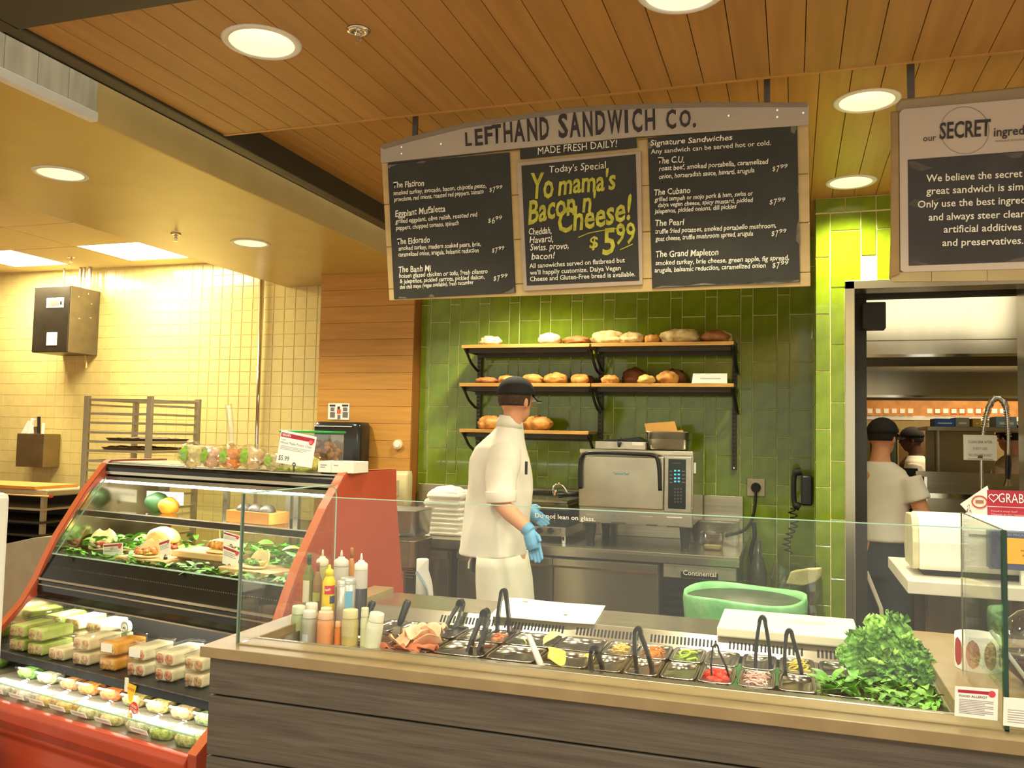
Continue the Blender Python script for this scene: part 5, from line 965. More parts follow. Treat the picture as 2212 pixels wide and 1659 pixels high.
# items on top of the case -------------------------------------------
ZC = 1.3785
FILM = glassm('cling_film', (.95, .95, .9), .16, .12)
for i, (x, y, r, c, lab) in enumerate(((417, 983, .052, (226, 204, 150), 'film wrapped sandwich with green leaf, leftmost on the case'), (458, 988, .046, (220, 176, 150), 'pink film wrapped sandwich, second from the left'), (500, 990, .048, (222, 136, 60), 'orange filled bag with a tall twisted clear neck'), (545, 985, .050, (222, 186, 140), 'film wrapped sandwich right of the tall bag'), (592, 990, .036, (200, 180, 130), 'small wrapped sandwich just left of the price card'), (672, 994, .034, (222, 206, 110), 'yellow green bag peeping out right of the price card'))):
    q = at(x, y+20, Z=ZC); p = Vector((q.x, q.y, ZC)); n = 'wrapped_sandwich' if i != 2 else 'twisted_bag'
    r *= 1.15; p = at(x, y, Y=3.16+.02*(i % 2) if x < 640 else 3.22); p.z = ZC; t = thing(n, lab, 'wrapped food', p, group='wrapped food on top of the case')
    part('filling', MB().blob(p+Vector((0, 0, r*.82)), (r*1.0, r*.8, r*.8), .35, 3, 16, seed=i), mat('wrapfill%d' % i, c, .5, var=.35, scale=30, bump=.4), t, smooth=True)
    mb = MB(); leafmb(mb, p+Vector((-r*.2, -r*.75, r*.4)), (.2, 0, 1), (0, -1, 0), r*1.2, r*.35, .1, .1); part('leaf', mb, LEAFL, t, smooth=True)
    part('film', MB().blob(p+Vector((0, 0, r*.9)), (r*1.15, r*.98, r*.94), .35, 4, 22, seed=i+7), FILM, t)
    if i == 2:
        top_ = at(493, 874, Y=p.y); nk = p+Vector((0, 0, r*1.6)); pts = [nk, nk.lerp(top_, .12), nk.lerp(top_, .5), top_]; part('twisted_neck', MB().tube([pts[0], pts[1], pts[2]+Vector((.004, 0, 0)), pts[3]], [.022, .010, .013, .016], 7), glassm('bag_film', (.93, .93, .88), .3, .15), t)
        part('tie', MB().tube([nk.lerp(top_, .12), nk.lerp(top_, .15)], .011, 10), WHITE, t)
p = at(632, 1000, Y=3.09); p.z = ZC; t = thing('green_chillies', 'small heap of green peppers under the potato chip card', 'peppers', p)
for i in range(7): part('pepper', MB().blob(p+Vector(((i-3)*.02, .01*math.sin(i*2), .011)), (.022, .010, .009), .2, 3, 10, seed=i, R=Matrix.Rotation(i*.7, 3, 'Z')), mat('pepper_olive', (150, 160, 60), .4, var=.2), t, smooth=True)
YC = 3.06; P4 = [at(x, y, Y=YC) for x, y in ((608, 928), (684, 944), (673, 1011), (596, 999))]
t, q = card('price_card', 'tilted white VEGAN potato chip price card on top of the case', ((608, 928), (684, 944), (673, 1011), (596, 999)), YC, red=False, circ=False, lines=0, par_cat='price card')
n = Vector((0, -1, 0)); ex = q(1, .5)-q(0, .5); ey = q(.5, 1)-q(.5, 0)
part('red_band', MB().prism([q(.02, .80)+n*.0004, q(.96, .80)+n*.0004, q(.96, .93)+n*.0004, q(.02, .93)+n*.0004], (0, 0, 0), n*.0003), RED, t)
c = q(.88, .79); part('red_dot', MB().prism([c+ex.normalized()*math.cos(a*PI/10)*.011+ey.normalized()*math.sin(a*PI/10)*.011 for a in range(20)], n*.0008, n*.0012), mat('dot_red', (214, 70, 80), .5), t)
text('VEGAN', q(.05, .83), ex, ey, ey.length*.075, ex.length*.24, PAPER, t, bold=.015, depth=.001); text('WHOLE', q(.82, .80), ex, ey, .003, .013, PAPER, t, depth=.0018); text('FOODS', q(.82, .755), ex, ey, .003, .013, PAPER, t, depth=.0018)
text('House Made Potato Chips', q(.04, .60), ex, ey, ey.length*.085, ex.length*.88, TEXTG, t, depth=.0006); text('Vegan', q(.04, .71), ex, ey, ey.length*.04, ex.length*.14, TEXTG, t)
for i in range(3): v = .52-.045*i; part('text_line', MB().prism([q(.05, v)+n*.0004, q(.9-.1*i, v)+n*.0004, q(.9-.1*i, v+.018)+n*.0004, q(.05, v+.018)+n*.0004], (0, 0, 0), n*.0002), mat('fine_print', (176, 168, 166), .7), t)
text('$5.99', q(.05, .10), ex, ey, ey.length*.15, ex.length*.30, TEXTK, t, depth=.0006)
c = q(.52, .0); part('clip_ring', MB().tube([c+n*.003+Vector((math.cos(a*PI/8)*.0065, 0, math.sin(a*PI/8)*.0065+.004)) for a in range(17)], .0016, 6, caps=False), BLACK, t); part('clip_stem', MB().tube([c+n*.003, Vector((c.x, c.y, ZC))], .002, 6), BLACK, t)
# plastic bin, white box
yb_ = 3.36; a = at(604, 930, Y=yb_); b = at(712, 1012, Y=yb_); t = thing('snack_bin', 'clear plastic bin of brown chips with a bright green lid', 'bin', ((a.x+b.x)/2, yb_+.06, ZC))
zl = at(660, 930, Y=yb_).z; part('bin_body', B((a.x+.006, yb_, ZC), (b.x-.003, yb_+.13, zl-.008)), CLEAR, t, bevel=.008); part('lid', B((a.x, yb_-.006, zl-.010), (b.x+.002, yb_+.136, zl)), mat('lid_green', (40, 170, 84), .35, var=.05), t, bevel=.003)
mb = MB(); rg = random.Random(2)
for i in range(70): mb.blob((rg.uniform(a.x+.04, b.x-.02), rg.uniform(yb_+.02, yb_+.11), rg.uniform(ZC+.02, zl-.05)), (.02, .012, .016), .5, 3, 6, seed=i)
part('chips', mb, mat('chips', (160, 100, 50), .6, var=.35, scale=30), t, smooth=True, kind='stuff')
yb_ = 3.12; a = at(687, 996, Y=yb_); b = at(741, 1022, Y=yb_); c = at(793, 994, Y=yb_+.13)
t = thing('white_box', 'low white cardboard box with small print beside the red panel', 'box', (a.x+.04, yb_+.05, ZC)); part('box', B((a.x, yb_, ZC), (-1.70, yb_+.13, at(700, 996, Y=yb_).z)), mat('white_card', (236, 230, 212), .6, var=.03), t, bevel=.002)
zt = at(700, 996, Y=yb_).z
for i, (x, w_) in enumerate(((a.x+.012, .03), (a.x+.012, .022), (a.x+.075, .02))): part('print', B((x, yb_-.0008, zt-.018-.009*(i % 2)), (x+w_, yb_, zt-.014-.009*(i % 2))), mat('print_violet', (160, 146, 170), .7), t)
part('seam', B((a.x+.062, yb_-.0008, ZC), (a.x+.063, yb_, zt)), mat('fine_print', (176, 168, 166), .7), t); part('opening', MB().lathe((a.x+.06, yb_+.06, zt), [(.025, 0), (.025, .001)], 16, sy=.6), BLACK, t)
# ================================================================ BACK LEFT
def flat(nm, x0, x1, yt, yb, Y, dep, mt, par=None, lab=None, cat=None, bevel=.002, dy=0):
    X0, X1, Z0, Z1 = ywall(x0, x1, yt, yb, Y); mb = B((X0, Y+dy, Z0), (X1, Y+dep, Z1))
    return part(nm, mb, mt, par, bevel=bevel) if par else solo(nm, mb, mt, lab, cat, bevel=bevel)
t = thing('control_box', 'stainless electrical control box high on the yellow wall', 'electrical box', (-5.83, 5.64, 2.15))
part('cabinet', B((-6.02, 5.48, 2.15), (-5.64, 5.793, 2.70)), mat('dull_steel', (122, 112, 90), .4, .8, var=.1), t, bevel=.003); part('door', B((-6.015, 5.472, 2.155), (-5.645, 5.482, 2.695)), mat('dull_steel_front', (92, 84, 68), .35, .8, var=.15, scale=5), t, bevel=.002)
flat('label', 101, 137, 644, 664, 5.468, .003, PAPER, t); flat('label', 101, 122, 718, 746, 5.468, .003, PAPER, t); flat('label_print', 104, 127, 648, 661, 5.466, .002, mat('label_grey', (120, 110, 104), .6), t); flat('barcode', 130, 133, 650, 658, 5.466, .002, BLACK, t)
for x, r in ((-5.74, .013), (-5.70, .009), (-5.64, .016), (-5.92, .008)): part('conduit', MB().tube([(x-.05, 5.72, 2.70), (x-.05, 5.72, 2.905)], r, 10), STEEL, t)
for i, (y, z) in enumerate(((5.56, 2.62), (5.70, 2.58), (5.70, 2.46), (5.58, 2.44), (5.66, 2.66))): part('screw', MB().tube([(-5.64, y, z), (-5.636, y, z)], .006, 8), CHROME, t)
part('cable', MB().tube([(-5.72, 5.74, 2.15), (-5.71, 5.75, 2.08), (-5.70, 5.74, 2.04)], .006, 8), mat('cable_cream', (222, 196, 110), .5), t)
struct('trim_3', MB().tube([at(566, 597, Y=5.76), at(554, 980, Y=5.76), at(552, 1090, Y=5.76)], .016, 12), CHROME, label='vertical chrome corner pipe on the yellow wall', smooth=True)
t = thing('knife_rack', 'steel wall mounted knife holder with knives in it', 'knife rack', (-6.1, 5.68, 1.3)); X0, X1, Z0, Z1 = ywall(37, 92, 936, 1010, 5.62)
part('holder', B((X0, 5.62, Z0), (X1, 5.79, Z1)), mat('holder_steel', (150, 130, 92), .35, .8, var=.1), t, bevel=.003)
for x0, y0, x1, y1, r, c, nm in ((62, 936, 72, 905, .02, PAPER, 'white_handle'), (84, 936, 84, 900, .014, BLACK, 'black_handle'), (92, 936, 94, 914, .012, PAPER, 'white_handle'), (80, 936, 78, 922, .02, mat('handle_brown', (90, 60, 40), .5), 'brown_handle')): part(nm, MB().tube([at(x0, y0+8, Y=5.7), at(x1, y1, Y=5.7)], r, 8), c, t)
part('blade_guard', MB().prism([at(45, 936, Y=5.69), at(60, 909, Y=5.69), at(68, 912, Y=5.69), at(76, 936, Y=5.69)], (0, 0, 0), (0, .01, 0)), PAPER, t)
# sheet pan rack
t = thing('pan_rack', 'open aluminium sheet pan rack in front of the yellow wall', 'rack', (-4.28, 4.8, 0)); ALU = mat('aluminium', (176, 162, 128), .4, .25, var=.06)
for x, y in ((-4.54, 4.6), (-4.02, 4.6), (-4.0, 5.05), (-4.54, 5.05)): part('post', B((x-.02, y-.012, 0), (x+.02, y+.012, 1.755)), ALU, t, bevel=.002)
zs = [at(250, y, Y=4.6).z for y in (864, 875, 894, 914, 935, 955, 975, 997, 1018, 1040)]
for i, z in enumerate(zs+[zs[-1]-.09*k for k in range(1, 9)]):
    if i != 1: part('rung', B((-4.52, 4.595, z-.008), (-4.04, 4.605, z+.008)), ALU, t)
    part('rung', B((-4.03, 4.61, z-.007), (-4.0, 5.04, z+.007)), ALU, t)
    if i < 8: part('rung', B((-4.54, 4.61, z-.006), (-4.52, 5.04, z+.006)), ALU, t)
part('top_bar', B((-4.52, 5.045, 1.72), (-4.02, 5.055, 1.745)), ALU, t)
for i, (z, x0, x1, lab) in enumerate(((zs[6]+.009, -4.47, -4.05, 'dark sheet pan with crumpled liner on the rack, lower one'), (zs[5]+.009, -4.40, -4.05, 'dark sheet pan on the rack, upper one'), (zs[3]+.009, -4.03+.02, -4.02+.03, ''))):
    if not lab: continue
    tt = thing('sheet_pan', lab, 'tray', ((x0+x1)/2, 4.83, z)); part('pan', MB().rings([((( x0+x1)/2, 4.83, z), .19, .19), (((x0+x1)/2, 4.83, z+.018), .205, .205), (((x0+x1)/2, 4.83, z+.018), .198, .198), (((x0+x1)/2, 4.83, z+.004), .185, .185)], 32, p=9), mat('pan_dark', (96, 78, 58), .45, .5, var=.2), tt)
    part('liner', MB().grid(lambda u, v: Vector((x0+.03+(x1-x0-.06)*u, 4.68+.3*v, z+.016+.022*abs(noise.noise(Vector((u*4, v*4, i)))))), 12, 8), mat('liner_brown', (104, 84, 66), .8, var=.2), tt, smooth=True)
# tray cart at far left
t = thing('tray_cart', 'wooden topped tray cart at the far left edge', 'cart', (-5.4, 4.75, 0))
X0, X1, Z0, Z1 = ywall(-160, 108, 1057, 1074, 4.6); part('oak_rail', B((X0, 4.58, Z0), (X1, 4.63, Z1)), OAK, t, bevel=.003); part('rail_end', B((X1, 4.59, Z0+.012), (X1+.004, 4.62, Z1-.012)), REDT, t)
part('top_tray', B((X0, 4.63, Z1-.01), (X1-.06, 5.1, Z1+.035)), ALU, t, bevel=.01); part('wood_insert', B((X0, 4.62, Z1+.036), (X1-.16, 5.0, Z1+.056)), mat('insert_orange', (216, 146, 60), .5, var=.1), t)
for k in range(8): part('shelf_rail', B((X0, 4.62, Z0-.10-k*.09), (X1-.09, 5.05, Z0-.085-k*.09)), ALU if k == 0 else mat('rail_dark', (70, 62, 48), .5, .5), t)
for x in (X1-.12, X1-.75): part('post', B((x-.015, 4.65, 0), (x+.015, 4.68, Z0)), ALU, t)
part('dark_back', B((X0, 5.06, .2), (X1-.1, 5.08, Z0)), mat('cart_dark', (60, 52, 40), .6), t)
X0, X1, Z0, Z1 = ywall(-40, 100, 1165, 1400, 4.0); solo('grey_cabinet', MB().prism([(X0, 4.0, 0), (X1, 4.0, 0), (X1, 4.0, Z1+.05), (X1-.15, 4.0, Z1+.03), (X0, 4.0, Z1-.06)], (0, 0, 0), (0, .4, 0)), mat('grey_beige', (172, 158, 128), .5, var=.05), 'plain grey beige cabinet end left of the deli case', 'cabinet', bevel=.004)
t = thing('white_end_panel', 'rounded white appliance panel cut by the left edge of the photo', 'appliance', (-3.1, 2.5, 0)); part('panel', B((-3.5, 2.44, 0), (-2.83, 2.52, 1.29)), WHITE, t, bevel=.02); part('screw', MB().tube([(-2.87, 2.44, 1.02), (-2.87, 2.436, 1.02)], .006, 8), mat('rust', (150, 90, 50), .6), t)
# dispenser, notice, knob, soap
t = thing('towel_dispenser', 'black paper towel dispenser on the cedar panel', 'dispenser', (-3.02, 5.3, 1.15)); X0, X1, Z0, Z1 = ywall(672, 772, 910, 1045, 5.2)
part('body', MB().rings([((( X0+X1)/2, 5.31, Z0), (X1-X0)/2*.93, .078), (((X0+X1)/2, 5.30, Z0+.04), (X1-X0)/2, .088), (((X0+X1)/2, 5.30, Z1-.03), (X1-X0)/2, .088), (((X0+X1)/2, 5.305, Z1-.006), (X1-X0)/2*.96, .082), (((X0+X1)/2, 5.31, Z1), (X1-X0)/2*.9, .076)], 36, p=6), mat('dispenser_black', (40, 40, 36), .18, var=.1), t, smooth=True); part('top_band', B((X0+.02, 5.208, Z1-.035), (X1-.06, 5.22, Z1-.028)), CHROME, t)
t = thing('hand_notice', 'small white hand washing notice on the cedar panel', 'notice', (-3.0, 5.385, 1.63)); flat('sheet', 709, 754, 871, 907, 5.384, .003, PAPER, t)
for x0, x1, y0, y1, c in ((712, 724, 874, 878, TEXTK), (714, 722, 880, 888, TEXTG), (739, 752, 874, 878, TEXTK), (741, 750, 880, 888, TEXTG), (713, 723, 890, 902, TEXTG), (740, 751, 890, 902, TEXTG), (729, 734, 878, 884, TEXTK), (728, 736, 884, 894, mat('notice_red', (214, 100, 60), .6)), (729, 735, 896, 905, TEXTG)): flat('print', x0, x1, y0, y1, 5.382, .0015, c, t, bevel=0)
c = at(861, 960, Y=5.39); t = thing('wall_thermostat', 'round white wall thermostat knob on the cedar panel', 'thermostat', c); part('base', MB().tube([c, c+Vector((0, -.02, 0))], .034, 24), mat('knob_cream', (232, 206, 150), .4, var=.04), t); part('cap', MB().tube([c+Vector((0, -.02, 0)), c+Vector((0, -.03, 0))], [.026, .02], 20), WHITE, t)
t = thing('soap_dispenser', 'rounded cream soap dispenser beside the red end panel', 'dispenser', (-2.53, 5.32, 1.05)); X0, X1, Z0, Z1 = ywall(850, 881, 1017, 1098, 5.3)
part('body', MB().rings([(((X0+X1)/2, 5.34, Z0), .04, .03), (((X0+X1)/2, 5.33, Z0+.03), (X1-X0)/2, .055), (((X0+X1)/2, 5.33, Z1-.03), (X1-X0)/2, .055), (((X0+X1)/2, 5.34, Z1), .05, .04)], 28, p=4), mat('soap_cream', (214, 200, 150), .35, var=.05), t, smooth=True); part('lever', B((X0+.02, 5.268, Z0+.08), (X0+.055, 5.28, Z1-.06)), mat('lever_grey', (176, 164, 140), .4), t, bevel=.004)
# stacked steel tubs on wire rack
YS = 4.40
for i, (yt, yb, lab) in enumerate(((1101, 1165, 'upper of the two deep steel tubs behind the red panel'), (1166, 1232, 'lower of the two deep steel tubs behind the red panel'))):
    x1 = at(900, yt, Y=YS).x; z1 = at(895, yt+4, Y=YS).z; z0 = at(895, yb, Y=YS).z+.003; cx = x1-.20
    t = thing('steel_tub', lab, 'tub', (cx, YS+.15, z0)); part('tub', MB().rings([((cx, YS+.15, z0), .17, .12), ((cx, YS+.15, z0+.01), .18, .13), ((cx, YS+.15, z1-.006), .19, .145), ((cx, YS+.15, z1), .205, .158), ((cx, YS+.15, z1), .188, .142), ((cx, YS+.15, z0+.02), .172, .122)], 36, p=6), PANM, t, smooth=True)
z0 = at(895, 1234, Y=YS).z; t = thing('wire_rack', 'chrome wire rack holding the deep steel tubs', 'rack', (-2.25, YS+.1, 0))
for k in range(4): part('wire_shelf', MB().tube([(-2.6, YS-.02+k*.1, z0-.004), (-2.04, YS-.02+k*.1, z0-.004)], .003, 6).tube([(-2.6, YS-.02+k*.1, z0-.05), (-2.04, YS-.02+k*.1, z0-.05)], .003, 6), CHROME, t)
for x, y in ((-2.05, YS-.02), (-2.05, YS+.3), (-2.58, YS-.02), (-2.58, YS+.3)): part('post', MB().tube([(x, y, 0), (x, y, z0)], .009, 8), CHROME, t)
z1 = at(913, 1207, Y=4.35).z; c = Vector((at(913, 1215, Y=4.35).x, 4.35, 0)); t = thing('towel_roll', 'white paper towel roll with blue edged end hanging loose', 'towel roll', (c.x, c.y, 0)); part('roll', MB().lathe((c.x, c.y, z1-.20), [(.03, 0), (.034, .005), (.034, .195), (.03, .20)], 20), PAPER, t, smooth=True); part('stand', MB().tube([(c.x, c.y, 0), (c.x, c.y, z1-.2)], .008, 8), CHROME, t)
S_ = [at(x, y, Y=4.30) for x, y in ((897, 1238), (912, 1256), (922, 1275), (926, 1300))]; S2 = [at(x, y, Y=4.31) for x, y in ((920, 1212), (928, 1238), (934, 1262), (937, 1300))]
sp1, sp2 = spl(S_, 4), spl(S2, 4); part('loose_sheet', MB().grid(lambda u, v: sp1[int(round(u*(len(sp1)-1)))].lerp(sp2[int(round(u*(len(sp1)-1)))], v), len(sp1)-1, 3), PAPER, t, smooth=True); part('blue_edge', MB().grid(lambda u, v: sp1[int(round(u*(len(sp1)-1)))].lerp(sp2[int(round(u*(len(sp1)-1)))], v*.2)+Vector((0, -.001, 0)), len(sp1)-1, 1), mat('towel_blue', (176, 204, 230), .8), t)
# ================================================================ BACK COUNTER
t = thing('back_counter', 'long stainless undercounter fridge worktop against the green wall', 'counter', (-1.3, 5.1, 0)); x0c, x1c = -2.46, -.268
part('worktop', B((x0c, 4.75, .885), (x1c, 5.47, .921)), STEELT, t, bevel=.003); part('apron_front', B((x0c, 4.748, .868), (x1c, 4.76, .905)), STEEL, t)
part('backsplash', B((x0c, 5.455, .921), (x1c-.02, 5.485, 1.20)), STEEL, t, bevel=.002); part('carcass', B((x0c, 4.79, .12), (x1c-.015, 5.45, .885)), STEELV, t)
for x in (x0c+.05, -1.35, x1c-.07): part('leg', MB().tube([(x, 4.82, 0), (x, 4.82, .12)], .02, 10), STEEL, t)
for a, b in ((-2.44, -1.94), (-1.885, -1.30), (-1.295, -.70)):
    d_ = part('door', B((a, 4.765, .15), (b, 4.79, .845)), STEELV, t, bevel=.004); part('handle_lip', MB().prism([(a, 4.765, .86), (a, 4.745, .850), (a, 4.745, .815), (a, 4.765, .80)], (0, 0, 0), (b-a, 0, 0)), STEEL, d_)
part('door_gap', B((-1.935, 4.786, .13), (-1.89, 4.795, .86)), RUB, t); part('door_gap', B((-.695, 4.784, .13), (-.675, 4.79, .86)), RUB, t)
part('grille_panel', B((-.672, 4.765, .79), (-.285, 4.79, .862)), mat('grille_silver', (196, 190, 172), .3, .7), t, bevel=.003); part('grille', B((-.672, 4.77, .15), (-.285, 4.79, .785)), BLACKM, t)
X0, X1, Z0, Z1 = ywall(1471, 1551, 1234, 1253, 4.765); part('name_plate', B((X0, 4.760, Z0), (X1, 4.765, Z1)), BLACK, t, bevel=.001); text('Continental', (X0+.012, 4.7595, Z0+.016), EX, EZ, .026, X1-X0-.022, TEXTW, t, bold=.01)
for i in range(14): part('grille_slat', B((-.66, 4.762, .18+i*.042), (-.30, 4.772, .20+i*.042)), BLACKM, t)
# cloth towels
rg = random.Random(3); zz = .922; i = 0
t = thing('towel_stack', 'stack of folded white cloth towels on the back counter', 'towels', (-2.04, 5.0, .922))
while zz < 1.165:
    h = .030 if zz < 1.09 else .045; w_ = .135-.010*(i % 3 == 1); cx = -2.045+rg.uniform(-.006, .006)
    part('towel', MB().rings([((cx, 5.0, zz), w_*.94, .10), ((cx, 5.0, zz+h*.3), w_, .108), ((cx, 5.0, zz+h*.8), w_*.99, .106), ((cx, 5.0, zz+h), w_*.93, .10)], 28, p=5), CLOTH, t, smooth=True); part('fold', MB().tube([(cx-w_*.85, 4.892, zz+h*.5), (cx, 4.890, zz+h*.45+.003), (cx+w_*.85, 4.892, zz+h*.5)], h*.22, 8), CLOTH, t, smooth=True); zz += h*.97; i += 1
part('crumpled_towel', MB().grid(lambda u, v: Vector((-2.045+(u-.5)*.24*(1-.25*(2*v-1)**2), 5.0+(v-.5)*.2, zz+.035*(1-(2*u-1)**2)*(1-(2*v-1)**2)+.018*noise.noise(Vector((u*5, v*5, 1))))), 18, 14), CLOTH, t, smooth=True, solid=.006)
ps = [at(x, y, Z=.923) for x, y in ((896, 1148), (936, 1148), (925, 1160), (896, 1160))]; solo('paper_sheet', MB().prism(ps, (0, 0, 0), (0, 0, .001)), PAPER, 'small white paper beside the towel stack', 'paper')
# oven
OY = 4.84
t = thing('countertop_oven', 'stainless countertop oven with black tube handle on the back counter', 'oven', (-.85, 5.1, .922)); oq = lambda x0, x1, y0, y1, Y=OY: ywall(x0, x1, y0, y1, Y)
X0, X1, Z0, Z1 = oq(1252, 1496, 970, 1145); part('body', B((X0, OY+.02, Z0+.02), (X1, 5.40, Z1)), STEEL, t, bevel=.006); part('top_lip', B((X0, OY, Z1-.022), (X1, OY+.03, Z1+.002)), mat('oven_top', (206, 196, 170), .25, .9), t, bevel=.003)
part('lower_front', B((X0, OY+.005, Z0+.01), (X1, OY+.03, Z0+.125)), STEEL, t, bevel=.006)
xd0, xd1, zd0, zd1 = oq(1253, 1434, 982, 1102); dr = part('door', B((xd0+.002, OY-.03, zd0), (xd1, OY+.02, zd1)), STEELT, t, bevel=.008)
H = [at(x, y, Y=OY-.055) for x, y in ((1253, 1056), (1253, 1010), (1256, 988), (1268, 979), (1300, 978), (1380, 981), (1412, 984), (1420, 992), (1424, 1015), (1426, 1060))]
part('tube_handle', MB().tube(spl(H, 6), .011, 12), BLACK, dr, smooth=True); a = at(1324, 1024, Y=OY-.032); text('TurboChef', (a.x, OY-.0312, at(1324, 1025, Y=OY-.03).z), EX, EZ, .012, (at(1361, 1025, Y=OY)-a).x, mat('logo_teal', (90, 150, 160), .4), t, bold=.02)
xp0, xp1, zp0, zp1 = oq(1436, 1492, 986, 1108); part('control_panel', B((xp0, OY-.012, zp0), (xp1+.004, OY+.02, zp1)), mat('panel_silver', (186, 178, 160), .3, .8), t, bevel=.003)
xk0, xk1, zk0, zk1 = oq(1444, 1481, 991, 1100, OY-.014); part('display_panel', B((xk0, OY-.017, zk0), (xk1, OY-.010, zk1)), mat('panel_black', (38, 42, 42), .2, var=.1), t, bevel=.003)
tl = emit('teal_glow', (70, 190, 200), 1.1)
for j, (dx, y) in enumerate([(dx, y) for y in (1017, 1025, 1033, 1040) for dx in (0, 8)]): a = at(1456+dx, y, Y=OY-.018); part('display_digit', B((a.x, OY-.0185, a.z-.004), (a.x+.012, OY-.0172, a.z+.005)), tl, t)
for j in range(4):
    for s_ in (1446, 1473): a = at(s_, 1018+j*8, Y=OY-.018); part('soft_key', B((a.x, OY-.0180, a.z-.003), (a.x+.016, OY-.0172, a.z+.003)), mat('key_grey', (110, 108, 100), .5), t)
for j in range(5):
    for k in range(3): a = at(1456+k*6.5, 1056+j*7, Y=OY-.018); part('key', B((a.x, OY-.0180, a.z-.005), (a.x+.010, OY-.0172, a.z+.004)), mat('key_dim', (84, 80, 78), .5), t)
text('TORNADO', (at(1453, 1002, Y=OY).x, OY-.0178, at(1453, 1002, Y=OY).z), EX, EZ, .009, .048, mat('key_grey', (110, 108, 100), .5), t)
for x0, x1, y in ((1266, 1291, 1111), (1321, 1350, 1113), (1380, 1410, 1115), (1440, 1474, 1117), (1262, 1295, 1128), (1321, 1352, 1129), (1395, 1420, 1134), (1440, 1475, 1137)): a = at(x0, y, Y=OY); b = at(x1, y, Y=OY); part('vent_slot', B((a.x, OY+.001, a.z-.004), (b.x, OY+.007, a.z+.004)), CHROME if y < 1120 else mat('slot_dark', (90, 82, 60), .4, .6), t, bevel=.001)
for x, y in ((1276, OY+.06), (1480, OY+.06), (1276, 5.33), (1480, 5.33)):
    a = at(x, 1150, Y=OY+.06); part('foot', MB().rings([((a.x, y, .922), .024, .024), ((a.x, y, .935), .020, .020), ((a.x, y, Z0+.03), .034, .030)], 16, p=4), RUB, t)
part('side_latch', B((X1, OY+.05, Z1-.12), (X1+.01, OY+.07, Z1-.06)), CHROME, t)
struct_plug = None
# on the oven
zt = Z1+.003; a = at(1286, 953, Y=4.95); b = at(1394, 967, Y=4.95)
t = thing('label_printer', 'flat silver label printer with a black knob on top of the oven', 'label printer', ((a.x+b.x)/2, 5.02, zt)); part('base', B((a.x, 4.95, zt), (b.x, 5.14, a.z)), mat('printer_silver', (190, 184, 168), .35, .5), t, bevel=.003); part('black_cover', MB().prism([(a.x-.03, 5.02, zt+.03), (b.x-.01, 5.02, a.z), (b.x-.06, 5.02, a.z+.03), (b.x-.14, 5.02, a.z+.018), (a.x+.02, 5.02, a.z+.006)], (0, 0, 0), (0, .16, 0)), BLACK, t)
part('knob', MB().tube([at(1337, 966, Y=4.93), at(1338, 955, Y=4.93)], [.007, .013], 12).blob(at(1338, 949, Y=4.935), (.016, .012, .012), 0, 1, 10), RUB, t, smooth=True); part('label', B((at(1366, 955, Y=4.95).x, 4.947, at(1366, 962, Y=4.95).z), (at(1390, 955, Y=4.95).x, 4.95, at(1366, 955, Y=4.95).z)), mat('label_pale', (214, 206, 190), .5), t)
a = at(1388, 932, Y=4.95); b = at(1494, 968, Y=4.95); cx = (a.x+b.x)/2; hw = (b.x-a.x)/2
t = thing('steel_hotel_pan', 'steel pan with brown cardboard in it on top of the oven', 'pan', (cx, 5.08, zt)); part('pan', MB().rings([((cx, 5.08, zt), hw*.78, .095), ((cx, 5.08, zt+.01), hw*.83, .105), ((cx, 5.08, a.z-.005), hw*.88, .115), ((cx, 5.08, a.z), hw, .135), ((cx, 5.08, a.z+.002), hw, .135), ((cx, 5.08, a.z), hw*.9, .12), ((cx, 5.08, zt+.015), hw*.82, .1)], 36, p=7), PANM, t, smooth=True)
ps = [at(x, y, Y=5.0) for x, y in ((1396, 934), (1392, 915), (1457, 910), (1463, 930), (1475, 929), (1477, 936))]; solo('cardboard_piece', MB().prism(ps, (0, 0, 0), (0, .004, 0)), mat('cardboard', (214, 160, 84), .8, var=.06), 'brown cardboard sheet sticking out of the steel pan', 'cardboard')
# panini grill
t = thing('panini_grill', 'stainless panini press with knobs left of the oven', 'grill', (-1.38, 5.05, .922)); GY = 4.87; X0, X1, Z0, Z1 = ywall(1080, 1222, 1132, 1160, GY)
part('base', B((X0, GY, Z0), (X1, 5.30, Z1)), STEEL, t, bevel=.004); part('lower_plate', B((X0-.0, GY+.03, Z1), (X1+.01, 5.28, Z1+.05)), BLACKM, t, bevel=.003); Zp = at(1150, 1078, Y=GY+.03).z
part('upper_plate', B((X0, GY+.01, Zp-.06), (X1+.01, 5.26, Zp-.02)), mat('plate_steel', (120, 110, 88), .35, .8), t, bevel=.008); part('lid', B((X0, GY+.02, Zp-.02), (X1+.0, 5.24, Zp)), STEEL, t, bevel=.004)
P = [at(x, y, Y=GY+.02) for x, y in ((1199, 1068), (1195, 1056), (1203, 1046), (1214, 1048), (1222, 1058), (1225, 1068))]; part('hoop', MB().tube(spl(P, 5), .008, 10), CHROME, t, smooth=True); part('grip', MB().tube([at(1206, 1070, Y=GY-.03), at(1248, 1066, Y=GY-.03)], [.016, .012], 10), BLACK, t, smooth=True); part('mount', MB().tube([at(1200, 1058, Y=GY+.01), at(1200, 1070, Y=GY+.01)], .014, 12), CHROME, t)
for x in (1166, 1190): c = at(x, 1146, Y=GY); part('knob', MB().tube([c, c+Vector((0, -.022, 0))], [.019, .017], 18), BLACK, t)
c = at(1206, 1146, Y=GY); part('switch', B((c.x-.012, GY-.008, c.z-.016), (c.x+.012, GY, c.z+.016)), mat('switch_grey', (120, 112, 90), .4), t, bevel=.002)
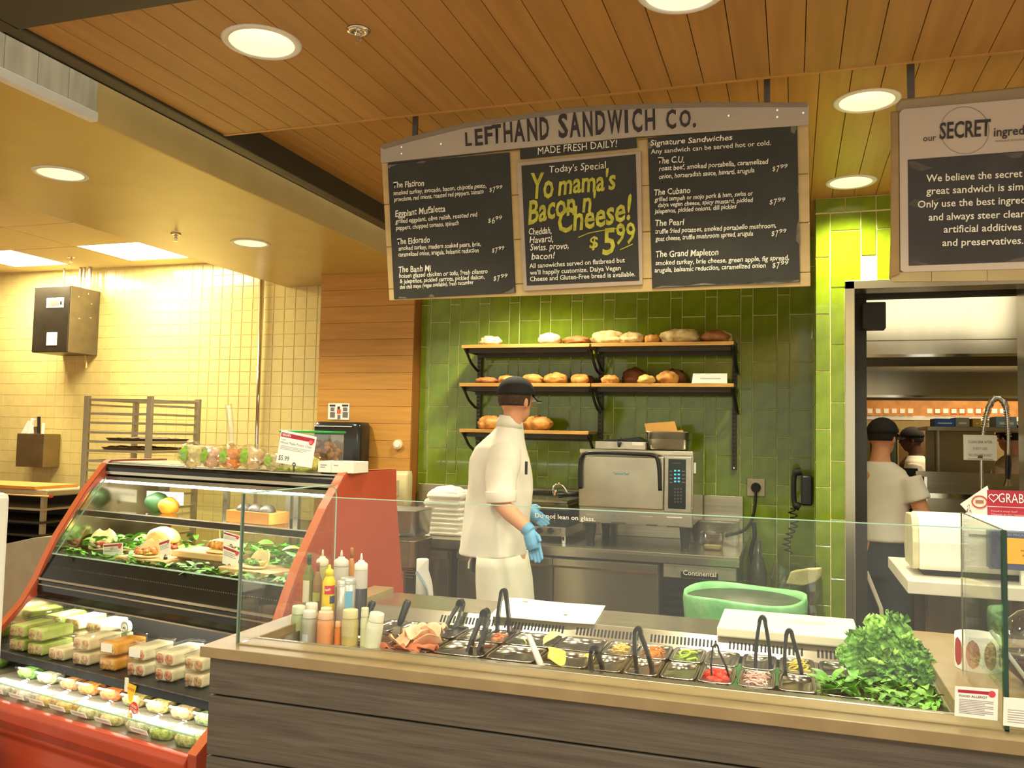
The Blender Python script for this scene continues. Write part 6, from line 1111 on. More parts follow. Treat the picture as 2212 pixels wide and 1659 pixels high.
for x in (1145, 1216): c = at(x, 1168, Y=GY); part('foot', MB().lathe((c.x, GY+.02, .922), [(.014, 0), (.014, Z0-.922)], 12), CHROME, t); part('post', MB().tube([at(x-(1 if x > 1200 else 0)+(-16 if x > 1200 else 0), 1130, Y=GY+.015), at(x+(-16 if x > 1200 else 0), 1108, Y=GY+.015)], .008, 8), CHROME, t)
part('spine', B((X0, 5.26, Z1), (X1+.01, 5.32, Zp+.02)), BLACKM, t)
# small clear container, dark items, cord
a = at(1512, 1150, Y=4.98); b = at(1566, 1187, Y=4.98); t = thing('clear_container', 'small clear plastic container at the right end of the back counter', 'container', ((a.x+b.x)/2, 5.02, .922)); cx = (a.x+b.x)/2
cx = min(cx, -.36); part('tub', MB().rings([((cx, 5.02, .922), .055, .05), ((cx, 5.02, a.z-.006), .068, .062), ((cx, 5.02, a.z), .075, .068), ((cx, 5.02, a.z), .064, .058), ((cx, 5.02, .93), .052, .046)], 24, p=5), CLEAR, t, smooth=True); part('food', MB().rings([((cx, 5.02, .930), .045, .04), ((cx, 5.02, .945), .05, .044)], 18, p=5), mat('container_food', (200, 186, 130), .6), t)
a = at(1521, 1120, Y=5.3); solo('clear_bin', B((-.58, 5.2, .922), (-.30, 5.42, a.z)), CLEAR, 'large smoky clear bin behind the small container', 'container', bevel=.012)
c = at(1633, 1053, Y=5.49); t = thing('wall_socket', 'square steel wall socket plate with a black plug and cord', 'socket', c); part('plate', B((c.x-.055, 5.483, c.z-.055), (c.x+.055, 5.493, c.z+.055)), mat('socket_steel', (176, 160, 134), .35, .6), t, bevel=.004)
part('plug', MB().tube([c+Vector((0, -.01, 0)), c+Vector((0, -.05, -.004))], [.03, .026], 18), RUB, t); part('outlet_slot', B((c.x-.02, 5.481, c.z+.03), (c.x+.02, 5.484, c.z+.042)), mat('slot_pale', (206, 196, 176), .5), t)
P = [c+Vector((0, -.045, -.02)), at(1632, 1080, Y=5.44), at(1628, 1110, Y=5.43), at(1618, 1135, Y=5.42), at(1600, 1150, Y=5.40), at(1560, 1160, Y=5.4)]; part('cord', MB().tube(spl(P, 6), .008, 8), RUB, t, smooth=True)
solo('power_cord', MB().tube(spl([at(1628, 1130, Y=5.42), at(1630, 1160, Y=5.40), at(1622, 1195, Y=5.42), at(1627, 1240, Y=5.42), Vector((-.2, 5.42, .02))], 6), .013, 8), RUB, 'thick black cord dropping behind the back counter end', 'cord', smooth=True)
solo('spray_bottle', MB().lathe((-.19, 5.25, 0), [(.05, 0), (.05, .78), (.03, .86), (.018, .88), (.018, .96)], 16), mat('smoky_plastic', (80, 84, 72), .2, var=.2), 'dark smoky tube shape standing right of the back counter', 'container', smooth=True)
# phone on the return wall
t = thing('wall_phone', 'black wall telephone on the side of the green pier', 'telephone', (.07, 5.1, 1.15)); px_ = .103
def yx(x, y, X=px_): return at(x, y, X=X)
za, zb = yx(1735, 1030).z, yx(1735, 1090).z
py = 4.99; z1 = at(1740, 1022, Y=py).z; z0 = at(1740, 1096, Y=py).z
part('body', B((.045, py-.09, z0+.015), (.104, py+.12, z1-.01)), BLACK, t, bevel=.01); P = [Vector((.045, py, z1+.01)), Vector((.012, py, z1-.01)), Vector((.006, py, (z0+z1)/2)), Vector((.012, py, z0+.02)), Vector((.04, py, z0-.0))]
part('handset', MB().tube(spl(P, 5), [.022]*5+[.014]*11+[.022]*5, 12), RUB, t, smooth=True); cc = [Vector((-.01+.02*math.sin(i*.9)+.02*math.sin(i/60*6), py+.02*math.cos(i*.9), z0-.01-i*.0042)) for i in range(60)]; part('coiled_cord', MB().tube(cc, .004, 5), RUB, t, smooth=True)
part('dial_ring', MB().tube([Vector((.098, py-.085, (z0+z1)/2))+Vector((-.03*math.cos(a*PI/8)-.0, 0, .07*math.sin(a*PI/8))) for a in range(-4, 5)], .003, 6), CHROME, t)
# trash can with green liner
c = Vector((-.21, 4.1, 0)); zr = .845; t = thing('trash_can', 'round trash can with a pale green plastic liner behind the prep table', 'trash can', c)
LIN = mat('green_liner', (120, 196, 128), .35, var=.08, scale=10, rgb2=(150, 214, 150), bump=.3, bscale=24)
part('can', MB().lathe(c, [(.20, 0), (.25, zr-.03), (.262, zr-.02)], 32), mat('can_grey', (110, 116, 96), .5, var=.1), t, smooth=True)
rg = random.Random(1)
def linerf(u, v):
    a = u*2*PI; pr = [(.255, -.36), (.262, -.22), (.270, -.10), (.276, -.02), (.272, .005), (.258, .0), (.252, -.05), (.23, -.30)]; k = v*(len(pr)-1); i = min(int(k), len(pr)-2); f = k-i; r = pr[i][0]*(1-f)+pr[i+1][0]*f; z = pr[i][1]*(1-f)+pr[i+1][1]*f
    r += .006*noise.noise(Vector((math.cos(a)*6, math.sin(a)*6, z*4)))*(1 if i < 3 else .4); z += .008*math.sin(a*3+1) if i >= 1 else .02*math.sin(a*5); return c+Vector((r*math.cos(a), r*math.sin(a), zr+z))
part('liner', MB().grid(linerf, 64, 14), LIN, t, smooth=True)
solo('clear_bag_bin', MB().grid(lambda u, v: Vector((.02+.13*math.cos(u*2*PI)*(1-.1*v)+.012*noise.noise(Vector((u*9, v*5, 0))), 4.45+.13*math.sin(u*2*PI), .60+.34*v+.02*noise.noise(Vector((u*12, v*3, 3))))), 40, 10), glassm('bag_clear', (.72, .74, .64), .2, .15), 'clear plastic liner puffing up behind the green liner', 'bag')
solo('paper_bag', MB().prism([at(x, y, Y=4.45) for x, y in ((1698, 1262), (1708, 1236), (1722, 1232), (1750, 1228), (1776, 1227), (1775, 1245), (1762, 1258), (1735, 1266))], (0, 0, 0), (0, .03, 0)), mat('bag_tan', (206, 196, 140), .6, var=.1, scale=10, bump=.4), 'crumpled tan paper bag in the bin by the green pier', 'bag', bevel=.006)
solo('dark_bin', MB().lathe((.0, 4.47, 0), [(.11, 0), (.13, .62), (.12, .60)], 24), mat('bin_dark', (56, 54, 46), .4), 'dark bin standing behind the green lined can', 'bin', smooth=True)
# ================================================================ BREAD SHELVES
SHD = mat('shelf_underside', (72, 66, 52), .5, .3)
for (nm, x0, x1, yz, lab) in (('bread_shelf', 997, 1273, 745, 'upper left oak bread shelf'), ('bread_shelf', 1277, 1585, 743, 'upper right oak bread shelf'), ('bread_shelf', 992, 1275, 829, 'middle left oak bread shelf'), ('bread_shelf', 1277, 1585, 829, 'middle right oak bread shelf'), ('bread_shelf', 992, 1271, 928, 'lowest oak bread shelf, behind the man')):
    SY = 5.18; a = at(x0, yz, Y=SY); b = at(x1, yz, Y=SY); z = {745: 2.130, 743: 2.130, 829: 1.880, 928: 1.582}[yz]
    t = thing(nm, lab, 'shelf', ((a.x+b.x)/2, 5.3, z-.06), group='oak bread shelves on the green wall'); part('front_strip', B((a.x, SY, z-.022), (b.x, SY+.014, z)), OAK, t, bevel=.0015); part('board', B((a.x, SY+.014, z-.018), (b.x, 5.46, z-.002)), mat('shelf_board', (150, 112, 64), .5, var=.1), t)
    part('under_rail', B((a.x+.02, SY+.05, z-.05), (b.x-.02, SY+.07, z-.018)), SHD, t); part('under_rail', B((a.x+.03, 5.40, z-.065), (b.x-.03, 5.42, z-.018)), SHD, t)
    for sx in (a.x+.02, b.x-.0 if x1 > 1500 else None):
        if sx is None: continue
        P = [Vector((sx-.0, SY+.01, z-.024)), Vector((sx, SY+.06, z-.055)), Vector((sx+.0, SY+.13, z-.105)), Vector((sx, 5.42, z-.145)), Vector((sx, 5.45, z-.15))]; part('bracket', MB().tube(spl(P, 4), .009, 8), BLACKM, t, smooth=True)
        part('bracket_arm', B((sx-.006, SY+.03, z-.045), (sx+.006, 5.46, z-.02)), BLACKM, t)
    part('bracket', MB().tube(spl([Vector((b.x-.005, SY+.0, z-.02)), Vector((b.x, SY+.07, z-.07)), Vector((b.x+.01, 5.34, z-.15)), Vector((b.x+.01, 5.45, z-.17))], 4), .009, 8), BLACKM, t, smooth=True)
for x, yt, yb, lab in ((1036, 745, 1010, 'left black shelf upright, mostly behind the man'), (1298, 745, 975, 'middle black shelf upright'), (1587, 740, 1016, 'right black shelf upright reaching lowest')):
    a = at(x, yt, Y=5.46); b = at(x, yb, Y=5.46); t = thing('shelf_upright', lab, 'upright', (a.x, 5.46, b.z)); part('channel', B((a.x-.014, 5.462, b.z), (a.x+.014, 5.49, a.z)), mat('upright_grey', (84, 78, 66), .45, .4), t, bevel=.002)
    sl = MB(); k = 0
    while b.z+.03+k*.026 < a.z-.01: z = b.z+.03+k*.026; sl.box((a.x-.007, 5.460, z), (a.x-.002, 5.4625, z+.013)).box((a.x+.002, 5.460, z), (a.x+.007, 5.4625, z+.013)); k += 1
    part('slots', sl, RUB, t, kind='stuff'); part('screw', MB().tube([(a.x, 5.462, b.z+.015), (a.x, 5.457, b.z+.015)], .005, 8), CHROME, t)
def bread(x0, x1, yt, yb, z, mt, lab, Y=5.28, cuts=0, dy=.07, seed=0, ring=False, cutm=None):
    a = at(x0, yb, Y=Y); b = at(x1, yb, Y=Y); h = at((x0+x1)/2, yt, Y=Y).z-z; cx = (a.x+b.x)/2; hx = (b.x-a.x)/2; h = max(.03, h)
    t = thing('bread_loaf', lab, 'bread', (cx, Y, z))
    if ring: part('crust', MB().tube([(cx+math.cos(q*PI/8)*hx*.55, Y+math.sin(q*PI/8)*.03, z+h*.5+math.sin(q*PI/8)*h*.2) for q in range(17)], h*.42, 10, caps=False), mt, t, smooth=True); part('centre', MB().blob((cx, Y, z+h*.4), (hx*.5, .03, h*.35), .1, 3, 12), mt, t, smooth=True); return
    part('crust', MB().blob((cx, Y, z+h*.42), (hx, dy, h*.60), .22, 2.6, 26, flat=.70, seed=seed), mt, t, smooth=True)
    for k in range(cuts):
        u = (k+.5)/cuts*2-1; xx = cx+u*hx*.7; zc = z+h*(.42+.60*math.sqrt(max(0, 1-(u*.75)**2)))*.985
        part('score', MB().tube([(xx-hx*.16, Y-dy*.45, zc-h*.10), (xx, Y-dy*.2, zc), (xx+hx*.1, Y+dy*.2, zc)], .0045 if not cutm else .005, 6), cutm or BREADB, t)
zA, zB, zC = 2.130, 1.880, 1.582
bread(1038, 1085, 727, 745, zA, BREADP, 'pale round loaf alone at the left of the top shelf', cuts=3, seed=1); bread(1163, 1212, 720, 744, zA, BREADP, 'pale crusty loaf left of the brown one, top shelf', seed=2, cuts=1)
bread(1215, 1276, 726, 743, zA, BREADB, 'flat brown loaf at the end of the upper left shelf', seed=3); bread(1277, 1350, 714, 743, zA, BREADF, 'long floured loaf, left end of the upper right shelf', seed=4, cuts=2, Y=5.30); bread(1338, 1392, 718, 743, zA, BREADF, 'split floured loaf overlapping the long one', seed=5, cuts=1, Y=5.26)
bread(1391, 1428, 722, 743, zA, BREADG, 'small scored roll between the two big loaves', seed=6, cuts=1, cutm=BREADD); bread(1424, 1513, 711, 743, zA, BREADF, 'largest scored loaf on the top shelf', seed=7, cuts=3, dy=.09); bread(1530, 1583, 716, 742, zA, BREADP, 'pale loaf tucked behind the last brown one', seed=9, Y=5.36); bread(1513, 1576, 714, 742, zA, BREADB, 'smooth brown loaf at the right end of the top shelf', seed=8)
bread(1027, 1075, 815, 828, zB, BREADB, 'flat brown loaf at the left of the middle shelf', seed=10); bread(1077, 1118, 811, 828, zB, BREADG, 'golden loaf just above the black cap, left', seed=11, cuts=1); bread(1128, 1174, 808, 828, zB, BREADG, 'sesame topped golden loaf right of the black cap', seed=12); bread(1175, 1226, 806, 828, zB, BREADG, 'round shiny golden loaf, middle left shelf', seed=13, cuts=1)
bread(1232, 1273, 808, 828, zB, BREADG, 'twisted ring roll at the end of the middle left shelf', ring=True); bread(1258, 1285, 812, 828, zB, BREADD, 'dark loaf behind the twisted roll', seed=14, Y=5.38)
bread(1299, 1338, 810, 828, zB, BREADG, 'small golden roll, left end of the middle right shelf', seed=15); bread(1343, 1396, 795, 828, zB, BREADD, 'large dark loaf at the back of the middle right shelf', seed=16, Y=5.38); bread(1378, 1415, 810, 828, zB, mat('yellow_crust', (236, 190, 100), .5, var=.15, scale=16, bump=.2), 'small yellow roll in front of the dark loaf', seed=17, Y=5.24); bread(1434, 1482, 797, 828, zB, BREADD, 'dark loaf behind the pointed golden roll', seed=18, Y=5.38); bread(1419, 1466, 803, 828, zB, BREADG, 'pointed golden roll left of the white card', seed=19, cuts=1)
bread(1032, 1090, 898, 929, zC, BREADG, 'golden loaf on the lowest shelf left of the man', seed=20, cuts=1); bread(1132, 1192, 898, 929, zC, BREADG, 'round golden loaf on the lowest shelf right of the man', seed=21, cuts=1)
a = at(1494, 827, Y=5.22); b = at(1571, 806, Y=5.22); t = thing('shelf_card', 'blank white card standing on the middle right shelf', 'card', ((a.x+b.x)/2, 5.22, zB)); part('sheet', MB().prism([(a.x, 5.22, zB), (b.x, 5.22, zB), (b.x-.002, 5.24, b.z), (a.x+.006, 5.24, b.z)], (0, 0, 0), (0, .003, 0)), PAPER, t); part('text_line', B((a.x+.05, 5.226, (zB+b.z)/2), (b.x-.04, 5.2275, (zB+b.z)/2+.003)), mat('card_shadow_print', (206, 196, 176), .7), t)
# ================================================================ SCALE AND SHELF AT RIGHT
t = thing('side_shelf', 'white topped equipment shelf carrying the deli scale', 'shelf', (.9, 3.6, 0)); a = at(1961, 1254, Y=3.3); b = at(1933, 1212, Z=a.z); zs_ = a.z; xs0 = a.x
part('top', B((xs0, 3.3, zs_-.045), (1.75, 3.95, zs_)), mat('shelf_white', (222, 214, 196), .35, var=.04), t, bevel=.003)
for x, y in ((xs0+.35, 3.35), (xs0+.35, 3.9), (1.6, 3.35)): part('leg', MB().tube([(x, y, 0), (x, y, zs_-.045)], .02, 10), mat('leg_brown', (90, 66, 48), .4, .4), t)
x0, x1 = at(1986, 1180, Y=3.42).x, at(2185, 1180, Y=3.42).x; zb, ztp = zs_+.022, at(2050, 1112, Y=3.45).z
t = thing('deli_scale', 'large white rounded deli scale on the side shelf', 'scale', ((x0+x1)/2, 3.55, zs_))
def drum(v0, v1): # side profile y-z
    P = [(3.44, zb), (3.425, zb+.02), (3.42, (zb+ztp)/2), (3.43, ztp-.05), (3.455, ztp-.01), (3.48, ztp), (3.64, ztp-.005), (3.68, ztp-.04), (3.69, zb+.06), (3.66, zb)]; return P
P = drum(0, 0); part('housing', MB().prism([(x0, y, z) for y, z in P], (0, 0, 0), (x1+.15-x0, 0, 0)), WHITE, t, bevel=.006)
part('side_cover', MB().prism([(x0-.022, 3.45+(y-3.45)*.93, zb+(z-zb)*.97+.002) for y, z in P], (0, 0, 0), (.022, 0, 0)), mat('scale_cream', (206, 198, 160), .4), t, bevel=.004)
part('feet', B((x0+.02, 3.46, zs_), (x1+.1, 3.66, zb)), RUB, t); part('panel_seam', B((at(2080, 1180, Y=3.42).x, 3.4185, zb+.01), (at(2080, 1180, Y=3.42).x+.002, 3.42, ztp-.05)), mat('seam_lilac', (150, 146, 160), .5), t)
part('label_exit', B((x0+.16, 3.417, ztp-.07), (x1+.02, 3.421, ztp-.062)), mat('seam_lilac', (150, 146, 160), .5), t)
X0, X1, Z0, Z1 = ywall(2136, 2290, 1146, 1238, 3.36); t = thing('scale_display', 'orange lit scale display with a blue frame at the right edge', 'display', ((X0+X1)/2, 3.38, zs_)); part('frame', B((X0, 3.36, Z0), (X1, 3.41, Z1)), mat('frame_blue', (70, 76, 116), .4), t, bevel=.004); x_ = at(2165, 1190, Y=3.36).x
part('screen', B((x_, 3.356, Z0+.022), (X1-.01, 3.361, Z1-.022)), emit('amber_screen', (255, 172, 0), .85), t); part('screen_text', B((x_+.055, 3.3545, (Z0+Z1)/2), (x_+.10, 3.3562, (Z0+Z1)/2+.006)), mat('screen_mark', (206, 120, 0), .5), t); part('screen_text', B((x_+.06, 3.3545, (Z0+Z1)/2-.018), (x_+.10, 3.3562, (Z0+Z1)/2-.01)), mat('screen_mark', (206, 120, 0), .5), t)
text('FRESH PRICING', (x_, 3.355, Z1-.014), EX, EZ, .008, .075, mat('screen_label', (150, 160, 190), .5), t); part('stand', B((X0+.1, 3.375, zs_), (X1-.02, 3.40, Z0)), WHITE, t)
X0, X1, Z0, Z1 = ywall(2133, 2330, 1058, 1128, 3.55); t = thing('grab_sign', 'dark red sign with a white heart and lettering behind the scale', 'sign', ((X0+X1)/2, 3.55, Z0-.02)); part('sheet', B((X0, 3.55, Z0), (X1, 3.556, Z1)), mat('sign_wine', (160, 30, 54), .4, var=.05), t); c = at(2146, 1075, Y=3.549)
hp = [Vector((c.x+.0148*(math.sin(a)**3)*1.0, 3.548, c.z+.0010*(13*math.cos(a)-5*math.cos(2*a)-2*math.cos(3*a)-math.cos(4*a)))) for a in [i*PI/16 for i in range(33)]]; part('heart', MB().tube(hp, .0013, 5, caps=False), PAPER, t)
a = at(2157, 1085, Y=3.548); text('GRAB & GO', (a.x, 3.549, a.z), EX, EZ, .034, .17, PAPER, t, bold=-.005); part('white_rule', B((X0, 3.5485, at(2140, 1094, Y=3.55).z-.0015), (X1, 3.5495, at(2140, 1094, Y=3.55).z+.0015)), mat('rule_pink', (226, 170, 180), .5), t)
text('Need a meal fast?', (at(2141, 1105, Y=3.55).x, 3.549, at(2141, 1105, Y=3.55).z), EX, EZ, .0065, .085, mat('rule_pink', (226, 170, 180), .5), t); text('Choose at the register below', (at(2141, 1112, Y=3.55).x, 3.549, at(2141, 1112, Y=3.55).z), EX, EZ, .0065, .14, mat('rule_pink', (226, 170, 180), .5), t); part('clip', B((at(2183, 1126, Y=3.5).x, 3.54, Z0-.025), (at(2198, 1126, Y=3.5).x, 3.57, Z0+.006)), WHITE, t)
a = at(2104, 1110, Y=3.5); solo('bottle_pump', MB().tube([at(2093, 1112, Y=3.5), at(2093, 1100, Y=3.5)], [.012, .006], 10).tube([at(2093, 1100, Y=3.5), at(2092, 1090, Y=3.5)], .004, 8), CHROME, 'little chrome knob standing on the scale top', 'knob', smooth=True)
solo('trash_bag', MB().blob((.86, 3.6, .38), (.22, .2, .36), .25, 3, 20, seed=3), mat('bag_grey', (120, 122, 104), .35, var=.15, bump=.5, bscale=20), 'grey plastic bag hanging under the side shelf', 'bag', smooth=True)
# ================================================================ PEOPLE
def remesh(name, mb, mt, parent, vs, sub=2):
    o = part(name, mb, mt, parent, smooth=True); q = o.modifiers.new('r', 'REMESH'); q.mode = 'VOXEL'; q.voxel_size = vs; q.use_smooth_shade = True
    if sub: s_ = o.modifiers.new('c', 'SMOOTH'); s_.factor = .6; s_.iterations = sub
    return o
def head(mb, c, d, l, s=1.0):
    # c: head centre, d forward, l left
    u = Vector((0, 0, 1)); R = Matrix((d, l, u)).transposed()
    mb.blob(c+u*.02*s, (.098*s, .077*s, .10*s), .0, 1, 20, R=R); mb.blob(c+d*.02*s-u*.045*s, (.072*s, .058*s, .072*s), 0, 1, 16, R=R); mb.blob(c+d*.045*s-u*.085*s, (.035*s, .034*s, .028*s), 0, 1, 12, R=R)
    mb.tube([c+d*.092*s+u*.012*s, c+d*.116*s-u*.028*s, c+d*.094*s-u*.034*s], [.009*s, .015*s, .010*s], 8); mb.tube([c+d*.088*s+l*.018*s-u*.058*s, c+d*.096*s-u*.056*s, c+d*.088*s-l*.018*s-u*.058*s], .008*s, 8)
    for g in (-1, 1):
        mb.blob(c+l*g*.080*s-u*.012*s-d*.005*s, (.017*s, .009*s, .033*s), 0, 1, 10, R=R @ Matrix.Rotation(-g*.35, 3, 'Z')); mb.blob(c+d*.082*s+l*g*.030*s+u*.018*s, (.012*s, .020*s, .009*s), 0, 1, 8, R=R)
def hand(mb, w_, dr, side, fwd, s=1.0, curl=.35):
    # wrist point, direction down the hand, side = thumb-side vector, fwd = palm normal
    dr = dr.normalized(); side = (side-dr*side.dot(dr)).normalized(); n = dr.cross(side)
    mb.tube([w_, w_+dr*.03*s, w_+dr*.07*s, w_+dr*.095*s], [.026*s, .034*s, .038*s, .034*s], 12)
    for i, (o, L_) in enumerate(((.027, .068), (.009, .078), (-.009, .072), (-.026, .056))):
        a = w_+dr*.088*s+side*o*s; p = [a]; dd = dr.copy()
        for k in range(3): dd = (dd+n*curl*.5).normalized(); p.append(p[-1]+dd*L_*s/3)
        mb.tube(p, [.0098*s, .0092*s, .0086*s, .007*s], 8)
    mb.tube([w_+dr*.02*s+side*.022*s, w_+dr*.045*s+side*.044*s+n*.01, w_+dr*.072*s+side*.050*s+n*.02], [.013*s, .011*s, .008*s], 8)
def eyes(t, c, d, l, s=1.0, dark=None):
    for g in (-1, 1): part('eye', MB().blob(c+d*.084*s+l*g*.030*s+Vector((0, 0, .012*s)), (.011*s, .011*s, .009*s), 0, 1, 10), mat('eye_white', (226, 220, 210), .3), t, smooth=True)
def cap(t, c, d, l, s=1.0, mt=BLKC, brim_drop=.3):
    u = Vector((0, 0, 1)); R = Matrix((d, l, u)).transposed(); mb = MB(); n = 24; rows = []
    for i in range(9):
        th = i/8*1.62; rows.append([c+R @ Vector((math.sin(th)*math.cos(2*PI*j/n)*.109*s, math.sin(th)*math.sin(2*PI*j/n)*.088*s, .035*s+math.cos(th)*.092*s)) for j in range(n)])
    vs = [v for r in rows for v in r]; mb.add(vs, [(i*n+j, i*n+(j+1) % n, (i+1)*n+(j+1) % n, (i+1)*n+j) for i in range(8) for j in range(n)]); part('cap', mb, mt, t, smooth=True, solid=.004)
    def f(uu, v): a = (uu-.5)*2*1.05; r = .100+.082*v*math.cos(a)**.7; return c+R @ Vector((math.cos(a)*r*s, math.sin(a)*(.088+.012*v)*s, (.038-brim_drop*.09*v-.018*abs(math.sin(a)))*s))
    part('cap_brim', MB().grid(f, 12, 5), mt, t, smooth=True, solid=.004)
# main worker ----------------------------------------------------------
px = lambda x, y, Y: at(x, y, Y=Y)
man = thing('person', 'man in a white cotton jacket, white apron and black cap, seen from behind', 'person', (-1.37, 4.2, 0))
d = Vector((.42, .907, 0)); l = Vector((-.907, .42, 0)); bd = Vector((.80, .60, 0)); bl = Vector((-.60, .80, 0))
hc = px(1114, 866, 4.22); neck0 = px(1101, 935, 4.2); sh = px(1078, 975, 4.2); pel = px(1083, 1195, 4.22)
mb = MB(); head(mb, hc, d, l, 1.0); mb.tube([hc-Vector((0, 0, .05))-d*.015, hc-Vector((0, 0, .12))-d*.02, neck0-Vector((0, 0, .03))], [.052, .048, .05], 14)
shR, shL = px(1092, 978, 4.10), sh+bl*.12-Vector((0, 0, .02))
mb.rings([((neck0.x, neck0.y, neck0.z-.0), .05, .05), ((sh.x+.01, sh.y, sh.z+.0), .10, .08), ((sh.x, sh.y, sh.z-.12), .125, .10), ((sh.x, sh.y, sh.z-.30), .125, .10), ((pel.x, pel.y, pel.z+.08), .125, .105), ((pel.x, pel.y, pel.z-.06), .13, .11)], 20)
elR = px(1078, 1085, 3.98); wrR = px(1147, 1150, 3.93); mb.tube([shR, shR.lerp(elR, .5), elR, elR.lerp(wrR, .35), wrR], [.062, .052, .043, .043, .029], 14)
elL = shL+Vector((.02, .08, -.27)); wrL = elL+Vector((.10, .14, -.02)); mb.tube([shL, elL, wrL], [.058, .044, .03], 12)
for g in (-1, 1):
    hp_ = pel+bl*g*.085-Vector((0, 0, .05)); kn = Vector((hp_.x+.01, hp_.y, .48)); an = Vector((hp_.x, hp_.y, .08)); mb.tube([hp_, hp_.lerp(kn, .5), kn, kn.lerp(an, .35), an], [.066, .06, .05, .05, .036], 12); mb.tube([an-bd*.04-Vector((0, 0, .03)), an+bd*.06-Vector((0, 0, .04)), an+bd*.15-Vector((0, 0, .05))], [.04, .04, .025], 10)
body = remesh('body', mb, SKIN, man, .009)
eyes(man, hc, d, l)
g_ = MB(); hand(g_, wrR.lerp(elR, .08), px(1166, 1207, 3.93)-wrR, Vector((.7, -.1, .35)), d, 1.0, .25); g_.tube([wrR.lerp(elR, .16), wrR], [.036, .032], 12); remesh('glove', g_, GLOVE, man, .0045, 1)
g_ = MB(); hand(g_, wrL, Vector((.6, .3, -.5)), Vector((.3, .2, .8)), d, 1.0, .3); remesh('glove', g_, GLOVE, man, .0055, 1)
hr = MB(); R = Matrix((d, l, Vector((0, 0, 1)))).transposed(); n = 24
def hf(u, v): a = PI*.42+u*PI*1.16; th = 1.25+v*.78; return hc+R @ Vector((math.cos(a)*math.sin(th)*.1015, math.sin(a)*math.sin(th)*.081, .02+math.cos(th)*.103))
part('hair', hr.grid(hf, 20, 8), HAIR, man, smooth=True, solid=.006)
cap(man, hc, d, l, 1.0); f_ = lambda uu, v: hc+R @ Vector((math.cos((uu-.5)*2.1)*(.100+.080*v*math.cos((uu-.5)*2.1)**.7), math.sin((uu-.5)*2.1)*(.088+.012*v), .033-.027*v-.018*abs(math.sin((uu-.5)*2.1)))); part('brim_underside', MB().grid(f_, 12, 4), mat('brim_highlight', (206, 204, 186), .6), man, smooth=True)  # pale underside sheet paints the highlight along the black brim
J = MB(); rows = [(903, 1080, 1124, .062), (918, 1074, 1125, .075), (932, 1064, 1126, .10), (948, 1046, 1127, .135), (965, 1028, 1131, .165), (990, 1018, 1138, .18), (1020, 1014, 1142, .185), (1060, 1010, 1144, .185), (1100, 1006, 1141, .185), (1140, 1000, 1137, .19), (1175, 993, 1133, .19), (1196, 991, 1131, .19)]
rs = []
for y, xa, xb, ry in rows:
    a, b = px(xa, y, 4.2), px(xb, y+ (xb-xa)*.03, 4.2); rs.append((((a.x+b.x)/2, 4.22, (a.z+b.z)/2), (b.x-a.x)/2, ry))
# folds: modulate ring radius through many in-between rings
fine = []
for i in range(len(rs)-1):
    for k in range(3):
        f = k/3; c = Vector(rs[i][0]).lerp(Vector(rs[i+1][0]), f); fine.append((c, rs[i][1]*(1-f)+rs[i+1][1]*f, rs[i][2]*(1-f)+rs[i+1][2]*f))
fine.append((Vector(rs[-1][0]), rs[-1][1], rs[-1][2]))
vs = []; n = 44
for c, rx, ry in fine:
    for j in range(n):
        a = 2*PI*j/n; q = 1+.08*noise.noise(Vector((math.cos(a)*2.6+3, math.sin(a)*2.6, c.z*7)))+.022*math.sin(a*6+c.z*9)*max(0, min(1, (1.35-c.z)*3)); vs.append(Vector(c)+Vector((math.cos(a)*rx*q, math.sin(a)*ry*q, 0)))
J.add(vs, [(i*n+j, i*n+(j+1) % n, (i+1)*n+(j+1) % n, (i+1)*n+j) for i in range(len(fine)-1) for j in range(n)]+[tuple(range(n))[::-1], tuple((len(fine)-1)*n+j for j in range(n))])
cuff = px(1082, 1074, 3.99); s0 = px(1092, 972, 4.10); J.tube([s0, s0.lerp(cuff, .3)+Vector((.004, -.01, 0)), s0.lerp(cuff, .6)+Vector((-.006, -.01, 0)), cuff], [.082, .084, .080, .072], 20)
J.tube([shL+Vector((0, 0, .0)), shL.lerp(elL, .5), elL], [.085, .08, .07], 14)
jk = remesh('jacket', J, CLOTH, man, .008, 3)
part('cuff', MB().tube([px(1082, 1060, 3.985), px(1083, 1085, 3.985)], [.078, .074], 24), CLOTH, man, smooth=True, bevel=.006)
part('collar', MB().tube([px(1103, 899, 4.21), px(1100, 922, 4.21)], [.055, .070], 24, caps=False), CLOTH, man, smooth=True, solid=.006)
a = px(1137, 1012, 4.10); part('badge_print', MB().box((a.x-.008, a.y-.0, a.z-.03), (a.x+.006, a.y+.002, a.z+.035)), mat('badge_navy', (60, 60, 70), .6), man)
A = MB(); n = 30; vs = []
for i, (y, xa, xb) in enumerate(((1192, 1040, 1128), (1215, 1038, 1133), (1245, 1038, 1140), (1290, 1040, 1145), (1370, 1042, 1150), (1450, 1045, 1152))):
    a, b = px(xa, y, 4.2), px(xb, y, 4.2); cx = (a.x+b.x)/2; rx = (b.x-a.x)/2
    for j in range(n): th = -PI*.93+j/(n-1)*PI*1.4; q = 1+.04*math.sin(th*5+i*.5); vs.append(Vector((cx+math.cos(th)*rx*q, 4.22+math.sin(th)*.235*q, a.z)))
A.add(vs, [(i*n+j, i*n+j+1, (i+1)*n+j+1, (i+1)*n+j) for i in range(5) for j in range(n-1)]); part('apron', A, APRON, man, smooth=True, solid=.004)
T = MB(); 
for g in (-1, 1): hp_ = pel+bl*g*.075+Vector((-.015, .01, 0)); T.tube([hp_-Vector((.01, 0, 0)), Vector((hp_.x-.01, hp_.y, .5)), Vector((hp_.x, hp_.y, .09))], [.078, .074, .07], 16)
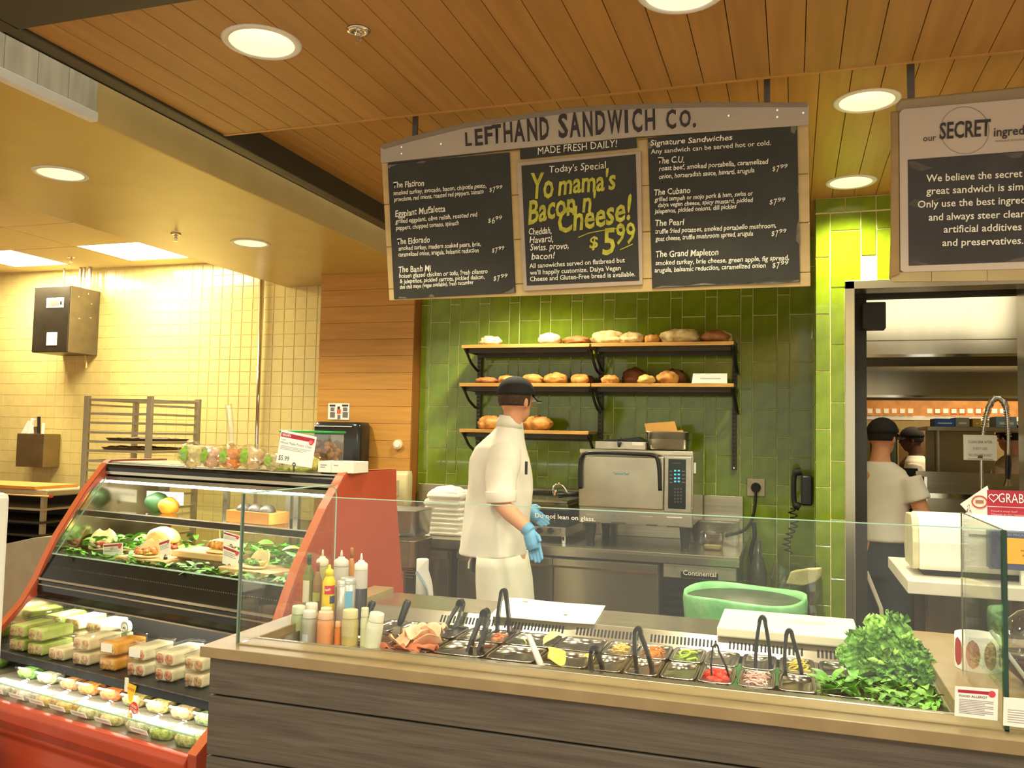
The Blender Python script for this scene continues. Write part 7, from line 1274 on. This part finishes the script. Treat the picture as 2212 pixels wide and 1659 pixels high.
T.rings([((pel.x-.035, pel.y+.01, pel.z+.06), .115, .11), ((pel.x-.04, pel.y+.01, pel.z-.10), .125, .115)], 20); remesh('trousers', T, BLKC, man, .012, 2)
part('apron_tie', MB().tube([px(1020, 1196, 4.1), px(1013, 1215, 4.09), px(1012, 1228, 4.09)], .005, 6), APRON, man)
for g in (-1, 1): hp_ = pel+bl*g*.085; part('shoe', MB().tube([Vector((hp_.x, hp_.y, .05))-bd*.05, Vector((hp_.x, hp_.y, .05))+bd*.08, Vector((hp_.x, hp_.y, .035))+bd*.20], [.05, .05, .03], 12), BLACK, man, smooth=True)
# kitchen staff ---------------------------------------------------------
def cook(x, y, H, ang, lab, skin, hat, arms, shirt=CLOTH, pants=BLKC, ds=0):
    f = Vector((math.cos(ang), math.sin(ang), 0)); l = Vector((-f.y, f.x, 0)); b = Vector((x, y, 0)); U = Vector((0, 0, 1)); s = H/1.8; t = thing('person', lab, 'person', b); c = b+U*(.935*H-.01)+f*.03
    mb = MB(); head(mb, c, f, l, s); mb.tube([c-U*.06-f*.02, b+U*.83*H], [.055*s, .065*s], 12); mb.rings([(b+U*.84*H, .08, .07), (b+U*.80*H, .15*s, .10*s), (b+U*.65*H, .14*s, .11*s), (b+U*.50*H, .15*s, .12*s)], 18)
    sl = MB()
    for g, (fe, ue, fw, uw) in zip((-1, 1), arms):
        S_ = b+U*.795*H+l*g*.185*s; E_ = S_+f*fe+U*ue+l*g*.085; W_ = E_+f*fw+U*uw-l*g*.03; mb.tube([S_, S_.lerp(E_, .5), E_, E_.lerp(W_, .4), W_], [.058*s, .05*s, .042*s, .04*s, .028*s], 12); hand(mb, W_, (W_-E_), -l*g+U*.2, f, .95, .3); sl.tube([S_, S_.lerp(E_, .25), S_.lerp(E_, .50)], [.072*s, .074*s, .082*s], 14)
    for g in (-1, 1): hp_ = b+l*g*.09*s+U*.50*H; mb.tube([hp_, hp_-U*.25*H, Vector((hp_.x, hp_.y, .08))], [.085*s, .058*s, .038*s], 12)
    remesh('body', mb, skin, t, .012); eyes(t, c, f, l, s)
    sl.rings([(b+U*.845*H, .075, .07, ang+PI/2), (b+U*.815*H, .16*s, .105*s, ang+PI/2), (b+U*.77*H, .19*s, .12*s, ang+PI/2), (b+U*.68*H, .175*s, .13*s, ang+PI/2), (b+U*.64*H, .172*s, .135*s, ang+PI/2), (b+U*.57*H, .182*s, .145*s, ang+PI/2)], 24); remesh('shirt', sl, shirt, t, .011, 3)
    P = MB()
    for g in (-1, 1): hp_ = b+l*g*.09*s+U*.48*H; P.tube([hp_, hp_-U*.24*H, Vector((hp_.x, hp_.y, .07))], [.105*s, .085*s, .07*s], 14)
    P.rings([(b+U*.59*H, .15*s, .12*s, ang+PI/2), (b+U*.45*H, .17*s, .14*s, ang+PI/2)], 20); remesh('trousers', P, pants, t, .014, 2)
    for g in (-1, 1): hp_ = b+l*g*.09*s; part('shoe', MB().tube([hp_+U*.05-f*.05, hp_+U*.05+f*.08, hp_+U*.035+f*.20], [.05, .05, .03], 12), BLACK, t, smooth=True)
    Rh = Matrix((f, l, U)).transposed(); part('hair', MB().grid(lambda u, v: c+Rh @ Vector((math.cos(PI*.42+u*PI*1.16)*math.sin(1.25+v*.72)*.1015*s, math.sin(PI*.42+u*PI*1.16)*math.sin(1.25+v*.72)*.081*s, .02+math.cos(1.25+v*.72)*.103*s)), 18, 7), HAIRD, t, smooth=True, solid=.006)
    cap(t, c, f, l, s); return t, b, f, l, U
q = at(1893, 960, Y=5.55)
t, b, f, l, U = cook(q.x+.02, 5.55, 1.70, 1.0, 'cook in a pale shirt and black cap, inside the doorway at left', SKIN, 1, ((.03, -.27, .10, -.24), (.24, -.10, .16, -.02)), pants=DENIM)
part('apron_strap', MB().tube([b-f*.165+U*.80, b-f*.15-l*.08+U*.60, b-f*.15-l*.09+U*.48], .012, 6), APRON, t)
q = at(1978, 962, Y=8.6); cook(q.x, 8.6, q.z+.17, 3.0, 'cook in a cap facing left, far back in the kitchen', SKIND, 1, ((.05, -.27, .2, -.1), (.05, -.27, .2, -.1)))
q = at(2178, 945, Y=7.9); cook(q.x+.03, 7.9, q.z+.12, 2.2, 'worker in a pale shirt half hidden by the spray tap', SKIN, 1, ((.05, -.27, .2, -.1), (.05, -.27, .2, -.1)), shirt=mat('peach_shirt', (240, 206, 160), .85, var=.04))
